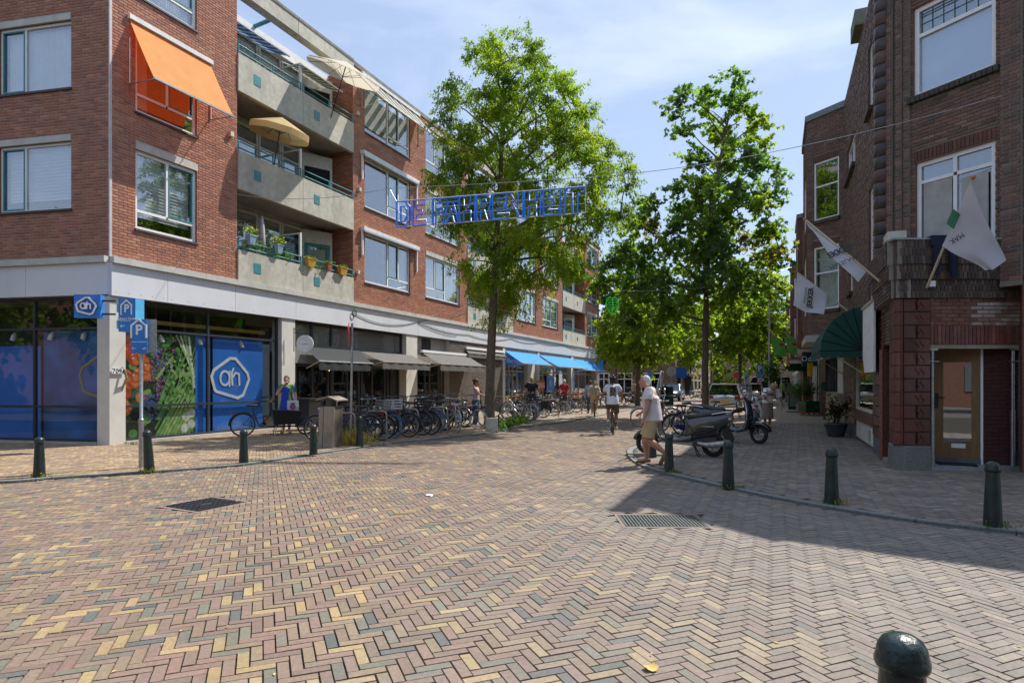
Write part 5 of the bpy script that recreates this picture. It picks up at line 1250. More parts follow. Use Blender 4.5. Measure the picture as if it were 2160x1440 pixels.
# steel props at the porch
mb = MB(GF.M)
for x, y_ in ((fx_(1969), .03), (fx_(2140), .04), (fx_(2122), .25)): mb.tube([(x, y_, .0), (x, y_, 1.2)], .037, 8); mb.tube([(x, y_, 1.2), (x, y_, zt_ - .05)], .03, 8); mb.box(x - .08, x + .08, y_ - .06, y_ + .06, zt_ - .09, zt_ - .01)
t = thing('steel_props', 'galvanised steel props wedged under the porch beam beside the wooden door', 'steel prop', GF.w(fx_(2055), 0, 0))
for x, y_ in ((fx_(1969), .03), (fx_(2140), .04), (fx_(2120), .3)):
    mb = MB(GF.M); mb.tube([(x, y_, 0.1 if y_ > .2 else 0.0), (x, y_, 1.1)], .037, 8); mb.tube([(x, y_, 1.1), (x, y_, zt_ - .09)], .029, 8); mb.box(x - .07, x + .07, y_ - .05, y_ + .05, zt_ - .1, zt_ - .07); mb.tube([(x - .09, y_ - .04, zt_ - .3), (x + .09, y_ - .04, zt_ - .3)], .012, 5); mb.build('prop', steel, t, True)
MB(GF.M).box(fx_(1963), fx_(2150), -.0, .08, zt_ - .068, zt_ - .003).build('beam', mat('plank', (.3, .26, .18), .7), t, True)
# bays further along the street
BAYM = []
for i, (yb, lab) in enumerate(((21.1, 'dark brick bay house with white windows past the green awning'), (30.1, 'second brick bay house along the right side of the street'), (44.0, 'third narrow brick bay house far down the right pavement'), (62.0, 'farthest brick bay house at the end of the right pavement'))):
    pb = (10.1 + .429 * (yb - 21.1), yb); s0 = rs_b = (Vector(pb) - G2.p).dot(G2.d); ln = (7.5, 11, 15, 25)[i]; zt = (10.5, 9.6, 10.0, 10.0)[i]
    t = thing('bay_house', lab, 'house', (pb[0], pb[1], 0), group='brick bay houses along the right pavement')
    off = 1.0
    # chamfered facet towards the camera
    fa = Wall(Vector(pb) - Vector((-.469, .883)) * 1.42, (-.469, .883), (-.883, -.469)); fa = Wall(fa.p, fa.d, fa.n); LF = 1.42
    hs = [(LF * .18, LF * .82, 7.05, 9.0), (LF * .18, LF * .82, 4.05, 6.15)]
    mb = MB(fa.M); slab(mb, 0, LF, 3.2, zt, hs, .01, .2); mb.build('wall', [mortar_d, reveal], t, True)
    place_bricks(bricks(0, LF, 3.25, zt, [(a, b, c, d + (.22 if True else 0)) for a, b, c, d in hs], L=.215, H=.0575, gap=.0115), fa, t, bb, DB if i == 0 else [(.17, .06, .045), (.14, .05, .04)], DW if i == 0 else [1, 1])
    for a, b, c, d in hs:
        place_bricks(soldier(a - .05, b + .05, d + .01, d + .22), fa, t, bb, [(.12, .05, .035)], [1], name='soldier_brick')
        window(fa, t, (a, b, c, d), [(0, 1, 0, .58, 'f'), (0, 1, .58, 1, 'f')], rec=.03, cur=('lace', .0, 1) if c < 5 else None, fw=.06)
        MB(fa.M).box(a - .05, b + .05, -.08, .02, c - .12, c - .01).build('sill', MATS['dark_sill_brick'], t, True)
    MB(fa.M).box(.05, LF, .35, .5, 3.3, zt).build('room', dark, t, True)
    # street face of the bay and main wall behind
    sf = Wall(Vector(pb), D2, (-D2.y, D2.x)); hs2 = [(.6, 2.6, 7.05, 9.0), (.6, 2.6, 4.05, 6.15)]
    mb = MB(sf.M); slab(mb, 0, 3.2, 3.2, zt, hs2, .01, .2); mb.build('wall', [mortar_d, reveal], t, True); place_bricks(bricks(0, 3.2, 3.25, zt, hs2, L=.215, H=.0575, gap=.0115), sf, t, bb, [(.13, .05, .04)], [1])
    for h in hs2: window(sf, t, h, [(0, .5, 0, 1, 'f'), (.5, 1, 0, 1, 'f')], rec=.03)
    mw = Wall(G2.p + G2.d * (s0 + 3.2), D2, (-D2.y, D2.x))
    hs3 = [(.8 + k * 2.6, 2.3 + k * 2.6, z, z + 1.9) for k in range(int((ln - 3.2) / 2.6)) for z in (4.1, 7.1)]
    mb = MB(mw.M); slab(mb, -.6, ln - 2.8, 2.9, zt - .2, hs3, .01, .25); mb.build('wall', [mortar_d, reveal], t, True)
    place_bricks(bricks(-.6, ln - 2.8, 2.92, zt - .2, hs3, L=.215, H=.0575, gap=.0115), mw, t, bb, [(.19, .07, .05), (.15, .055, .04)], [1, 1])
    for h in hs3: window(mw, t, h, [(0, 1, 0, .7, 'f'), (0, 1, .7, 1, 'f')], rec=.05, cur=('lace', 0, 1))
    MB(mw.M).box(-.5, ln - 2.8, .6, .8, 0, zt - .3).build('room', dark, t, True)
    MB(sf.M).box(-.0, 3.2, -.06, .25, zt, zt + .22).build('roof_edge', MATS['lead_coping'], t, True); MB(fa.M).box(0, LF + .02, -.06, .25, zt, zt + .2).build('roof_edge', MATS['lead_coping'], t, True)
    MB(sf.M).box(-.25, 3.3, -.05, .9, 2.98, 3.2).build('stone_band', st, t, True)
    # shop front below
    gs0 = s0 - 1.2 if i else rs_(1720)
    mb = MB(mw.M)
    for k in range(int(ln / 1.3)): s = -3.2 + k * 1.3; mb.box(s, s + .1, -.0, .2, 0, 2.6)
    mb.box(-3.2, ln - 3, .0, .2, 2.6, 2.92); mb.build('shop_frame', frw if i % 2 else anth, t, True)
    for k in range(int(ln / 1.3) - 1): s = -3.2 + k * 1.3; MB(mw.M).box(s + .1, s + 1.3, .08, .09, .5 if k % 3 else .1, 2.6).build('pane', GLASSD, t, True)
    MB(mw.M).box(-3.2, ln - 3, .06, .2, 0, .45).build('plinth', bluest if i else MATS['brick_reveal'], t, True)
# ---------------- trees ----------------
bark = mat('bark', (.13, .10, .07), .95, var=.35, scale=9, bump=.9, bscale=22, stretch=(3, 3, .6))
leafm = leafmat('tree_leaf', trans=.55)
def inpoly(poly, x, y):
    r = False; n = len(poly)
    for i in range(n):
        x0, y0 = poly[i]; x1, y1 = poly[(i + 1) % n]
        if (y0 > y) != (y1 > y) and x < (x1 - x0) * (y - y0) / (y1 - y0) + x0: r = not r
    return r
def tree(base, Y, name, lab, poly, trunk, r0, nclump, nspray, nleaf, leaf, cols, seed, depth=2.6, group=None, droop=.25, star=False, spray=.38, thin=.35, holes=()):
    """poly: crown outline seen from the street at distance Y, in metres from the tree base (x, z); the crown gets real depth in y"""
    rr = random.Random(seed); rs = np.random.RandomState(seed)
    t = thing(name, lab, 'tree', (base[0], base[1], 0), group=group)
    xs = [p[0] for p in poly]; zs = [p[1] for p in poly]; C = []
    zmin, zmax = min(zs), max(zs); tries = 0
    # evenly spread clump centres
    while len(C) < nclump and tries < 20000:
        tries += 1; x, z = rr.uniform(min(xs), max(xs)), rr.uniform(zmin, zmax)
        if not inpoly(poly, x, z) or any(inpoly(h, x, z) for h in holes): continue
        # half width of the crown at this height gives its depth
        row = [xx for xx in np.linspace(min(xs), max(xs), 25) if inpoly(poly, xx, z)]
        if not row: continue
        hw = max(.4, (max(row) - min(row)) / 2); cx = (max(row) + min(row)) / 2; q = 1 - min(.96, abs(x - cx) / hw) ** 2
        y = rr.uniform(-1, 1) * min(depth, hw) * math.sqrt(q)
        if tries < 12000 and any((x - c[0]) ** 2 + (y - c[1]) ** 2 + (z - c[2]) ** 2 < (spray * 1.7) ** 2 for c in C): continue
        C.append((x, y, z))
    # trunk
    tp = [Vector((a, b, c)) for a, b, c in trunk]; mb = MB(); n = len(tp); ztop = tp[-1].z
    rad = lambda z: max(.03, r0 * (1 - .8 * z / ztop) * (1.25 if z < .25 else 1)); pts = []; 
    for i in range(n - 1):
        for k in range(4): pts.append(tp[i].lerp(tp[i + 1], k / 4) + Vector((rr.gauss(0, .012), rr.gauss(0, .012), 0)))
    pts.append(tp[-1]); mb.tube(pts, [rad(p.z) for p in pts], 10)
    def tr(z):
        for a, b in zip(tp, tp[1:]):
            if a.z <= z <= b.z: return a.lerp(b, (z - a.z) / (b.z - a.z))
        return tp[-1].copy() if z > tp[-1].z else tp[0].copy()
    zfirst = zmin + (zmax - zmin) * .03
    ctr = sorted(C, key=lambda c: c[2]); hubs = []
    for c in ctr:
        c = Vector(c); rad_ = math.hypot(c.x - tr(c.z).x, c.y)
        zs_ = max(min(zfirst + 1.2, c.z), c.z - .55 * rad_ - .4); a = tr(min(zs_, ztop * .97))
        # reuse an existing limb when one passes near
        best = None
        for h in hubs:
            if h.z < c.z + .3 and (h - c).length < rad_ * .75:
                if best is None or (h - c).length < (best - c).length: best = h
        st_ = best if best is not None and rr.random() < .8 else a
        m1 = st_.lerp(c, .5) + Vector((rr.gauss(0, .12), rr.gauss(0, .12), .12 * rad_ * .5 + rr.gauss(0, .08)))
        L_ = (c - st_).length; rb = min(.07, .016 + .014 * L_) * (r0 / .17); mb.tube([st_, st_.lerp(m1, .5) + Vector((0, 0, .03)), m1, m1.lerp(c, .5) + Vector((0, 0, .05)), c], [rb, rb * .8, rb * .6, rb * .42, rb * .22], 5, cap=False); hubs.append(m1); hubs.append(c)
    mb.build('trunk', bark, t)
    # leaves: sprays along short twigs
    Cn = np.array(C); k = len(C) * nspray; ci = np.repeat(np.arange(len(C)), nspray)
    dirv = rs.normal(0, 1, (k, 3)); dirv[:, 2] = dirv[:, 2] * .55; dirv /= np.linalg.norm(dirv, axis=1, keepdims=True)
    outw = Cn[ci] - np.array([0, 0, (zmin + zmax) / 2]); outw /= np.linalg.norm(outw, axis=1, keepdims=True) + .01
    dirv = dirv + outw * .45; dirv /= np.linalg.norm(dirv, axis=1, keepdims=True)
    L2 = spray * (1.0 + rs.rand(k) * 1.3)
    P0 = Cn[ci] + rs.normal(0, .16, (k, 3)); li = np.repeat(np.arange(k), nleaf); u = rs.rand(len(li))
    P = P0[li] + dirv[li] * (L2[li] * u)[:, None]; P[:, 2] -= droop * (L2[li] * u) ** 1.6
    P += rs.normal(0, .055, P.shape)
    n = len(P); ax = dirv[li] * .6 + rs.normal(0, .6, (n, 3)); ax[:, 2] -= droop * 1.6; ax /= np.linalg.norm(ax, axis=1, keepdims=True)
    up = rs.normal(0, .55, (n, 3)); up[:, 2] += 1; b = np.cross(ax, up); b /= np.linalg.norm(b, axis=1, keepdims=True)
    s = leaf * (.65 + .7 * rs.rand(n, 1)); 
    if star:
        V = np.stack([P - ax * s * .5, P - ax * s * .1 + b * s * .55, P + ax * s * .12 + b * s * .16, P + ax * s * .62, P + ax * s * .12 - b * s * .16, P - ax * s * .1 - b * s * .55], 1).reshape(-1, 3)
        F = (np.array([(0, 1, 2, 3), (0, 3, 4, 5)])[None] + (np.arange(n) * 6)[:, None, None]).reshape(-1, 4); rep = 2
    else: V = np.stack([P - ax * s * .5, P + b * s * thin * .5, P + ax * s * .5, P - b * s * thin * .5], 1).reshape(-1, 3); F = np.arange(n * 4).reshape(-1, 4); rep = 1
    cc = np.array(cols); cl = cc[rs.randint(0, len(cc), len(C))][ci][li] * .65 + cc[rs.randint(0, len(cc), n)] * .35; cl = cl * (1 + (rs.rand(n, 1) - .5) * .45)
    link('crown', npmesh('crown', V, F, leafm, np.repeat(cl, rep, 0)), t); return t
def outline(pts, px0, Y, ground_z=0): # photo outline turned into metres at the tree's own distance
    return [((px - px0) / FPX * Y, EYE + (HOR - py) / FPX * Y) for px, py in pts]
G1c = [(.13, .19, .022), (.18, .25, .026), (.09, .145, .022), (.24, .27, .035)]
Y = gp(1032, 905).y; b = gp(1032, 905)
o1 = outline([(1005, 70), (1060, 66), (1085, 68), (1130, 82), (1145, 100), (1190, 160), (1240, 200), (1265, 235), (1275, 290), (1310, 320), (1345, 360), (1350, 420), (1330, 470), (1290, 470), (1270, 520), (1235, 500), (1245, 560), (1240, 600), (1170, 590), (1120, 620), (1090, 660), (1010, 660), (975, 600), (955, 560), (980, 520), (955, 470), (930, 450), (905, 390), (950, 350), (915, 260), (945, 210), (945, 110)], 1032, Y)
trunk1 = [(0, 0, 0)] + [((px - 1032) / FPX * Y, 0, EYE + (HOR - py) / FPX * Y) for px, py in ((1034, 800), (1038, 700), (1045, 560), (1052, 430), (1060, 300), (1062, 180))]
o1 = [(x * .94, 7.3 + (z - 7.3) * .93) for x, z in o1]
tree((b.x, b.y), Y, 'street_tree', 'tall light green street tree with feathery drooping leaves behind the blue letter sign', o1, trunk1, .19, 150, 13, 62, .118, G1c, 5, depth=2.2, droop=.45, spray=.36, thin=.34)
G2c = [(.09, .165, .04), (.08, .145, .06), (.14, .21, .035), (.08, .14, .08), (.19, .24, .035)]
Y = 27.5; px0 = 1488
o2 = outline([(1545, 140), (1568, 150), (1575, 200), (1600, 230), (1618, 250), (1600, 300), (1640, 330), (1645, 400), (1610, 430), (1600, 480), (1655, 520), (1635, 580), (1640, 620), (1560, 650), (1500, 640), (1420, 650), (1380, 690), (1330, 690), (1270, 640), (1255, 560), (1330, 520), (1330, 460), (1350, 390), (1410, 390), (1430, 350), (1415, 300), (1432, 260), (1425, 190), (1450, 195), (1490, 220), (1520, 200)], px0, Y)
trunk2 = [(0, 0, 0)] + [((px - px0) / FPX * Y, 0, EYE + (HOR - py) / FPX * Y) for px, py in ((1488, 800), (1488, 700), (1491, 600), (1496, 480), (1512, 380), (1530, 280), (1545, 200))]
tree(((px0 - 1080) / FPX * Y, Y), Y, 'street_tree', 'dark green star-leaved street tree with one tall spire standing by the parked scooters', o2, trunk2, .17, 112, 11, 24, .18, G2c * 6 + [(.16, .11, .03)], 6, depth=2.5, droop=.3, star=True, spray=.46, group=None)
# trees further down the street
bgc = [(.12, .18, .02), (.17, .23, .025), (.08, .13, .02), (.22, .26, .03)]
dkc = [(.055, .10, .03), (.07, .12, .03), (.05, .10, .045)]
def rnd(cx, cz, rx, rz, seed, n=14):
    r_ = random.Random(seed); return [(cx + rx * (1 + r_.uniform(-.16, .12)) * math.cos(2 * PI * i / n), cz + rz * (1 + r_.uniform(-.16, .12)) * math.sin(2 * PI * i / n)) for i in range(n)]
for i, (px, Y, cy, rx, ry, cols, nl, lab) in enumerate([
    (1345, 42, 690, 75, 78, bgc, 70, 'round light green tree above the parked car left of the walking man'),
    (1300, 60, 640, 95, 125, dkc, 90, 'very dark dense tree filling the gap past the long apartment block'),
    (1440, 64, 700, 55, 80, bgc, 60, 'slim tree in front of the brick shops with a red awning'),
    (1560, 46, 680, 68, 72, bgc, 70, 'bright yellow-green tree over the parked cars by the lamp post'),
    (1600, 58, 640, 52, 100, bgc, 70, 'tall green tree right behind the lamp post'),
    (1625, 82, 700, 45, 70, dkc, 50, 'small darker tree near the parking signs down the street'),
    (1500, 90, 690, 85, 80, bgc, 60, 'pale hazy tree in the middle of the far street'),
    (1405, 100, 680, 100, 90, dkc, 60, 'broad dark tree behind the far brick houses')]):
    sY = Y / FPX; h = EYE + (HOR - cy) * sY
    tree(((px - 1080) * sY, Y), Y, 'street_tree', lab, rnd(0, h, rx * sY, ry * sY, i), [(0, 0, 0), (.05, 0, h * .5), (.0, 0, h * 1.0), (.1, 0, h + ry * sY * .5)], .16, nl, 10, 19, .27 if Y < 70 else .38, cols, 20 + i, depth=2.4, star=False, thin=.6, spray=.6, group=None)
# unseen trees and houses, added so that shop and door glass have something to reflect
for i, (x, y, lab) in enumerate([(-15, -9, 'unseen broad tree added for the glass reflections, behind the viewer at left'), (-6, -14, 'unseen broad tree added for the glass reflections, behind the viewer'), (5, -13, 'unseen broad tree added for the glass reflections, behind the viewer on the right'), (11, -8, 'unseen leafy tree added for the door reflection, behind the viewer opposite the wooden door'), (17, -5, 'unseen leafy tree added for the door reflection, farthest right behind the viewer'), (-24, 6, 'unseen tall tree added to darken the shop glass reflection, left of the picture'), (-31, 10, 'second unseen tree added to darken the shop glass reflection, left of the picture'), (-30, 1, 'third unseen tree added to darken the shop glass reflection, left of the picture'), (-38, 5, 'fourth unseen tree added to darken the shop glass reflection, left of the picture')]):
    tree((x, y), 20, 'street_tree', lab, rnd(0, 6.5, 3.6, 3.4, 40 + i), [(0, 0, 0), (.1, 0, 3), (0, 0, 7), (.1, 0, 9)], .2, 60, 9, 20, .34, bgc, 50 + i, thin=.6, spray=.6)
bh = thing('brick_house', 'unseen brown brick house rows added for the glass reflections, left of and behind the viewer', 'house', (-4, -24, 0))
MB().box(-50, -44, -16, 26, 0, 9.5).build('wall', mat('plain_brick', (.2, .1, .07), .9, var=.2), bh, True)  # added at left, unseen, so the side street window reflects dark brick
mb = MB(); mb.box(-34, 26, -30, -24, 0, 10.5); mb.build('wall', mat('plain_brick', (.2, .1, .07), .9, var=.2), bh, True)
for i in range(14):
    for z in (1, 4.2, 7.3): MB().box(-32 + i * 4.1, -30 + i * 4.1, -24.02, -23.95, z, z + 1.8).build('window', mat('dull_window', (.15, .17, .19), .15), bh, True)
# far brick shops across the side street
YB = 74; fb = thing('brick_house', 'two storey brown brick houses with white framed shop windows at the far crossing', 'house', ((1330 - 1080) / FPX * YB, YB, 0))
xw = lambda px, Y=YB: (px - 1080) / FPX * Y
FB = Wall((xw(1258), YB), (1, 0), (0, -1)); zz = lambda py: EYE + (HOR - py) / FPX * YB
hs = [(xw(a) - xw(1258), xw(b) - xw(1258), 0.3, zz(786)) for a, b in ((1262, 1286), (1300, 1334), (1352, 1395))] + [(xw(a) - xw(1258), xw(a + 14) - xw(1258), zz(748), zz(715)) for a in (1290, 1330, 1370, 1410)]
mb = MB(FB.M); slab(mb, 0, xw(1425) - xw(1258), 0, zz(700), hs, .01, .3); mb.build('wall', [mat('far_brick', (.15, .105, .08), .9, var=.2, scale=3), reveal], fb, True)
for h in hs: window(FB, fb, h, [(0, .5, 0, .7, 'f'), (.5, 1, 0, .7, 'f'), (0, .5, .7, 1, 'f'), (.5, 1, .7, 1, 'f')], rec=.0, fw=.12, gl=GLASSD)
MB(FB.M).box(0.5, 12, 2, 2.2, 0, 6.5).build('room', dark, fb, True)
MB(FB.M).box(0, xw(1425) - xw(1258), -.1, 5, zz(700), zz(697)).build('roof', anth, fb, True)
SB = Wall((xw(1425), YB), (D2.x, D2.y), N2)
fb2 = thing('brick_house', 'row of brown brick shops with tall white windows and coloured awnings beyond the slim tree', 'house', (xw(1425), YB, 0))
hs = [(1 + k * 4.6, 2.6 + k * 4.6, z, z + 2.0) for k in range(10) for z in (4.3, 7.4)] + [(.6 + k * 4.6, 3.8 + k * 4.6, .4, 3.0) for k in range(10)]
mb = MB(SB.M); slab(mb, 0, 48, 0, 10.5, hs, .01, .3); mb.build('wall', [MATS['far_brick'], reveal], fb2, True)
for h in hs: window(SB, fb2, h, [(0, 1, 0, .6, 'f'), (0, 1, .6, 1, 'f')], rec=.02, fw=.12, gl=GLASSD)
MB(SB.M).box(.5, 48, 1, 1.2, 0, 10).build('room', dark, fb2, True)
for k, (m_, nm) in enumerate(((can_d, 'black'), (can_g, 'grey'), (red, 'red'), (can_d, 'dark'))):
    awning(SB, .4 + k * 3.4, 3.3 + k * 3.4, 3.6, 1.5, 2.7, .3, m_, '%s shop awning on the far brick row beyond the slim tree' % nm)
# closing mass of the street end
tree((xw(1560, 120), 120), 120, 'street_tree', 'hazy tree closing the view at the end of the street', rnd(0, 6, 9, 6, 3), [(0, 0, 0), (0, 0, 4), (0, 0, 8)], .2, 70, 9, 16, .6, bgc, 71, thin=.6, spray=.8)
endh = thing('brick_house', 'distant row of houses closing the end of the street', 'house', (40, 150, 0)); MB().box(-20, 90, 150, 158, 0, 9).build('wall', MATS['far_brick'], endh, True)
# ---------------- bollards ----------------
bolm = mat('bollard_green', (.008, .022, .021), .36, var=.5, scale=11, bump=.5, bscale=50, coat=.18, dirt=.35, dirtcol=(.05, .05, .04))
def bollard_meshes():
    a = MB().lathe([(.090, 0), (.088, .04), (.082, .2), (.070, .48), (.063, .6), (.063, .612)], 20).mesh('post', bolm)
    b = MB().lathe([(.061, .612), (.073, .616), (.077, .628), (.077, .645), (.074, .655), (.072, .665), (.068, .69), (.056, .713), (.036, .727), (.012, .733), (.0, .733)], 20).mesh('cap', bolm)
    return a, b
bm_ = bollard_meshes()
for i, (px, py, top, lean, lab) in enumerate([
    (83, 1005, 921, 0, 'green bollard at the left edge of the picture with scraped dark paint'),
    (315, 993, 906, -4, 'leaning green bollard right beside the parking sign pole'),
    (514, 976, 905, 0, 'green bollard standing before the cargo bike and blue window'),
    (661, 958, 895, 0, 'green bollard in front of the perforated litter bin'),
    (759, 941, 877, -2, 'green bollard amid dry weeds in front of the parked bikes'),
    (1376, 965, 898, 0, 'green bollard half hidden behind the walking old man'),
    (1411, 995, 912, 0, 'green bollard just right of the walking old man, at the kerb'),
    (1536, 1027, 928, 0, 'green bollard on the shadow edge below the grey scooter'),
    (1754, 1062, 944, 0, 'green bollard in the shade below the potted dead plant'),
    (2094, 1110, 972, 0, 'green bollard in the shade in front of the wooden door'),
    (1893, 1700, 1352, 0, 'glossy rounded bollard top cut off by the bottom edge of the picture')]):
    if i == 10: p = Vector((.633 * 2.14, 2.14, 0)); h = .73; k = 1.12
    else: p = gp(px, py, PZ); h = (EYE - PZ) * (py - top) / (py - HOR); k = 1.0
    t = thing('bollard', lab, 'bollard', p, group='green street bollards'); t.rotation_euler = (0, math.radians(lean), i * 1.3); t.scale = (k, k, h / .733)
    for me in bm_: link(me.name, me, t)
# ---------------- litter bin ----------------
binm = mat('bin_metal', (.30, .265, .215), .5, .3, var=.12, scale=5, dirt=.3); bind = mat('bin_brown', (.11, .095, .08), .6, dirt=.4)
b = gp(697, 943, PZ); t = thing('litter_bin', 'tapered brown metal litter bin with a perforated side and pitched lid', 'litter bin', b, math.radians(-14)); t.scale = (.78, .9, 1)
mb = MB(); H_ = 1.0
def taper(mb, x0, x1, y0, y1, z0, z1, lean=.06, m=0): mb.loft([[(x0, y0, z0), (x1, y0, z0), (x1, y1, z0), (x0, y1, z0)], [(x0 + lean, y0 + .03, z1), (x1 + lean, y0 + .03, z1), (x1 + lean, y1 - .03, z1), (x0 + lean, y1 - .03, z1)]], m, smooth=False)
taper(mb, -.26, .24, -.24, .24, 0, H_); mb.build('body', bind, t)
mb = MB(); taper(mb, -.10, .26, -.265, -.245, 0, H_); mb.build('side_panel', binm, t)
mb = MB(); taper(mb, -.27, -.12, -.262, -.242, 0, H_ * .98); mb.build('side_panel', binm, t)
mb = MB(); dk = mat('hole_dark', (.03, .028, .025), .9)
for r in range(13):
    for c in range(8):
        z = .16 + r * .052; x = -.045 + c * .034 + .06 * z; y = -.266 + .03 * z
        mb.tube([(x, y + .003, z), (x, y - .004, z)], .009, 6)
mb.build('perforation', dk, t)['kind'] = 'stuff'
mb = MB(); mb.loft([[(-.3, -.3, 1.14), (.1, -.3, 1.22), (.42, -.3, 1.13), (.42, .3, 1.13), (.1, .3, 1.22), (-.3, .3, 1.14)], [(-.3, -.3, 1.165), (.1, -.3, 1.245), (.42, -.3, 1.155), (.42, .3, 1.155), (.1, .3, 1.245), (-.3, .3, 1.165)]], smooth=False); mb.build('lid', binm, t)
mb = MB(); mb.box(-.1, .12, -.1, .1, H_, 1.16); mb.build('neck', bind, t)
for i, (x, z, c) in enumerate(((.05, .93, (.2, .4, .3)), (.12, .9, (.35, .08, .06)), (.19, .93, (.25, .2, .5)), (.06, .86, (.5, .5, .5)))): MB().box(x, x + .06, -.244 - .002, -.236, z - .03, z + .04).build('sticker', mat('sticker%d' % i, c, .5), t)
# wheeled refuse bin by the cafe
b = gp(650, 906, PZ); t = thing('wheelie_bin', 'black wheeled refuse bin against the cafe front behind the litter bin', 'refuse bin', b, math.radians(-20))
mb = MB(); mb.loft([[(-.24, -.27, .08), (.24, -.27, .08), (.24, .27, .08), (-.24, .27, .08)], [(-.3, -.33, 1.0), (.3, -.33, 1.0), (.3, .33, 1.0), (-.3, .33, 1.0)]], smooth=False); mb.build('tub', black, t)
mb = MB(); mb.box(-.33, .33, -.36, .36, 1.0, 1.05); mb.box(-.3, .3, .34, .42, .96, 1.02); mb.build('lid', black, t)
for s in (-1, 1): MB().tube([(s * .26, .26, .1), (s * .31, .26, .1)], .1, 14).build('wheel', rubber, t)
MB().box(-.2, .2, -.29, -.27, .1, .13).build('grip_bar', steel, t)
# no-parking sign pole seen edge-on
b = gp(739, 937, PZ); t = thing('traffic_sign', 'round blue and red no parking sign seen edge-on on a grey pole by the bikes', 'traffic sign', b)
zt = EYE + (HOR - 684) / FPX * b.y; MB().tube([(0, 0, 0), (.03, 0, zt * .5), (.045, 0, zt)], .032, 10).build('pole', steel, t)
M = Matrix.Translation((-.03, -.06, zt - .3)) @ Matrix.Rotation(math.radians(-78), 4, 'Z')
MB(M).tube([(0, 0, 0), (0, .012, 0)], .3, 28).build('disc', mat('sign_red', (.5, .03, .04), .4), t); MB(M).tube([(0, -.004, 0), (0, 0, 0)], .24, 28).build('blue_face', cb, t); MB(M).tube([(-.17, -.006, -.17), (.17, -.006, .17)], .022, 4).build('red_bar', MATS['sign_red'], t)
# bicycle stands
hoopm = mat('bare_steel', (.36, .3, .24), .4, .6, var=.2)
hoops = [(727, 938), (795, 930), (862, 921), (925, 914), (1115, 886), (1165, 879), (1215, 872)]
def hoop(p, rz, lab, w_=.62, h=.8):
    t = thing('bicycle_stand', lab, 'bicycle stand', p, rz, group='hoop stands for bicycles'); mb = MB()
    mb.tube([(-w_ / 2, 0, 0), (-w_ / 2, 0, h - .1)] + [(-w_ / 2 + .1 - .1 * math.cos(a), 0, h - .1 + .1 * math.sin(a)) for a in (.4, .8, 1.2, 1.57)] + [(w_ / 2 - .1 + .1 * math.sin(a), 0, h - .1 + .1 * math.cos(a)) for a in (0, .4, .8, 1.2)] + [(w_ / 2, 0, h - .1), (w_ / 2, 0, 0)], .026, 8); mb.build('hoop', hoopm, t)
HL = ['nearest steel hoop behind the no parking pole', 'steel hoop under the grey crate bike', 'steel hoop between the blue-tyred bike and its neighbour', 'steel hoop beside the silver step-through bike', 'steel hoop among the bikes past the tree, nearest one', 'steel hoop among the bikes past the tree, middle one', 'steel hoop among the bikes past the tree, farthest one']
for (px, py), lab in zip(hoops, HL): hoop(gp(px, py, PZ), math.atan2(N2.y, N2.x), lab)
for (px, Y, lab) in ((1468, 17.8, 'steel hoop with bikes behind the grey scooter'), (1445, 20.5, 'steel hoop farther behind the grey scooter')): hoop(Vector(((px - 1080) / FPX * Y, Y, PZ)), .1, lab, w_=.55)
# dry weeds
dry = [(.5, .36, .12), (.42, .3, .1), (.55, .42, .16)]
wm = leafmat('weed_blade', trans=.25)
def weeds(px, py, rad, n, cols, lab, h=.3, name='weeds'):
    rs = np.random.RandomState(px); c = gp(px, py, PZ); P = np.array(c) + rs.normal(0, 1, (n, 3)) * np.array((rad, rad * .5, 0)); P[:, 2] = PZ
    hh = h * (.3 + rs.rand(n, 1)); d = rs.normal(0, .3, (n, 3)); d[:, 2] = 1; T = P + d * hh; b = rs.normal(0, 1, (n, 3)); b[:, 2] = 0; b /= np.linalg.norm(b, axis=1, keepdims=True)
    V = np.stack([P - b * .004, P + b * .004, T + b * .006, T - b * .001], 1).reshape(-1, 3); F = np.arange(n * 4).reshape(-1, 4); cl = np.array(cols)[rs.randint(0, len(cols), n)]
    tag(link(name, npmesh(name, V, F, wm, cl)), lab, 'weeds', kind='stuff')
weeds(735, 938, .25, 600, dry, 'dry straw coloured weeds round the sign pole and hoop', .34); weeds(752, 938, .22, 260, GREENS + dry, 'green and dry weeds at the foot of the bollard', .25)
weeds(742, 936, .05, 120, [(.12, .2, .04)], 'green weed climbing the grey sign pole', .5)
for px, py in ((83, 1006), (1415, 996), (1546, 1028), (1760, 1063), (2100, 1111), (315, 995), (280, 937)): weeds(px, py, .1, 70, GREENS + dry[:1], 'small tuft of weeds at the foot of a bollard' if px != 280 else 'small weeds at the foot of the big shop window', .07, 'weed_tuft')
# low fence with plants at the tree foot
t0 = gp(1052, 908, PZ); t1 = gp(1103, 893, PZ); t = thing('tree_guard', 'low black iron fence round a planted tree pit', 'fence', t0); mb = MB(); n = 14
for i in range(n):
    p = t0.lerp(t1, i / (n - 1)); mb.tube([p, p + Vector((0, 0, .42))], .008, 4)
mb.build('bars', black, t, True); mb = MB(); [mb.tube([t0 + Vector((0, 0, z)), t1 + Vector((0, 0, z))], .01, 4) for z in (.12, .36)]; mb.build('rail', black, t, True)
mb = MB(); mb.tube([t0, t0 + Vector((0, 0, .5))], .03, 6); mb.build('post', black, t, True)
pf = foliage('ground_plants', [t0.lerp(t1, q) + Vector((-.15, .25, .1)) for q in (.1, .4, .7, 1)], (.2, .25, .1), 1600, .05, GREENS, plantm, None, seed=8); tag(pf, 'leafy ground cover inside the low iron fence at the tree', 'plants', kind='stuff')
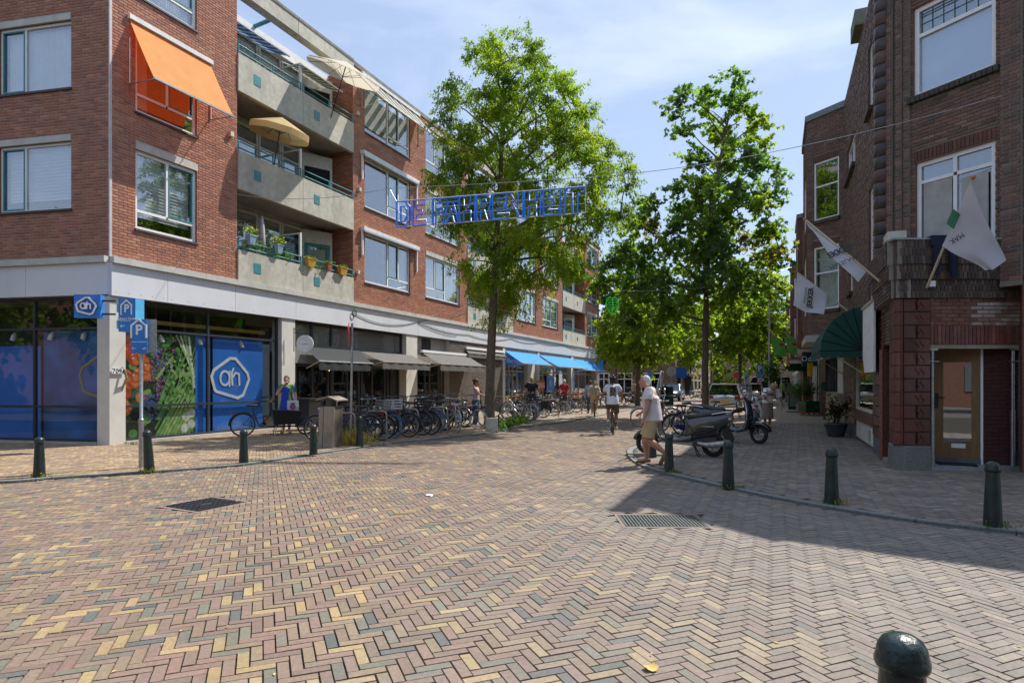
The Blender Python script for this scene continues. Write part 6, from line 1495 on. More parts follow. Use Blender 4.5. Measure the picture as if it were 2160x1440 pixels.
p = gp(1030, 908, PZ); MB(Matrix.Translation(p + Vector((.12, -.1, 0)))).box(-.2, .2, -.14, .14, 0, .42, tb=.01, tx=.01).build('concrete_block', conc); tag(bpy.data.objects['concrete_block'], 'square concrete block leaning at the foot of the leafy tree', 'concrete block')
# lamp post
Y = 41; X = (1623 - 1080) / FPX * Y; zz = lambda py, Y=Y: EYE + (HOR - py) / FPX * Y
t = thing('street_lamp', 'tall grey street lamp with a curved arm reaching over the street', 'street lamp', (X, Y, 0)); a0 = (1565 - 1623) / FPX * Y
MB().tube([(0, 0, 0), (0, 0, 2.5), (0, 0, zz(640)), (-.05, 0, zz(628)), (-.35, 0, zz(619)), (a0 + .6, 0, zz(616)), (a0 + .35, 0, zz(617))], [.1, .08, .055, .05, .045, .04, .04], 10).build('pole', steel, t)
MB().ell((a0 + .15, 0, zz(618)), (.38, .13, .07)).build('lamp_head', mat('lamp_grey', (.4, .4, .4), .5), t)
bk = foliage('hanging_basket', [(X + .25, Y, zz(783))], (.28, .28, .32), 1500, .08, dkc, plantm, None, seed=3); tag(bk, 'dark leafy hanging basket on the lamp pole', 'plant')
# disabled parking sign
Y = 33; X = (1612 - 1080) / FPX * Y; z = EYE + (HOR - 782) / FPX * Y; t = thing('parking_sign', 'blue P sign for disabled parking, tilted on its pole beside the lamp post', 'traffic sign', (X, Y, PZ), 0)
t.rotation_euler = (0, math.radians(-6), 0); z -= PZ
MB().box(-.15, .15, -.02, 0, z - .36, z + .36).build('plate', cb, t); MB().box(-.15, .15, -.02, 0, z - .56, z - .39).build('sub_plate', whp, t); MB().tube([(0, .02, 0), (0, .02, z + .3)], .03, 8).build('pole', steel, t)
ftext(t, 'letter', 'P', .42, 0, -.024, z + .12, whp, bold=.01); mb = MB(Matrix.Translation((0, -.024, 0)))
mb.tube([(0, 0, z - .08), (0, 0, z - .2), (.07, 0, z - .2), (.1, 0, z - .29)], .013, 4); mb.tube([(.07 * math.cos(a) - .01, 0, z - .23 + .07 * math.sin(a)) for a in [2 + i * .5 for i in range(9)]], .011, 4); mb.build('wheelchair_mark', whp, t); arrow(t, 0, z - .475, .09, black, -.024)
# a few far signs
def farsign(px, py, Y, r, m, lab, shape='disc', zb=0, back=True):
    X = (px - 1080) / FPX * Y; z = EYE + (HOR - py) / FPX * Y; t = thing('traffic_sign', lab, 'traffic sign', (X, Y, 0)); MB().tube([(0, .03, zb), (0, .03, z)], .03, 8).build('pole', steel, t)
    mb = MB()
    if shape == 'disc': mb.tube([(0, 0, z), (0, -.02, z)], r, 22)
    elif shape == 'tri': mb.prism([(-r, z - r * .6), (r, z - r * .6), (0, z + r)], -.02, 0)
    else: mb.box(-r, r, -.02, 0, z - r, z + r)
    mb.build('plate', m, t); return t
farsign(1416, 783, 48, .38, mat('sign_back', (.4, .4, .42), .5, .4), 'back of a round grey traffic sign left of the thick tree trunk')
farsign(1437, 786, 50, .42, cb2, 'square blue sign next to the back of the round sign', 'sq'); farsign(1371, 790, 52, .22, cb, 'narrow blue sign above the walking old man', 'sq')
t = farsign(1649, 773, 34, .3, MATS['sign_red'], 'red and white warning triangle far down the right pavement', 'tri'); Y = 34; z = EYE + (HOR - 773) / FPX * Y; MB().prism([(-.2, z - .13), (.2, z - .13), (0, z + .2)], -.03, -.02).build('white_face', whp, t)
farsign(1552, 792, 70, .3, MATS['sign_red'], 'tiny round red sign far down the street between the parked cars')
# ---------------- right pavement objects ----------------
gs_ = lambda px, off=0: G2.s_(px, off)
# big green dome awning
gcan = cloth('green_canvas', (.010, .075, .055), .08); sA = gs_(1823); offA = G2.off(1730, sA); zb = G2.z_(1823, 745); zt = G2.z_(1823, 653); sB = gs_(1711, offA)
sB = max(sB, sA + 1.6); t = thing('awning', 'dark green rounded canopy awning over the shop window on the right', 'awning', G2.w(sA, 0, zb))
R_ = offA; hZ = zt - zb; mb = MB(G2.M); ang = [i * PI / 12 for i in range(7)]; prof = [(-R_ * math.cos(a), zb + .08 + hZ * math.sin(a)) for a in ang]
rows = [[(s, y, z) for y, z in prof] for s in (sA + .02, sA + (sB - sA) * .5, sB)]
mb.sheet(rows, smooth=False); mb.build('canopy', gcan, t, True)
for s, sg in ((sA, 1), (sB, -1)):
    mb = MB(G2.M)
    c = (s, -.02, zb + .08)
    for (y0, z0), (y1, z1) in zip(prof, prof[1:]): mb.add([c, (s + .02 * sg, y0, z0), (s + .02 * sg, y1, z1)], [(0, 1, 2)])
    mb.build('side_panel', gcan, t, True)
mb = MB(G2.M)
for y, z in prof: mb.tube([(sA - .005, y, z), (sA - .005, -.02, zb + .08)], .012, 4)
mb.tube([(sA, -R_, zb + .08), (sB, -R_, zb + .08)], .02, 5); mb.build('rib', MATS['dark_room'], t, True)
mb = MB(G2.M); mb.sheet([[(sA + (sB - sA) * i / 16, -R_ - .005, zb + .08 - q * (.16 + .03 * (i % 2))) for i in range(17)] for q in (0, 1)]); mb.sheet([[(sA, -R_ * (1 - i / 10), zb + .08 - q * (.16 + .03 * (i % 2))) for i in range(11)] for q in (0, 1)]); mb.build('valance', gcan, t, True)
mb = MB(G2.M); mb.tube([(sA + .05, -.02, zb - .5), (sA + .05, -R_ * .8, zb + .05)], .015, 5); mb.tube([(sB, -.02, zb - .5), (sB, -R_ * .8, zb + .05)], .015, 5); mb.build('arm', mat('cream_metal', (.5, .46, .38), .5), t, True)
# white board in front of the wall
a, b = sorted((gs_(1847, .12), gs_(1824, .12))); z0, z1 = G2.z_(1835, 785, .12), G2.z_(1835, 645, .12)
t = thing('sign_board', 'blank white sign board fixed to the wall beside the green canopy', 'sign', G2.w(a, 0, z0)); MB(G2.M).prism([(a, z0), (b - .3, z0), (b, z0 + .35), (b, z1), (a, z1)], -.16, -.12).build('board', whp, t, True); MB(G2.M).box(a, b, -.2, -.0, z1, z1 + .04).build('top_rail', mat('cream_metal', (.5, .46, .38), .5), t, True)
# smaller awning further on
t = thing('awning', 'small dark green awning further along the right pavement', 'awning', G2.w(gs_(1700), 0, 2.6)); sA2 = gs_(1702); sB2 = sA2 + 5; mb = MB(G2.M)
prof2 = [(-1.5 * math.cos(a), 2.45 + 1.0 * math.sin(a)) for a in ang]; mb.sheet([[(s, y, z) for y, z in prof2] for s in (sA2, sB2)], smooth=False); mb.build('canopy', gcan, t, True)
mb = MB(G2.M); mb.add([(sA2, -.02, 2.45)] + [(sA2, y, z) for y, z in prof2], [(0, i, i + 1) for i in range(1, 7)]); mb.build('side_panel', gcan, t, True)
# Odi sign
Y = 25; a = p3(1693, 772, Y); b = p3(1724, 742, Y); t = thing('hanging_sign', 'dark blue-grey projecting shop sign with white letters partly behind the green canopy', 'sign', (a + b) / 2); w2, h2 = (b.x - a.x) / 2, (b.z - a.z) / 2
MB().box(-w2, w2, 0, .1, -h2, h2).build('panel', mat('slate_sign', (.025, .04, .055), .4), t); ftext(t, 'sign_word', 'Odido', .3, w2 * .15, -.004, 0, whp)
Y = 24; a, b = p3(1705, 790, Y), p3(1714, 768, Y); t = thing('banner', 'plain yellow banner panel below the dark projecting shop sign', 'banner', (a + b) / 2); MB().box(-.1, .1, 0, .03, -.26, .26).build('cloth', mat('yellow_print', (.62, .4, .02), .6), t)
# yellow vertical sign far
Y = 36; a = p3(1662, 758, Y); t = thing('banner', 'narrow yellow and red vertical shop banner further down the pavement', 'banner', a); MB().box(-.09, .09, 0, .04, -.38, .38).build('cloth', MATS['yellow_print'], t)
for i, z in enumerate((.2, 0, -.22)): MB().tube([(0, -.005, z - .06), (0, -.005, z + .06)], .03, 5).build('print_mark', MATS['sign_red'], t)
# planter with dead plant
b = gp(1763, 920, PZ); t = thing('planter', 'round grey planter with a withered plant by the cream tiled wall', 'planter', b); MB().lathe([(.2, 0), (.22, .02), (.31, .34), (.34, .36), (.34, .39), (.3, .39), (.28, .33), (0, .33)], 24).build('pot', mat('grey_pot', (.07, .085, .10), .5, var=.2), t)
mb = MB(); rr = random.Random(4); tips = []
for i in range(16):
    a = rr.uniform(0, 6.28); r_ = rr.uniform(.1, .42); h = rr.uniform(.3, .75); q = Vector((r_ * math.cos(a), r_ * math.sin(a), .35 + h)); mb.tube([(0.05 * math.cos(a), .05 * math.sin(a), .33), (q.x * .4, q.y * .4, .35 + h * .6), q], [.012, .008, .003], 4); tips += [tuple(q), tuple(q * .8 + Vector((0, 0, .05)))]
mb.build('stem', mat('dead_stem', (.06, .04, .025), .9), t); foliage('dead_leaves', tips, (.06, .06, .1), 420, .05, [(.04, .028, .018), (.06, .045, .02), (.03, .025, .015)], plantm, t, world=False, seed=5)
# cream tile wall pieces, letter box, drain
cr_t = mat('cream_tile', (1, 1, 1), .3, var=.1, attr=True, coat=.4)
t = thing('low_wall', 'low cream tiled wall beside the planter', 'wall', G2.w(gs_(1760), 0, 0)); a, b = sorted((gs_(1765, .25), gs_(1742, .25)))
MB(G2.M).box(a, b, -.24, .1, 0, 1.25).build('wall_core', mortar, t, True); wl = Wall(G2.p + G2.n * .25, G2.d, G2.n); place_bricks(bricks(a, b, .02, 1.25, [], L=.2, H=.09, gap=.008), wl, t, cr_t, [(.42, .36, .22), (.38, .32, .2)], [1, 1], name='tile')
we = Wall(G2.p + G2.d * a + G2.n * .24, -G2.n, -G2.d); place_bricks(bricks(.0, .34, .02, 1.25, [], L=.16, H=.09, gap=.008), we, t, cr_t, [(.42, .36, .22), (.38, .32, .2)], [1, 1], name='tile')
t = thing('letter_box', 'small green letter box on the white shop post', 'letter box', G2.w(gs_(1757), -.3, 1.2)); MB(G2.M).box(gs_(1757) - .12, gs_(1757) + .12, -.42, -.26, 1.3, 1.62).build('box', gcan, t, True)
# shop frontage details between the piers
for i, (x0, x1, z0, z1, m_, nm) in enumerate(((1781, 1794, 0, 2.6, 'dark_red_door', 'shop_door'), (1768, 1779, .0, 2.7, 'cream_frame', 'post'), (1728, 1742, 0, 2.7, 'dark_red_door', 'shop_door'))):
    a, b = sorted((gs_(x0), gs_(x1))); MB(G2.M).box(a, b, -.02, .05, z0 + .01, z1).build(nm, MATS[m_], RB, True)
mb = MB(); c = G2.w(gs_(1727.5), -.1, 0); mb.tube([(c.x, c.y, 0), (c.x, c.y, 3.2)], .05, 8); mb.build('drain_pipe', steel, RB, True)
# greengrocery stall: crates, trolley, chalk boards, ladder
def at(px, Y): return Vector(((px - 1080) / FPX * Y, Y, PZ))
p = at(1707, 29.5); t = thing('crate_trolley', 'dark green crates on a small red trolley outside the shop', 'crates', p, .2)
for k in range(2): 
    mb = MB(); mb.box(-.37, .37, -.25, .25, .18 + k * .26, .2 + k * .26)
    for s in (-1, 1): mb.box(s * .36, s * .38, -.25, .25, .2 + k * .26, .42 + k * .26); mb.box(-.36, .36, s * .24, s * .26, .2 + k * .26, .42 + k * .26)
    mb.build('crate', mat('crate_green', (.02, .07, .03), .5), t)
MB().box(-.4, .4, -.28, .28, .13, .17).build('trolley_base', MATS['sign_red'], t)
for s in (-1, 1):
    for q in (-1, 1): MB().tube([(s * .32, q * .24, .065), (s * .32 + .04, q * .24, .065)], .065, 12).build('wheel', steel, t)
p = at(1706, 30.5); t = thing('step_ladder', 'wooden step ladder standing in front of the shop', 'ladder', p); mb = MB()
for s in (-.3, .3): mb.tube([(s, 0, 0), (s * .6, .25, 2.1)], .035, 4); mb.tube([(s, .6, 0), (s * .6, .25, 2.1)], .03, 4)
for k in range(6): mb.box(-.3 + k * .02, .3 - k * .02, k * .04, .12 + k * .04, .3 + k * .3, .33 + k * .3)
mb.build('frame', wood, t)
p = at(1701, 31.5); t = thing('display_board', 'white framed display board with hats behind the green crates', 'board', p); MB().box(-.3, .3, 0, .04, .1, 1.35).build('board', whp, t); MB().box(-.36, -.3, -.02, .06, 0, 1.4).build('post', anth, t)
for x, z in ((-.1, .75), (.15, .6)): MB().ell((x, -.1, z), (.14, .1, .1)).build('hat', mat('ochre_felt', (.45, .25, .05), .9), t)
p = at(1677, 33); t = thing('sandwich_board', 'dark chalk board standing on the right pavement', 'board', p); MB().box(-.36, .36, -.02, .03, .12, 1.15).build('board', anth, t); MB().box(-.3, .3, -.024, -.02, .3, 1.05).build('sheet', mat('dull_sheet', (.2, .24, .22), .7), t); MB().box(-.4, .4, -.2, .2, 0, .05).build('foot', black, t)
p = at(1690, 31); t = thing('planter', 'beige flower pot with a dark bush in front of the wooden ladder', 'planter', p); MB().lathe([(.2, 0), (.27, .5), (.3, .52), (.26, .5), (0, .48)], 14).build('pot', MATS['stone_step'], t); foliage('bush', [(0, 0, 1.1), (-.2, 0, 1.3), (.25, 0, 1.25)], (.3, .3, .16), 1500, .06, dkc, plantm, t, world=False, seed=9)
# flags
def flag(base, tip, quad, lab, m, texts=(), n=14, cuts=None, wave=.05):
    """quad: four cloth corners (pole top, pole low, free low, free top) as points"""
    t = thing('flag', lab, 'flag', base); MB().tube([base, tip], [.022, .018], 8).build('pole', mat('flag_pole', (.6, .5, .35), .5), t, True)
    MB().ell(tip, (.035, .035, .035)).build('finial', mat('orange_knob', (.6, .15, .04), .5), t, True)
    A, B_, C_, D_ = quad; nrm = (B_ - A).cross(D_ - A).normalized(); g = []
    for i in range(n + 1):
        u = i / n; r = []
        for j in range(n + 1):
            v = j / n; p = A.lerp(B_, u).lerp(D_.lerp(C_, u), v); r.append(p + nrm * wave * math.sin(u * 7 + v * 5) * (.3 + v) + Vector((0, 0, -.04 * math.sin(PI * u) * v)))
        g.append(r)
    mb = MB(); mb.sheet(g); o = mb.build('cloth', m, t, True)
    for body, size, u, v, ang, sxm, col in texts:
        dx = (D_ - A).normalized(); dn = (B_ - A); dn = (dn - dx * dn.dot(dx)).normalized(); p = A.lerp(B_, u).lerp(D_.lerp(C_, u), v); cq, sq = math.cos(ang), math.sin(ang); ex = dx * cq + dn * sq; ey = dx * sq - dn * cq
        nn = ex.cross(ey); tocam = (Vector((0, 0, EYE)) - p).dot(nn); off = nn * (.05 if tocam > 0 else -.05)
        M = Matrix(((ex.x, ey.x, nn.x, (p + off).x), (ex.y, ey.y, nn.y, (p + off).y), (ex.z, ey.z, nn.z, (p + off).z), (0, 0, 0, 1)))
        text_mesh('flag_word', body, size, col, M, o, ext=.001, sx=sxm, bold=.006 if size > .16 else 0)
    return t
fl_w = cloth('white_flag', (.66, .66, .70), .35); inkm = mat('print_ink', (.02, .025, .03), .6)
Ya, Yt = 16.2, 16.6
flag(p3(1797, 662, Ya), p3(1680, 573, Yt), (p3(1682, 575, Yt), p3(1745, 620, Ya + .1), p3(1737, 664, Ya - .2), p3(1673, 645, Yt - .1)), 'white estate agent flag farthest along the wall, hanging over the green canopy', fl_w,
     [('JEKKER', .17, .5, .55, 0, -1, inkm), ('MAKELAARS', .08, .34, .55, 0, -1, inkm)])
Ya, Yt = 11.9, 12.6
flag(p3(1879, 612, Ya), p3(1697, 462, Yt), (p3(1700, 468, Yt), p3(1830, 570, Ya + .2), p3(1809, 596, Ya), p3(1716, 492, Yt - .1)), 'narrow furled white estate agent flag in the middle, below the upper window', fl_w,
     [('EKKER', .17, .55, .35, math.radians(90), 1, inkm), ('MAKELAARS', .12, .68, .7, math.radians(90), 1, inkm)], wave=.03)
Ya, Yt = 10.95, 9.7
t = flag(p3(1955, 606, Ya), p3(2053, 374, Yt), (p3(2048, 385, Yt), p3(1988, 518, Ya - .5), p3(2076, 572, Yt + .1), p3(2118, 551, Yt + .05)), 'big white estate agent flag drooping from a pole below the balcony doors', fl_w,
     [('MAK', .12, .72, .22, math.radians(75), 1, inkm)], wave=.05)
mb = MB(); mb.sheet([[p3(2010 + 8 * v - 14 * u, 440 + 32 * u + 6 * v, Yt + .3) for v in range(3)] for u in range(2)]); mb.build('green_print', mat('flag_green', (.05, .2, .1), .7), t, True)
MB(GF.M).box(fx_(1949), fx_(1961), -.16, -.12, fz_(607), fz_(595)).build('flag_socket', white, t, True)
# green shop flags far down
gfl = cloth('green_flag', (.10, .32, .06), .45)
for i, (bx, by, tx, ty, q, lab, Y) in enumerate((((1680, 745, 1625, 700, ((1627, 702), (1657, 725), (1658, 752), (1630, 745)), 'green and yellow shop flag with a red oval, farthest left', 31)), (1690, 745, 1657, 701, ((1658, 702), (1680, 716), (1680, 750), (1659, 740)), 'green and yellow shop flag with a red oval, next to the brick wall', 28))):
    pq = [p3(x, y, Y) for x, y in q]; t = flag(p3(bx, by, Y), p3(tx, ty, Y), (pq[0], pq[1], pq[2], pq[3]), lab, gfl, wave=.08)
    c = (pq[0] + pq[2]) / 2 + Vector((.1, -.1, 0)); MB(Matrix.Translation(c)); MB(Matrix.Translation(c) @ Matrix.Diagonal((1, 1, .55, 1))).tube([(0, 0, 0), (0, -.01, 0)], .13, 18).build('red_oval', MATS['sign_red'], t, True)
# jeans over the parapet
den = mat('navy_denim', (.012, .016, .045), .9); a, b = fx_(1951), fx_(2005); t = thing('trousers', 'dark navy trousers hung over the balcony parapet to dry', 'trousers', GF.w((a + b) / 2, -.15, z_par))
for q, (x0, x1, zl) in enumerate(((a, a + .2, fz_(588)), (a + .26, b, fz_(594)))):
    mb = MB(GF.M); rings = []
    for k in range(7):
        v = k / 6; xm0 = x0 + (.05 * v if q == 0 else .08 * v); xm1 = x1 - (.03 * v if q == 0 else -.04 * v) - .02 * v; z = z_par + .045 + (zl - z_par) * v; y = -.17 - .012 * math.sin(v * 5)
        rings.append([(xm0, y, z), ((xm0 + xm1) / 2, y - .035, z), (xm1, y, z), ((xm0 + xm1) / 2, y + .02, z)])
    mb.loft(rings); mb.build('leg', den, t, True)
mb = MB(GF.M); mb.box(a, b - .06, -.2, .15, z_par + .036, z_par + .065); mb.box(a, b - .06, -.2, -.16, z_par - .12, z_par + .036); mb.build('waist', den, t, True)
# glass containers by the far crossing
for i, px in enumerate((1382, 1397, 1408)):
    p = at(px, 44); t = thing('waste_container', ['dark green street container nearest the old man', 'dark green street container, middle of three', 'dark green street container nearest the scooter windscreen'][i], 'container', p); MB().box(-.35, .35, -.35, .35, 0, 1.3, tx=.03, tb=.03).build('body', gcan, t); MB().box(-.3, .3, -.36, -.3, .9, 1.15).build('hatch', black, t)
# ---------------- bicycles ----------------
MC = {}
def cached(key, f):
    if key not in MC: MC[key] = f()
    return MC[key]
def ringpts(r, n=26, c=(0, 0, 0)): return [(c[0] + r * math.cos(2 * PI * i / n), c[1], c[2] + r * math.sin(2 * PI * i / n)) for i in range(n + 1)]
paints = {'black': mat('bike_black', (.02, .02, .022), .3, coat=.5), 'navy': mat('bike_navy', (.015, .03, .10), .3, coat=.5), 'silver': mat('bike_silver', (.5, .5, .5), .3, .6), 'grey': mat('bike_grey', (.12, .125, .13), .35), 'green': mat('bike_green', (.03, .12, .08), .35), 'brown': mat('bike_brown', (.12, .06, .03), .4), 'white': white}
btyre = mat('blue_tyre', (.10, .26, .48), .7); wtyre = mat('cream_tyre', (.5, .48, .42), .7)
TY = {'black': rubber, 'blue': btyre, 'cream': wtyre, 'grey': mat('grey_tyre', (.2, .2, .22), .8)}
RW_ = .345
def wheel(par, x, tyre, R_=RW_, y=0):
    w_ = link('wheel', cached(('tyre', tyre, R_), lambda: MB().tube(ringpts(R_ - .022), .022, 7, cap=False).mesh('wheel', TY[tyre])), par); w_.location = (x, y, R_)
    link('rim', cached(('rim', R_), lambda: MB().tube(ringpts(R_ - .044), .010, 5, cap=False).tube([(0, -.035, 0), (0, .035, 0)], .022, 8).mesh('rim', steel)), w_)
    def sp_():
        mb = MB()
        for i in range(22): a = 2 * PI * i / 22 + (.12 if i % 2 else -.12); b_ = 2 * PI * i / 22; mb.tube([(.02 * math.cos(a), .02 * (1 if i % 2 else -1), .02 * math.sin(a)), ((R_ - .05) * math.cos(b_), 0, (R_ - .05) * math.sin(b_))], .0018, 3, cap=False)
        return mb.mesh('spokes', steel)
    o = link('spokes', cached(('sp', R_), sp_), w_); o['kind'] = 'stuff'; return w_
def bike(lab, loc, rz, paint='black', step=True, tyre='black', front=None, rear=None, steer=0, lean=0, group='bicycles parked in rows on the left pavement', bar='up', extra=None):
    t = thing('bicycle', lab, 'bicycle', loc, rz, group); t.rotation_euler = (lean, 0, rz); P_ = paints[paint]; WB = 1.1
    wheel(t, 0, tyre); fw_ = wheel(t, WB, tyre); fw_.rotation_euler = (0, 0, steer)
    bb_, seat, head, headb = (.46, 0, .28), (.26, 0, .82), (.93, 0, .93), (.98, 0, .70)
    def fr():
        mb = MB(); mb.tube([bb_, (.33, 0, .60), seat, (.235, 0, .90)], [.024, .022, .02, .015], 7); mb.tube([head, headb], .026, 7)
        if step: mb.tube([headb, (.86, 0, .52), (.66, 0, .34), bb_], .027, 7); mb.tube([(.95, 0, .80), (.78, 0, .60), (.56, 0, .50), (.36, 0, .50)], .02, 6)
        else: mb.tube([headb, bb_], .025, 7); mb.tube([(.94, 0, .87), (.28, 0, .79)], .021, 7)
        for s in (-1, 1): mb.tube([(0, s * .055, RW_), (.46, s * .03, .28)], .010, 5); mb.tube([(0, s * .055, RW_), (.27, s * .02, .74)], .009, 5)
        return mb.mesh('frame', P_)
    link('frame', cached(('fr', paint, step), fr), t)
    def fk():
        mb = MB()
        for s in (-1, 1): mb.tube([(headb[0] - WB, 0, headb[2] - .01 ), (headb[0] - WB + .01, s * .045, headb[2] - .06), (-.04, s * .05, .5), (0, s * .05, RW_)], .011, 6)
        return mb.mesh('fork', P_)
    f_ = link('fork', cached(('fk', paint), fk), t); f_.location = (WB, 0, 0)
    def hb():
        mb = MB(); mb.tube([(0, 0, -.06), (0, 0, .09)], .013, 6)
        if bar == 'up':
            for s in (-1, 1): mb.tube([(0, 0, .09), (.05, s * .12, .16), (.03, s * .25, .20), (-.14, s * .30, .19), (-.24, s * .30, .17)], [.011, .011, .011, .012, .016], 6)
        else:
            for s in (-1, 1): mb.tube([(0, 0, .09), (.02, s * .15, .11), (-.05, s * .3, .12)], [.011, .012, .016], 6)
        return mb.mesh('handlebar', anth if bar == 'up' else chrome)
    h_ = link('handlebar', cached(('hb', bar), hb), t); h_.location = (.93, 0, .97); h_.rotation_euler = (0, 0, steer)
    link('saddle', cached('saddle', lambda: MB().loft([[(x, w_ * math.cos(a), .925 + dz + .03 * math.sin(a)) for a in [i * PI / 4 for i in range(8)]] for x, w_, dz in ((.09, .05, .0), (.12, .095, .01), (.2, .1, .01), (.28, .05, 0), (.36, .025, -.005), (.38, .01, -.01))]).mesh('saddle', black)), t)
    def mg(c, a0, a1): 
        mb = MB(); pts = [(c + (RW_ + .02) * math.cos(a0 + (a1 - a0) * i / 12), 0, RW_ + (RW_ + .02) * math.sin(a0 + (a1 - a0) * i / 12)) for i in range(13)]; mb.tube(pts, .021, 6, flat=1); return mb.mesh('mudguard', P_)
    link('mudguard', cached(('mg1', paint), lambda: mg(0, .9, 3.4)), t)
    m2 = link('mudguard', cached(('mg2', paint), lambda: mg(0, .35, 2.2)), t); m2.location = (WB, 0, 0); m2.rotation_euler = (0, 0, steer)
    def rk():
        mb = MB()
        for s in (-1, 1): mb.tube([(.2, s * .06, .74), (-.3, s * .06, .74), (-.32, s * .04, .74)], .007, 5); mb.tube([(0, s * .06, RW_), (-.12, s * .06, .74)], .006, 4)
        for x in (.1, -.05, -.2): mb.tube([(x, -.06, .74), (x, .06, .74)], .006, 4)
        return mb.mesh('rear_rack', anth)
    link('rear_rack', cached('rk', rk), t)
    def ck():
        mb = MB(); mb.tube([(.46, -.075, .28), (.46, .075, .28)], .03, 8); mb.tube([(.46, .07, .28), (.56, .08, .16)], .01, 5); mb.tube([(.46, -.07, .28), (.36, -.08, .40)], .01, 5); mb.box(.52, .6, .08, .17, .15, .175); mb.box(.32, .4, -.17, -.08, .39, .415); return mb.mesh('crank', steel)
    link('crank', cached('ck', ck), t)
    link('chain_guard', cached(('cg', paint), lambda: MB().prism([(.02, .40), (.03, .30), (.46, .18), (.56, .28), (.46, .38)], -.052, -.038).mesh('chain_guard', P_)), t)
    link('kickstand', cached('ks', lambda: MB().tube([(.05, .05, .3), (-.02, .2, .02)], .009, 5).mesh('kickstand', steel)), t)
    link('head_lamp', cached('hl', lambda: MB().ell((1.03, 0, .86), (.04, .035, .035)).mesh('head_lamp', chrome)), t)
    link('tail_lamp', cached('tl', lambda: MB().box(-.36, -.32, -.04, .04, .69, .74).mesh('tail_lamp', mat('red_lens', (.4, .01, .01), .2))), t)
    def crate(w_, l, h, m_, n=4):
        mb = MB(); mb.box(-l / 2, l / 2, -w_ / 2, w_ / 2, 0, .012)
        for k in range(n):
            z = .03 + (h - .03) * k / (n - 1); th = (h / n) * .5
            for s in (-1, 1): mb.box(-l / 2, l / 2, s * w_ / 2 - .006, s * w_ / 2 + .006, z - th / 2, z + th / 2); mb.box(s * l / 2 - .006, s * l / 2 + .006, -w_ / 2, w_ / 2, z - th / 2, z + th / 2)
        for sx_ in (-1, 1):
            for sy_ in (-1, 1): mb.box(sx_ * l / 2 - .012, sx_ * l / 2 + .012, sy_ * w_ / 2 - .012, sy_ * w_ / 2 + .012, 0, h)
        return mb
    def wick(m_): 
        mb = MB()
        for k in range(9): mb.tube([((.15 + k * .006) * math.cos(2 * PI * i / 18), (.15 + k * .006) * math.sin(2 * PI * i / 18) * 1.25, k * .028) for i in range(19)], .011, 5, cap=False)
        for i in range(18): a = 2 * PI * i / 18; mb.tube([(.15 * math.cos(a), .19 * math.sin(a), 0), (.2 * math.cos(a), .25 * math.sin(a), .24)], .005, 4)
        return mb
    for where, kind in (('f', front), ('r', rear)):
        if not kind: continue
        nm, key = {'crate': ('crate', 'black'), 'greycrate': ('crate', 'gc'), 'whitecrate': ('crate', 'wc'), 'wicker': ('basket', 'wk'), 'wood': ('crate', 'wd'), 'bluecrate': ('crate', 'bc'), 'bag': ('pannier', 'bag'), 'rackonly': ('front_rack', 'fr')}[kind]
        mm = {'black': black, 'gc': mat('grey_crate', (.16, .15, .13), .6), 'wc': mat('white_rack', (.5, .52, .55), .4), 'wk': mat('wicker', (.35, .22, .1), .8), 'wd': mat('orange_crate', (.42, .13, .05), .6), 'bc': mat('blue_crate', (.06, .15, .24), .6), 'bag': black, 'fr': steel}[key]
        if kind == 'wicker': me = cached('wk', lambda: wick(mm).mesh('basket', mm))
        elif kind == 'bag': me = cached('bag', lambda: MB().box(-.18, .18, -.17, -.07, -.34, 0, tb=.02).box(-.18, .18, .07, .17, -.34, 0, tb=.02).box(-.16, .16, -.08, .08, -.01, .02).mesh('pannier', mm))
        elif kind == 'rackonly':
            def fr_():
                mb = MB(); 
                for s in (-.15, -.05, .05, .15): mb.tube([(-.15, s, 0), (.2, s, 0), (.2, s, .06)], .006, 4)
                for x in (-.15, .02, .2): mb.tube([(x, -.17, 0), (x, .17, 0)], .006, 4)
                return mb.mesh('front_rack', steel)
            me = cached('fro', fr_)
        else: me = cached(('cr', key), lambda: crate(.38, .32, .26, mm).mesh('crate', mm))
        o = link(nm, me, t); o.location = (1.1, 0, .82) if where == 'f' else (-.1, 0, .75)
        if kind == 'greycrate': o.rotation_euler = (.0, .12, .25)
    return t
HN = math.atan2(N2.y, N2.x)
def park(px, py, lab, dang=0, rev=False, **k):
    """front (or rear) wheel touches the ground at the given spot; the bike points to the street"""
    c = gp(px, py, PZ); a = HN + math.radians(dang); d = Vector((math.cos(a), math.sin(a), 0))
    if not rev: return bike(lab, c - d * 1.1, a, **k)
    return bike(lab, c, a + PI, **k)
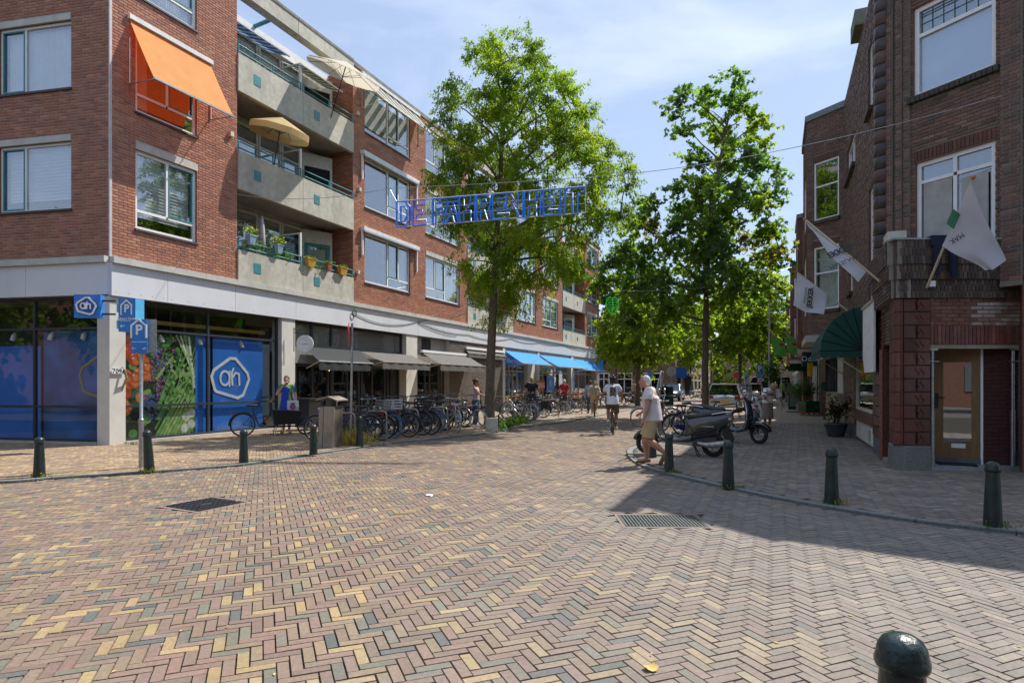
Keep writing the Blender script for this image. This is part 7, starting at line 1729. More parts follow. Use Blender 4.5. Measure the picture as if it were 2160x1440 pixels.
L_ = [
 (752, 930, 'dark step-through bicycle nearest the litter bin behind the sign pole', dict(paint='navy', dang=22, rev=True, lean=.06)),
 (782, 931, 'black bicycle with brown saddle side-on just right of the weedy bollard', dict(paint='black', dang=14, rev=True, lean=-.05, bar='flat')),
 (807, 929, 'black bicycle with a tilted grey plastic crate on its front', dict(paint='black', dang=8, front='greycrate', steer=.25, tyre='black')),
 (829, 924, 'navy bicycle with bright blue tyres and a white front rack', dict(paint='navy', dang=-4, tyre='blue', front='whitecrate', steer=-.1)),
 (862, 922, 'black bicycle with high bars right of the blue-tyred one', dict(paint='black', dang=10, step=False, steer=.15)),
 (891, 918, 'black bicycle carrying a large black crate in front', dict(paint='black', dang=2, front='crate')),
 (922, 913, 'dark bicycle with a blue front tyre beside the silver bicycle', dict(paint='navy', dang=-6, tyre='blue', lean=.04)),
 (966, 912, 'silver step-through bicycle with its front wheel turned to the street', dict(paint='silver', dang=-26, steer=-.35, bar='flat', tyre='cream')),
 (958, 903, 'black bicycle with thick tyres behind the silver bicycle', dict(paint='black', dang=5, front='rackonly')),
 (1009, 906, 'dark bicycle with cream tyres parked in front of the leafy tree', dict(paint='navy', dang=-2, tyre='cream', front='rackonly')),
 (1022, 899, 'black bicycle half behind the tree trunk', dict(paint='black', dang=-8, step=False)),
 (880, 905, 'black bicycle parked in the second row behind the big black crate', dict(paint='black', dang=170, bar='flat')),
 (820, 911, 'dark bicycle in the second row behind the blue-tyred bicycle', dict(paint='grey', dang=172)),
 (930, 898, 'silver-grey bicycle in the second row near the pillar', dict(paint='silver', dang=166)),
 (1072, 886, 'silver bicycle with cream tyres right of the tree above the low iron fence', dict(paint='silver', dang=170, tyre='grey')),
 (1092, 881, 'grey bicycle just past the low iron fence', dict(paint='grey', dang=10, tyre='black')),
 (1118, 886, 'black bicycle past the low fence with a wire front rack', dict(paint='black', dang=-5, front='crate', tyre='black')),
 (1126, 883, 'dark bicycle with a blue front tyre past the low iron fence', dict(paint='navy', dang=-9, tyre='blue', rear='wicker')),
 (1146, 881, 'black bicycle with black panniers and a round wicker basket', dict(paint='black', dang=6, rev=True, rear='bag', front='wicker')),
 (1168, 877, 'black bicycle in the middle of the row past the tree', dict(paint='black', dang=12, step=False)),
 (1188, 875, 'black bicycle with slim cream tyres in front of the man in red', dict(paint='black', dang=0, tyre='cream')),
 (1200, 873, 'dark bicycle with a pale blue tyre next to the man in red', dict(paint='navy', dang=-12, tyre='blue')),
 (1216, 870, 'brown bicycle carrying an orange wooden crate', dict(paint='brown', dang=3, front='wood')),
 (1236, 867, 'bicycle with a blue plastic crate near the oncoming cyclist', dict(paint='navy', dang=-5, front='bluecrate', tyre='grey')),
 (1256, 862, 'grey bicycle behind the oncoming cyclist', dict(paint='grey', dang=8)),
 (1276, 861, 'bicycle parked last in the row left of the riding man', dict(paint='silver', dang=-4, tyre='grey')),
 (1100, 870, 'bicycle in the back row behind the iron fence', dict(paint='black', dang=175)),
 (1155, 866, 'bicycle in the back row before the man in black', dict(paint='silver', dang=168)),
 (1210, 860, 'bicycle in the back row by the blue poster', dict(paint='black', dang=172)),
 (768, 917, 'black bicycle in the second row behind the litter bin', dict(paint='black', dang=168, bar='flat')),
 (795, 920, 'grey bicycle squeezed between two black ones behind the weedy bollard', dict(paint='grey', dang=20, step=False, lean=.05)),
 (848, 914, 'black bicycle in the second row under the grey awning', dict(paint='black', dang=175)),
 (906, 908, 'navy bicycle in the second row left of the pale pillar', dict(paint='navy', dang=8, lean=-.05)),
 (940, 908, 'black bicycle just left of the silver step-through one', dict(paint='black', dang=-10, step=False)),
 (984, 900, 'green bicycle in the second row before the woman in pink', dict(paint='green', dang=6)),
]
for px, py, lab, k in L_: park(px, py, lab, **k)
for i, (px, Y, a) in enumerate([(1322, 42, .1), (1333, 43, .3), (1345, 44, .0), (1310, 41, .2), (1462, 58, .2), (1478, 60, .1)]):
    p = at(px, Y); bike(['bicycle right of the riding man, far crossing', 'second far bicycle right of the riding man', 'far bicycle behind the old man', 'far bicycle just behind the riding man', 'far bicycle under the red awning', 'far bicycle behind the thick tree trunk'][i], p, a + (PI if i % 2 else 0), paint=('black', 'silver', 'navy')[i % 3], group='bicycles at the far crossing')
for i, (px, Y, a, k) in enumerate([(1462, 17.2, .12, dict(paint='navy', front='rackonly', steer=.3)), (1480, 18.3, .05, dict(paint='black', bar='flat')), (1500, 19.4, 3.2, dict(paint='grey')), (1530, 20.6, .1, dict(paint='black', step=False)), (1450, 21.5, 3.1, dict(paint='silver', tyre='grey'))]):
    p = at(px, Y); bike(['navy bicycle with a front rack right behind the grey scooter', 'black bicycle behind the seat of the grey scooter', 'grey bicycle between the scooters and the thick trunk', 'black bicycle beside the dark scooter', 'silver bicycle farthest behind the grey scooter'][i], p - Vector((.55, 0, 0)), a, group='bicycles behind the scooters', **k)
# cargo bike
c = gp(548, 915, PZ); a = math.atan2(F2.d.y, F2.d.x) - .12; t = thing('cargo_bike', 'black cargo bicycle with a long box in front of the blue shop window', 'cargo bike', gp(512, 921, PZ), a - .55)
wheel(t, 0, 'black'); wheel(t, 1.75, 'black', .25)
mb = MB(); bk_ = paints['black']
mb.tube([(.45, 0, .3), (.3, 0, .62), (.26, 0, .86)], .02, 7); mb.tube([(.45, 0, .3), (.72, 0, .6), (.78, 0, .95), (.76, 0, 1.1)], .022, 7); mb.tube([(.45, 0, .3), (.8, 0, .27), (1.5, 0, .27), (1.66, 0, .42)], .025, 7); mb.tube([(.72, 0, .6), (.33, 0, .52)], .018, 6)
for s in (-1, 1): mb.tube([(0, s * .05, .345), (.45, s * .03, .3)], .012, 5); mb.tube([(0, s * .05, .345), (.29, s * .02, .66)], .01, 5)
mb.tube([(1.66, 0, .5), (1.72, .0, .25)], .02, 6); mb.build('frame', bk_, t)
mb = MB(); mb.loft([[(.84, -.2, .33), (1.5, -.2, .33), (1.5, .2, .33), (.84, .2, .33)], [(.78, -.3, .78), (1.62, -.26, .72), (1.62, .26, .72), (.78, .3, .78)]], smooth=False, cap=True); mb.build('cargo_box', mat('box_black', (.015, .015, .018), .5), t)
mb = MB()
for s in (-1, 1): mb.tube([(.76, 0, 1.1), (.74, s * .15, 1.17), (.6, s * .32, 1.15), (.5, s * .33, 1.13)], [.012, .012, .013, .018], 6)
mb.build('handlebar', black, t); MB().loft([[(x, w_ * math.cos(q), .9 + .03 * math.sin(q)) for q in [i * PI / 4 for i in range(8)]] for x, w_ in ((.1, .06), (.16, .1), (.26, .08), (.38, .025), (.4, .01))]).build('saddle', black, t)
MB().tube([(.76, 0, .98), (.8, 0, 1.1)], .03, 6).build('headset', mat('copper', (.5, .2, .06), .4, .5), t); MB().box(-.34, -.3, -.04, .04, .66, .72).build('tail_lamp', MATS['red_lens'], t)
mb = MB(); mb.tube([((.365) * math.cos(.8 + 2.4 * i / 12), 0, .345 + .365 * math.sin(.8 + 2.4 * i / 12)) for i in range(13)], .022, 6); mb.build('mudguard', bk_, t); mb = MB(); mb.tube([(.9, -.15, .3), (.85, -.22, .02)], .012, 5); mb.tube([(.9, .15, .3), (.85, .22, .02)], .012, 5); mb.build('kickstand', steel, t)
# ---------------- scooters ----------------
def sring(x, zc, hh_, hw, n=16, p=2.6, tilt=0):
    r = []
    for i in range(n):
        a = 2 * PI * i / n; c_, s_ = math.cos(a), math.sin(a)
        r.append((x + tilt * s_ * hh_, hw * math.copysign(abs(c_) ** (2 / p), c_), zc + hh_ * math.copysign(abs(s_) ** (2 / p), s_)))
    return r
def scooter(lab, loc, rz, body, seatm, screen=True, steer=0, lean=0, trim=None, rack=True, box=False):
    t = thing('scooter', lab, 'scooter', loc, rz, 'parked scooters'); t.rotation_euler = (lean, 0, rz); R_ = .225; WB = 1.28; trim = trim or chrome
    def swheel(x, ry=0):
        w_ = link('wheel', MB().tube(ringpts(R_ - .045, 28), .047, 10, cap=False).mesh('wheel', rubber), t); w_.location = (x, 0, R_); w_.rotation_euler = (0, 0, ry)
        mb = MB(); mb.tube(ringpts(R_ - .085, 24), .014, 6, cap=False); mb.tube([(0, -.05, 0), (0, .05, 0)], .035, 10)
        for i in range(5): q = 2 * PI * i / 5; mb.tube([(.02 * math.cos(q), 0, .02 * math.sin(q)), ((R_ - .09) * math.cos(q), 0, (R_ - .09) * math.sin(q))], [.026, .013], 6)
        link('rim', mb.mesh('rim', mat('cast_alloy', (.55, .55, .56), .3, .7)), w_)
    swheel(0); swheel(WB, steer)
    # rear body: bulging cowl tapering to the tail
    MB().loft([sring(-.36, .79, .035, .05), sring(-.33, .775, .075, .09), sring(-.22, .725, .13, .145), sring(-.05, .67, .17, .185), sring(.15, .62, .19, .205), sring(.33, .58, .20, .19), sring(.46, .545, .20, .16), sring(.52, .53, .18, .13)]).build('rear_body', body, t)
    MB().loft([sring(.5, .36, .09, .12), sring(.3, .42, .1, .13), sring(.12, .45, .09, .12), sring(-.05, .5, .08, .1)]).build('lower_cover', anth, t)
    # floor board and leg shield
    MB().loft([sring(.40, .36, .09, .16, p=4), sring(.6, .31, .045, .19, p=4), sring(.85, .30, .04, .19, p=4), sring(.98, .34, .06, .17, p=4)]).build('floor_board', body, t)
    mb = MB(); path = [(.97, .33, .19), (1.03, .45, .21), (1.06, .62, .22), (1.05, .78, .20), (1.02, .90, .15), (1.0, .97, .09)]; rings = []
    for x, z, hw in path: rings.append([(x - .03, -hw, z), (x + .03, -hw * .97, z), (x + .075, -hw * .5, z), (x + .09, 0, z), (x + .075, hw * .5, z), (x + .03, hw * .97, z), (x - .03, hw, z), (x + .0, hw * .5, z), (x + .01, 0, z), (x, -hw * .5, z)])
    mb.loft(rings); mb.build('leg_shield', body, t)
    mb = MB()
    for s in (-1, 1): mb.tube([(x + .0, s * hw * 1.0, z) for x, z, hw in path], .011, 5)
    mb.build('shield_trim', trim, t)
    # front fender
    mb = MB(); rings = []
    for i in range(9):
        q = .25 + (2.75 - .25) * i / 8; r_ = R_ + .045; hw = .085 * math.sin(.35 + 2.4 * i / 8) + .02; x, z = WB + r_ * math.cos(q), R_ + r_ * math.sin(q)
        ux_, uz_ = math.cos(q), math.sin(q); rings.append([(x - ux_ * .05, -hw, z - uz_ * .05), (x, -hw * .9, z), (x + ux_ * .03, 0, z + uz_ * .03), (x, hw * .9, z), (x - ux_ * .05, hw, z - uz_ * .05), (x - ux_ * .01, 0, z - uz_ * .01)])
    mb.loft(rings); mb.build('front_fender', body, t)
    mb = MB(); mb.tube([(1.06, 0, .9), (1.2, 0, .42)], .03, 8); mb.tube([(1.2, .07, .44), (WB, .075, R_)], .022, 6); mb.tube([(1.2, -.07, .44), (WB, -.075, R_)], .022, 6); mb.tube([(1.2, -.075, .44), (1.2, .075, .44)], .025, 6); mb.build('fork', anth, t)
    # head: lamp nacelle, bars, mirrors
    MB().ell((1.06, 0, 1.02), (.11, .11, .095), n=16, k=10).build('lamp_nacelle', body, t); MB().ell((1.145, 0, 1.02), (.045, .085, .08), n=16, k=10).build('headlight', trim, t)
    mb = MB()
    for s in (-1, 1): mb.tube([(1.02, s * .05, 1.03), (.98, s * .2, 1.06), (.93, s * .34, 1.04)], [.022, .016, .02], 7); mb.tube([(1.0, s * .22, 1.05), (1.05, s * .35, 1.09)], .007, 4)
    mb.build('handlebar', black, t)
    for s in (-1, 1): mb = MB(); mb.tube([(.99, s * .2, 1.06), (.97, s * .28, 1.2), (.98, s * .3, 1.25)], .007, 5); mb.ell((.98, s * .31, 1.28), (.02, .075, .05)); mb.build('mirror', trim, t)
    # seat
    MB().loft([sring(-.24, .83, .03, .08), sring(-.2, .845, .055, .12), sring(-.02, .845, .065, .145), sring(.12, .82, .06, .14), sring(.24, .785, .06, .135), sring(.4, .78, .055, .115), sring(.49, .775, .045, .08), sring(.52, .765, .02, .04)]).build('seat', seatm, t)
    MB().ell((-.345, 0, .755), (.035, .085, .04)).build('tail_light', mat('tail_lens', (.5, .015, .01), .12, coat=.6), t)
    for s in (-1, 1): MB().ell((-.3, s * .1, .74), (.04, .02, .03)).build('indicator', mat('clear_lens', (.6, .45, .25), .15), t)
    mb = MB(); mb.prism([(-.28, .62), (-.12, .6), (-.2, .36), (-.36, .30), (-.39, .36)], -.03, .03); mb.build('rear_mudguard', black, t)
    mb = MB(); mb.box(-.405, -.4, -.08, .08, .44, .62); mb.build('number_plate', mat('plate_blue', (.1, .35, .6), .4), t)
    mb = MB()
    for s in (-1, 1): mb.tube([(.02, s * .15, .83), (-.2, s * .15, .87), (-.31, s * .06, .88)], .011, 6)
    mb.tube([(-.31, -.06, .88), (-.31, .06, .88)], .011, 6); mb.build('grab_rail', trim, t)
    mb = MB()
    for s in (-1, 1): mb.tube([(.49, s * .145, .66), (.33, s * .192, .44), (.1, s * .2, .5), (-.12, s * .17, .58), (-.3, s * .1, .70)], .012, 5); mb.box(.1, .2, s * .2, s * .215, .46, .485)
    mb.build('seam_strip', black, t)
    # exhaust and engine
    mb = MB(); mb.tube([(.28, .13, .27), (.12, .16, .24), (-.02, .17, .25), (-.26, .17, .29), (-.32, .17, .30)], [.03, .055, .065, .06, .03], 12); mb.build('exhaust', mat('scuffed_alloy', (.4, .39, .37), .4, .7, var=.3, scale=20), t)
    mb = MB(); mb.box(-.1, .4, -.14, .1, .2, .38, tx=.05, tb=.02); mb.tube([(0, -.13, .235), (.25, -.13, .28)], .07, 8); mb.build('engine', mat('engine_dark', (.06, .06, .06), .5, .4, var=.5, scale=30), t)
    mb = MB(); [mb.tube([(.36, s * .06, .2), (.28, s * .13, .015), (.24, s * .13, .012)], .012, 5) for s in (-1, 1)]; mb.build('stand', black, t)
    if screen:
        g = []
        for i in range(9):
            v = i / 8; hw = .26 * math.sin(.5 + 2.0 * v) ; g.append([(1.13 - .13 * v - .06 * (1 - math.cos(j * .9)), hw * j, 1.0 + .66 * v) for j in (-1, -.66, -.33, 0, .33, .66, 1)])
        mb = MB(); mb.sheet(g); mb.build('windscreen', CLEAR, t)
        mb = MB(); mb.tube([tuple(r[0]) for r in g] + [tuple(r[-1]) for r in g[::-1]], .005, 4); mb.build('screen_edge', mat('clear_edge', (.6, .62, .62), .3), t)
    if rack:
        mb = MB()
        for s in (-.08, 0, .08): mb.tube([(-.2, s, .86), (-.33, s, .88), (-.4, s, .98), (-.41, s, 1.1)], .007, 5)
        for z, x in ((.98, -.4), (1.04, -.405), (1.1, -.41)): mb.tube([(x, -.09, z), (x, .09, z)], .007, 5)
        mb.build('rear_rack', chrome, t)
    return t
sgrey = mat('scooter_graphite', (.075, .07, .066), .28, .35, var=.04, coat=.7); sdark = mat('scooter_midnight', (.018, .024, .036), .2, .2, coat=.9); sred = mat('scooter_white', (.6, .58, .54), .25, coat=.8)
seatk = mat('seat_vinyl', (.03, .03, .032), .5, bump=.2, bscale=300); seatb = mat('seat_blue_black', (.02, .022, .03), .5)
ra = gp(1505, 963, PZ); fa_ = gp(1373, 957, PZ); d = fa_ - ra; scA = scooter('dark grey retro scooter with a tall windscreen parked behind the bollards', ra, math.atan2(d.y, d.x), sgrey, seatk, lean=.0); scA.scale = (1.09, 1.09, 1.09)
hd = Vector((.82, -.57, 0)).normalized(); fB = gp(1601, 936, PZ); scB = scooter('midnight blue scooter with alloy front wheel turned to the right', fB - hd * 1.28 * 1.1, math.atan2(hd.y, hd.x), sdark, seatb, steer=-.35, rack=False); scB.scale = (1.1, 1.1, 1.1)
p = at(1588, 19.0); scooter('white and red scooter behind the midnight blue one', p, math.radians(65), sred, mat('seat_red', (.35, .03, .03), .5), screen=False, rack=False)
text_mesh('badge', 'Primavera', .062, chrome, Matrix(((-1, 0, 0, .1), (0, 0, 1, .212), (0, 1, 0, .60), (0, 0, 0, 1))), scA, world=False, ext=.001)
# ---------------- cars ----------------
carglass = mat('car_glass', (.012, .015, .018), .05, coat=1); tl = mat('car_red_lamp', (.4, .012, .01), .2, coat=.5); hlm = mat('car_lamp', (.6, .6, .6), .1, coat=.6)
def car(lab, loc, rz, paint, kind='estate', L=4.4, Wd=1.78, H=1.5, cat='car', name='parked_car'):
    t = thing(name, lab, cat, loc, rz, 'cars parked along the street'); hw = Wd / 2
    # stations along x (front +): x, half width, sill z, belt z
    st_ = [(-.50, .80, .42, .70), (-.485, .93, .32, .88), (-.42, .985, .26, .94), (-.2, 1, .24, .93), (.1, 1, .24, .91), (.26, .99, .26, .88), (.40, .95, .28, .80), (.47, .86, .34, .70), (.50, .72, .42, .60)]
    rings = [[(x * L, -w_ * hw, z0), (x * L, -w_ * hw * 1.01, (z0 + z1) / 2), (x * L, -w_ * hw * .93, z1), (x * L, 0, z1 + .035), (x * L, w_ * hw * .93, z1), (x * L, w_ * hw * 1.01, (z0 + z1) / 2), (x * L, w_ * hw, z0), (x * L, 0, z0 - .02)] for x, w_, z0, z1 in st_]
    MB().loft(rings).build('body', paint, t)
    xr0, xr1, xf1, xf0 = {'estate': (-.47, -.40, .10, .27), 'hatch': (-.46, -.36, .08, .27), 'van': (-.49, -.47, .22, .36)}[kind]
    zb = .9; g = lambda x, z, w_: [(x * L, -w_ * hw, z), (x * L, w_ * hw, z)]
    mb = MB(); A = g(xr0, zb, .90) + g(xf0, zb - .03, .90)[::-1]; Bq = g(xr1, H - .04, .72) + g(xf1, H - .04, .72)[::-1]
    mb.loft([[Vector(p) for p in A], [Vector(p) for p in Bq]], smooth=False); mb.build('glasshouse', carglass, t)
    mb = MB(); T0 = [Vector(p) for p in Bq]; c_ = sum(T0, Vector()) / 4; mb.loft([[c_ + (p - c_) * 1.03 for p in T0], [c_ + (p - c_) * 1.03 + Vector((0, 0, .035)) for p in T0], [c_ + (p - c_) * .85 + Vector((0, 0, .06)) for p in T0]], smooth=False); mb.build('roof', paint, t)
    mb = MB()
    for i in range(4): mb.tube([A[i], Bq[i]], .035, 5)
    for xb, xt in (((xr0 + xf0) / 2, (xr1 + xf1) / 2), (xr0 * .6, xr1 * .62)):
        for s in (-1, 1): mb.tube([(xb * L, s * .905 * hw, zb), (xt * L, s * .725 * hw, H - .04)], .028, 4)
    mb.build('pillar_post', paint, t)
    for x in (-.31, .31):
        for s in (-1, 1):
            w_ = link('wheel', cached('cw', lambda: MB().tube([(0, -.1, 0), (0, .1, 0)], .32, 22).mesh('wheel', rubber)), t); w_.location = (x * L, s * (hw - .1), .32)
            link('rim', cached('crm', lambda: MB().tube([(0, -.104, 0), (0, .104, 0)], .2, 14).mesh('rim', MATS['cast_alloy'])), w_)
    for s in (-1, 1):
        MB().box(-.503 * L, -.47 * L, s * hw * .62, s * hw * .93, .68, .88).build('tail_lamp', tl, t); MB().box(.46 * L, .492 * L, s * hw * .5, s * hw * .82, .58, .72).build('headlight', hlm, t); MB().box(xf0 * L * .75, xf0 * L * .75 + .12, s * hw, s * (hw + .17), .92, 1.05).build('mirror', paint, t)
    MB().box(-.505 * L, -.49 * L, -.26, .26, .52, .63).build('number_plate', mat('yellow_plate', (.6, .42, .03), .5), t); MB().box(-.508 * L, -.45 * L, -hw * .85, hw * .85, .3, .48).build('rear_bumper', paint, t)
    MB().box(.47 * L, .505 * L, -hw * .6, hw * .6, .36, .5).build('front_grille', black, t); return t
silver = mat('car_silver', (.52, .53, .54), .25, .5, coat=.8); dgrey = mat('car_dark_grey', (.06, .065, .07), .25, .4, coat=.8); blug = mat('car_blue_grey', (.12, .17, .22), .25, .4, coat=.8); wht = mat('car_white', (.7, .7, .7), .25, coat=.8); beige = mat('car_beige', (.45, .42, .36), .25, .3, coat=.8)
hdg = math.atan2(D2.y, D2.x)
car('silver estate car seen from behind, parked right of the thick trunk', at(1533, 34.5), hdg, silver)
car('dark car parked in front of the silver estate car', at(1549, 41), hdg, dgrey, 'hatch')
car('beige hatchback parked beyond the dark car', at(1588, 47), hdg, beige, 'hatch')
car('white van crossing at the end of the parking row', at(1608, 62), math.radians(175), wht, 'van', L=5.2, Wd=1.95, H=2.15, cat='van', name='white_van')
car('blue-grey hatchback facing the camera left of the tree trunk', at(1418, 55), hdg + PI, blug, 'hatch')
car('small grey car at far left of the parking row', at(1500, 66), hdg, dgrey, 'hatch')
# ---------------- people ----------------
def remesh(mb, voxel, name, mats, parent, smooth=2):
    me = mb.mesh('tmp', mats); o = bpy.data.objects.new('tmp', me); COL.objects.link(o)
    r = o.modifiers.new('r', 'REMESH'); r.mode = 'VOXEL'; r.voxel_size = voxel; r.use_smooth_shade = True
    s = o.modifiers.new('s', 'SMOOTH'); s.iterations = smooth; s.factor = .5
    dg = bpy.context.evaluated_depsgraph_get(); m2 = bpy.data.meshes.new_from_object(o.evaluated_get(dg)); bpy.data.objects.remove(o)
    m2.name = name; m2.materials.clear(); m2.materials.append(mats); m2.polygons.foreach_set('material_index', [0] * len(m2.polygons)); return link(name, m2, parent)
SK = mat('skin', (.42, .21, .13), .55, var=.06, scale=5); SK2 = mat('skin_pale', (.56, .34, .25), .55, var=.05); SK3 = mat('skin_brown', (.30, .16, .10), .55, var=.05)
J0 = dict(hl=(0, .09, .93), hr=(0, -.09, .93), kl=(.02, .1, .50), kr=(.02, -.1, .50), al=(-.02, .1, .09), ar=(-.02, -.1, .09), tl=(.16, .12, .03), tr=(.16, -.12, .03),
          pel=(0, 0, .96), ab=(0, 0, 1.12), ch=(.0, 0, 1.30), nk=(-.01, 0, 1.46), hd=(.03, 0, 1.60), sl=(-.01, .18, 1.41), sr=(-.01, -.18, 1.41), el=(-.02, .25, 1.13), er=(-.02, -.25, 1.13), wl=(.04, .26, .88), wr=(.04, -.26, .88))
def person(lab, loc, rz, J=None, H=1.72, skin=None, hair=None, top=None, bottom=None, shoes=None, kind='tee', bot='shorts', hairk='short', vox=.014, slim=1.0, group=None, hand_curl=.5, bare=False):
    t = thing('person', lab, 'person', loc, rz, group); k = H / 1.74; t.scale = (k, k, k); skin = skin or SK
    j = {a: Vector(b) for a, b in {**J0, **(J or {})}.items()}; w_ = slim
    mb = MB()
    def limb(a, b, ra, rb, mid=None, bulge=0):
        a, b = Vector(a), Vector(b); m = a.lerp(b, .38); rm = max(ra, rb) * 1.0 + bulge; mb.tube([a, m, b], [ra, rm, rb], 12, cap=True); mb.ell(a, ra * .99, n=12); mb.ell(b, rb * .99, n=12)
    spine = [j['pel'], j['ab'], j['ch'], j['ch'].lerp(j['nk'], .6)]
    mb.ell(j['pel'], (.115 * w_, .155 * w_, .12)); mb.ell(j['ab'], (.10 * w_, .135 * w_, .14)); mb.ell(j['ch'], (.115 * w_, .165 * w_, .16)); mb.ell(j['ch'].lerp(j['nk'], .55), (.08, .15 * w_, .08))
    mb.tube([j['pel'], j['ab'], j['ch']], [.12 * w_, .11 * w_, .12 * w_], 12)
    mb.tube([j['ch'].lerp(j['nk'], .7), j['nk'], j['hd'] - Vector((.01, 0, .06))], [.07, .054, .052], 10)
    for s in 'lr':
        sg = 1 if s == 'l' else -1
        limb(j['h' + s], j['k' + s], .088 * w_, .056 * w_); limb(j['k' + s], j['a' + s], .054 * w_, .036, bulge=.006)
        limb(j['s' + s], j['e' + s], .05 * w_, .037 * w_); limb(j['e' + s], j['w' + s], .037 * w_, .025, bulge=.002)
        mb.tube([j['ch'].lerp(j['nk'], .5), j['s' + s]], [.07, .052], 10)
        a, tt = j['a' + s], j['t' + s]; mb.tube([a + (a - tt).normalized() * .04 - Vector((0, 0, .04)), a.lerp(tt, .4) - Vector((0, 0, .01)), tt], [.036, .034, .022], 8); mb.ell(tt, (.03, .035, .02))
        # hand: palm, four fingers, thumb
        f = (j['w' + s] - j['e' + s]).normalized(); side = Vector((0, sg, 0)); side = (side - f * side.dot(f)).normalized(); fw = f.cross(side) * sg; pc = j['w' + s] + f * .05
        mb.tube([j['w' + s], pc, pc + f * .035], [.026, .034, .030], 8, flat=.75)
        for q, (o_, ln) in enumerate(((.024, .066), (.008, .076), (-.008, .07), (-.024, .055))):
            b0 = pc + f * .03 + fw * o_; b1 = b0 + f * ln * .5 - side * ln * .15; b2 = b1 + f * ln * .4 * (1 - hand_curl) - side * ln * .5 * hand_curl; mb.tube([b0, b1, b2], [.0095, .009, .0075], 6)
        th0 = pc - f * .01 + fw * .026; mb.tube([th0, th0 + fw * .03 + f * .02, th0 + fw * .035 + f * .05 - side * .01], [.012, .011, .008], 6)
    h = j['hd']; mb.ell(h, (.098, .078, .118), n=16, k=12); mb.ell(h + Vector((.028, 0, -.055)), (.066, .058, .062)); mb.ell(h + Vector((.105, 0, -.012)), (.018, .013, .022)); mb.ell(h + Vector((.095, 0, .01)), (.012, .009, .03)); mb.ell(h + Vector((.088, 0, -.055)), (.013, .026, .010)); mb.ell(h + Vector((.07, 0, -.095)), (.025, .028, .022))
    for sg in (-1, 1): mb.ell(h + Vector((-.005, sg * .08, -.01)), (.02, .012, .032))
    remesh(mb, vox, 'body', skin, t, 1)
    for sg in (-1, 1): MB().ell(h + Vector((.088, sg * .03, .012)), (.009, .011, .007), n=8, k=6).build('eye', mat('eye_dark', (.03, .02, .02), .2), t)
    # hair
    if hair:
        mb = MB()
        if hairk == 'bald': mb.ell(h + Vector((-.02, 0, .018)), (.092, .084, .108)); mb.ell(h + Vector((-.05, 0, -.02)), (.06, .08, .07))
        else: mb.ell(h + Vector((-.016, 0, .026)), (.104, .09, .112)); mb.ell(h + Vector((-.05, 0, -.025)), (.062, .083, .085))
        if hairk == 'bun': mb.ell(h + Vector((-.1, 0, .08)), .05)
        if hairk == 'long': mb.tube([h + Vector((-.05, 0, 0)), h + Vector((-.08, 0, -.14)), h + Vector((-.08, 0, -.24))], [.085, .08, .05], 10)
        if hairk == 'curly':
            r_ = random.Random(5)
            for _ in range(26): a, b_ = r_.uniform(0, 6.28), r_.uniform(.1, 1.5); mb.ell(h + Vector((-.02 + .1 * math.cos(a) * math.cos(b_), .09 * math.sin(a) * math.cos(b_), .03 + .115 * math.sin(b_))), .03, n=8, k=6)
        remesh(mb, .01, 'hair', hair, t, 1)
    # clothes
    def ell_ring(c, rx, ry, tilt=0): return [c + Vector((rx * math.cos(a), ry * math.sin(a), tilt * math.cos(a))) for a in [2 * PI * i / 20 for i in range(20)]]
    if top:
        mb = MB(); P_, A_, C_, N_ = j['pel'], j['ab'], j['ch'], j['nk']
        bot_c = P_.lerp(A_, .0) - Vector((0, 0, .10 if kind != 'tank' else 0))
        dress = kind == 'dress'
        rings = [ell_ring(bot_c, .155 * w_, .19 * w_), ell_ring(P_.lerp(A_, .35), .145 * w_, .18 * w_), ell_ring(A_.lerp(C_, .3), .14 * w_, .172 * w_), ell_ring(C_, .14 * w_, .188 * w_), ell_ring(C_.lerp(N_, .45), .12, .19 * w_), ell_ring(C_.lerp(N_, .72), .095, .14), ell_ring(C_.lerp(N_, .86), .072, .085)]
        if dress:
            hem = (j['kl'] + j['kr']) / 2 - Vector((0, 0, .04)); rings = [ell_ring(hem, .2, .25), ell_ring(hem.lerp(P_, .55), .18, .225), ell_ring(P_, .15, .19)] + rings[1:]
        mb.loft(rings)
        if kind in ('tee', 'polo', 'dress', 'shawl'):
            L_ = .56 if kind != 'shawl' else .95
            for s in 'lr': mb.tube([C_.lerp(N_, .55), j['s' + s], j['s' + s].lerp(j['e' + s], L_ * .5), j['s' + s].lerp(j['e' + s], L_)], [.08, .075 * w_, .07 * w_, (.068 if kind != 'shawl' else .11) * w_], 12)
        if kind == 'polo': mb.tube([ell_ring(C_.lerp(N_, .84), .075, .085)[i] for i in list(range(20)) + [0]], .016, 6, cap=False)
        o = remesh(mb, vox * .9, 'dress' if dress else ('shirt' if kind != 'shawl' else 'shawl'), top, t, 2)
    if bottom and bot != 'none':
        mb = MB(); P_ = j['pel']; mb.loft([ell_ring(P_ - Vector((0, 0, .13)), .14 * w_, .18 * w_), ell_ring(P_, .138 * w_, .175 * w_), ell_ring(P_ + Vector((0, 0, .07)), .13 * w_, .165 * w_)])
        for s in 'lr':
            a, b_ = j['h' + s], j['k' + s]
            if bot == 'shorts': e = a.lerp(b_, .93); mb.tube([a + Vector((0, 0, .02)), a.lerp(b_, .45), e], [.108 * w_, .102 * w_, .096 * w_], 14)
            elif bot == 'skirt': pass
            else: mb.tube([a, a.lerp(b_, .5), b_, b_.lerp(j['a' + s], .5), j['a' + s] + Vector((0, 0, .02))], [.11, .095, .078, .07, .062], 12)
        if bot == 'skirt': hem = (j['kl'] + j['kr']) / 2 - Vector((0, 0, .16)); mb.loft([ell_ring(hem, .17, .2), ell_ring(P_, .145, .18)])
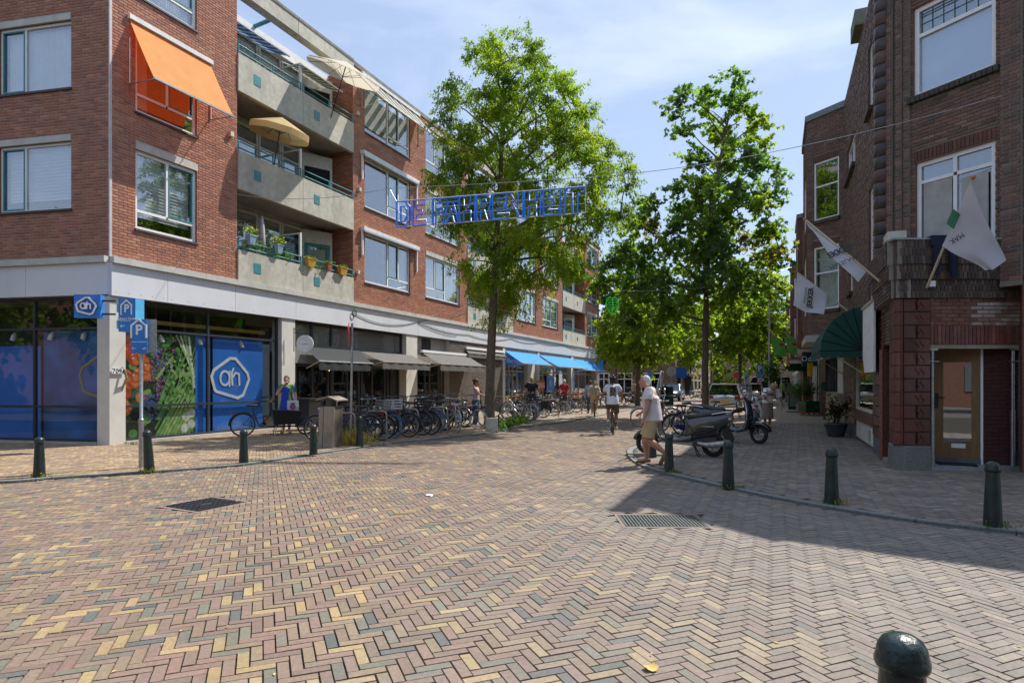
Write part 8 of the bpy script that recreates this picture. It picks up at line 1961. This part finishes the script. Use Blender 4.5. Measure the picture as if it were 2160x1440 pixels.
        remesh(mb, vox * .9, bot if bot in ('shorts', 'skirt') else 'trousers', bottom, t, 2)
    if shoes:
        for s in 'lr':
            a, tt = j['a' + s], j['t' + s]; d_ = (tt - a); d_.z = d_.z; hz_ = d_.normalized(); heel = a - hz_ * .07 - Vector((0, 0, .05 if abs(a.z - .09) < .02 else .02)); mb = MB()
            mb.tube([heel, a.lerp(tt, .35) - Vector((0, 0, .02)), tt, tt + hz_ * .05], [.042, .045, .045, .02], 10, flat=.9)
            remesh(mb, .01, 'shoe', shoes, t, 1)
    return t
# old man in mid stride, walking to the left and slightly away
greyh = mat('white_hair', (.55, .52, .48), .8); shirtp = mat('pale_polo', (.62, .55, .54), .85, bump=.5, bscale=25, var=.05); beige_s = mat('beige_shorts', (.48, .36, .2), .85, bump=.4, bscale=20, var=.06); brownsh = mat('brown_leather', (.2, .09, .035), .5)
mh_ = math.atan2(.35, -.94)
m0 = gp(1377, 979, PZ)
JM = dict(pel=(.0, 0, .93), ab=(.02, 0, 1.09), ch=(.045, 0, 1.26), nk=(.085, 0, 1.43), hd=(.15, 0, 1.57), sl=(.05, .19, 1.385), sr=(.05, -.19, 1.385), hl=(0, .09, .90), hr=(0, -.09, .90),
          kr=(.16, -.10, .50), ar=(.12, -.10, .09), tr=(.29, -.11, .03), kl=(.08, .10, .48), al=(-.24, .10, .235), tl=(-.16, .11, .05),
          el=(.06, .27, 1.10), wl=(.13, .29, .86), er=(.03, -.29, 1.12), wr=(.25, -.27, .97))
man = person('elderly man in a pale polo shirt, beige shorts and brown shoes walking across the kerb', m0, mh_, JM, 1.76, SK, greyh, shirtp, beige_s, brownsh, 'polo', 'shorts', 'bald', vox=.0095, slim=1.2, hand_curl=.7)
MB().tube([(.115 + .03 * math.cos(a), .288 + .03 * math.sin(a), .885) for a in [i * PI / 5 for i in range(11)]], .008, 5, cap=False).build('wrist_watch', steel, man)
# woman in blue and green dress
dm = mat('blue_green_dress', (.03, .06, .5), .8); nt_ = dm.node_tree; b_ = nt_.nodes['Principled BSDF']; wv = nt_.nodes.new('ShaderNodeTexWave'); wv.inputs['Scale'].default_value = 2.2; wv.inputs['Distortion'].default_value = 9; wv.inputs['Detail'].default_value = 2
tcx = nt_.nodes.new('ShaderNodeTexCoord'); rmp = nt_.nodes.new('ShaderNodeValToRGB'); rmp.color_ramp.elements[0].color = (.02, .05, .45, 1); rmp.color_ramp.elements[1].color = (.12, .28, .05, 1); rmp.color_ramp.elements[0].position = .5; rmp.color_ramp.elements[1].position = .56
nt_.links.new(tcx.outputs['Object'], wv.inputs['Vector']); nt_.links.new(wv.outputs['Color'], rmp.inputs[0]); nt_.links.new(rmp.outputs[0], b_.inputs['Base Color'])
w0 = gp(605, 913, PZ); hairb = mat('brown_hair', (.10, .05, .025), .7); hairbl = mat('blond_hair', (.42, .28, .12), .7); hairk_ = mat('black_hair', (.015, .012, .01), .6); sand_sh = mat('sandal', (.45, .3, .22), .7)
wom = person('woman in a blue and green dress standing by the white pillar', w0, math.radians(-80), dict(er=(.1, -.27, 1.16), wr=(.12, -.06, 1.44), kl=(.02, .07, .5), kr=(.02, -.08, .5), al=(0, .07, .09), ar=(-.02, -.1, .09)), 1.8, SK2, hairb, dm, None, sand_sh, 'dress', 'none', 'short', slim=.95)
tb = mat('canvas_bag', (.62, .58, .5), .9); bg_ = thing('tote_bag', 'cream canvas tote bag with a round colourful print hanging from the woman in blue', 'bag', w0 + Vector((.22, -.08, .82)), math.radians(15))
mb = MB(); mb.loft([[(-.15, -.05, -.16), (.15, -.05, -.16), (.15, .05, -.16), (-.15, .05, -.16)], [(-.17, -.07, 0), (.17, -.07, 0), (.17, .07, 0), (-.17, .07, 0)], [(-.16, -.025, .2), (.16, -.025, .2), (.16, .025, .2), (-.16, .025, .2)]], smooth=False); mb.build('sack', tb, bg_)
mb = MB(); mb.tube([(-.08, -.01, .2), (-.1, .05, .45), (-.05, .1, .62), (.05, .02, .2)], .012, 5); mb.build('strap', tb, bg_); MB().tube([(.0, -.068, 0), (0, -.078, 0)], .09, 16).build('round_print', mat('purple_print', (.3, .08, .25), .7), bg_); MB().box(-.07, .07, -.06, -.05, .09, .12).build('print_line', inkm, bg_)
# bending woman on the right pavement
pat = mat('brown_knit', (.16, .10, .07), .9); nt_ = pat.node_tree; b_ = nt_.nodes['Principled BSDF']; wv = nt_.nodes.new('ShaderNodeTexWave'); wv.bands_direction = 'Z'; wv.inputs['Scale'].default_value = 14; wv.inputs['Distortion'].default_value = 2; tcx = nt_.nodes.new('ShaderNodeTexCoord')
rmp = nt_.nodes.new('ShaderNodeValToRGB'); rmp.color_ramp.elements[0].color = (.09, .05, .035, 1); rmp.color_ramp.elements[1].color = (.42, .34, .27, 1); nt_.links.new(tcx.outputs['Object'], wv.inputs['Vector']); nt_.links.new(wv.outputs['Color'], rmp.inputs[0]); nt_.links.new(rmp.outputs[0], b_.inputs['Base Color'])
p = gp(1619, 901, PZ); person('blond woman in a white shawl and patterned brown dress bending forward on the right pavement', p, math.radians(-75), dict(ch=(.10, 0, 1.25), nk=(.2, 0, 1.38), hd=(.3, 0, 1.44), sl=(.12, .2, 1.34), sr=(.12, -.2, 1.34), el=(.1, .42, 1.10), wl=(.14, .52, .82), er=(.2, -.3, 1.1), wr=(.3, -.2, .95)), 1.72, SK, hairbl, whp, pat, sand_sh, 'shawl', 'skirt', 'short')
# man riding away
def ride(lab, blab, c, rz, H, steer=0, **k):
    bk = bike(blab, c, rz, group='bicycles being ridden', steer=steer, **k.pop('bk'))
    J = dict(pel=(.02, 0, 1.0), ab=(.05, 0, 1.16), ch=(.10, 0, 1.33), nk=(.12, 0, 1.49), hd=(.15, 0, 1.63), sl=(.09, .18, 1.43), sr=(.09, -.18, 1.43), hl=(.04, .09, .98), hr=(.04, -.09, .98),
             kl=(.40, .12, .80), al=(.26, .12, .40), tl=(.40, .13, .36), kr=(.36, -.12, .62), ar=(.30, -.12, .19), tr=(.44, -.13, .15), el=(.26, .28, 1.20), wl=(.48, .30, 1.14), er=(.26, -.28, 1.20), wr=(.48, -.30, 1.14))
    d_ = Vector((math.cos(rz), math.sin(rz), 0)); return person(lab, Vector(c) + d_ * .20, rz, J, H, **k)
c = gp(1293, 917, 0); rt = math.radians(83)
tee = mat('white_tee', (.68, .70, .78), .9, var=.03, bump=.3, bscale=18)
cy = ride('man in a white T-shirt with a dark back print cycling away down the street', 'black bicycle ridden away by the man in the white T-shirt', c, rt, 1.80, bk=dict(paint='black', step=True), skin=SK3, hair=hairk_, top=tee, bottom=mat('olive_shorts', (.10, .10, .07), .9), shoes=whp, kind='tee', bot='shorts', hairk='curly')
MB().box(-.086, -.078, -.09, .09, 1.14, 1.42).build('back_print', mat('shirt_print', (.12, .10, .08), .8, var=.9, scale=14), cy)
c = gp(1264, 880, 0); ride('woman in a beige top cycling towards the camera with a full front basket', 'bicycle of the oncoming woman with a basket', c + Vector((-.1, 1.0, 0)), math.radians(-96), 1.68, bk=dict(paint='brown', front='wicker'), skin=SK2, hair=hairb, top=mat('beige_top', (.5, .42, .33), .9), bottom=mat('beige_skirt', (.45, .38, .3), .9), shoes=sand_sh, kind='tee', bot='shorts', hairk='long')
def stand(lab, px, Y, rz, H, **k): return person(lab, at(px, Y), math.radians(rz), k.pop('J', None), H, vox=.02, **k)
navy_t = mat('black_tee', (.015, .018, .025), .9); red_t = mat('red_tee', (.4, .02, .03), .9); pink_t = mat('pink_tank', (.6, .42, .42), .9); jeans = mat('jeans', (.05, .08, .14), .9); bluet = mat('pale_blue_shirt', (.35, .45, .6), .9)
stand('man in a black T-shirt standing between the parked bikes and the blue shop', 1121, 27.5, 100, 1.84, skin=SK, hair=hairbl, top=navy_t, bottom=jeans, shoes=black, bot='trousers', J=dict(el=(.05, .33, 1.2), wl=(.15, .4, 1.0), er=(.05, -.33, 1.2), wr=(.15, -.4, 1.0)))
stand('grey-haired man in a red T-shirt behind the parked bikes', 1190, 33, 80, 1.76, skin=SK, hair=greyh, top=red_t, bottom=jeans, shoes=black, bot='trousers')
stand('dark-haired woman with a bun in a pink tank top holding a bike by the tree', 1003, 21.9, -10, 1.72, skin=SK, hair=hairk_, top=pink_t, bottom=jeans, shoes=whp, kind='tank', bot='trousers', hairk='bun', J=dict(er=(.2, -.25, 1.18), wr=(.45, -.22, 1.08), el=(.2, .25, 1.18), wl=(.45, .22, 1.08)))
stand('person in a pale blue shirt behind the oncoming cyclist', 1245, 31.5, 90, 1.7, skin=SK2, hair=hairb, top=bluet, bottom=jeans, shoes=black, bot='trousers')
stand('person in dark clothes by the end of the blue awnings', 1281, 45, 60, 1.74, skin=SK3, hair=hairk_, top=navy_t, bottom=jeans, shoes=black, bot='trousers')
stand('person in a beige shirt standing at the far crossing', 1337, 47, 200, 1.78, skin=SK, hair=hairb, top=mat('sand_shirt', (.42, .34, .24), .9), bottom=jeans, shoes=black, bot='trousers')
stand('woman in a long grey dress walking far down the right pavement', 1635, 58, -95, 1.66, skin=SK2, hair=greyh, top=mat('grey_dress', (.16, .13, .13), .9), bottom=MATS['grey_dress'], shoes=black, bot='skirt', kind='dress')
stand('person in dark clothes far down the right pavement', 1651, 56, 95, 1.8, skin=SK, hair=hairk_, top=mat('hivis', (.2, .35, .04), .9), bottom=navy_t, shoes=black, bot='trousers')
stand('person in navy far down the right pavement beside the shop boards', 1661, 50, 95, 1.8, skin=SK, hair=hairk_, top=mat('navy_top', (.03, .035, .07), .9), bottom=mat('grey_trousers', (.2, .18, .17), .9), shoes=black, bot='trousers')
stand('person in a purple jacket by the chalk board on the right pavement', 1667, 44, 95, 1.6, skin=SK, hair=hairb, top=mat('purple_jacket', (.15, .05, .3), .9), bottom=navy_t, shoes=black, bot='trousers')
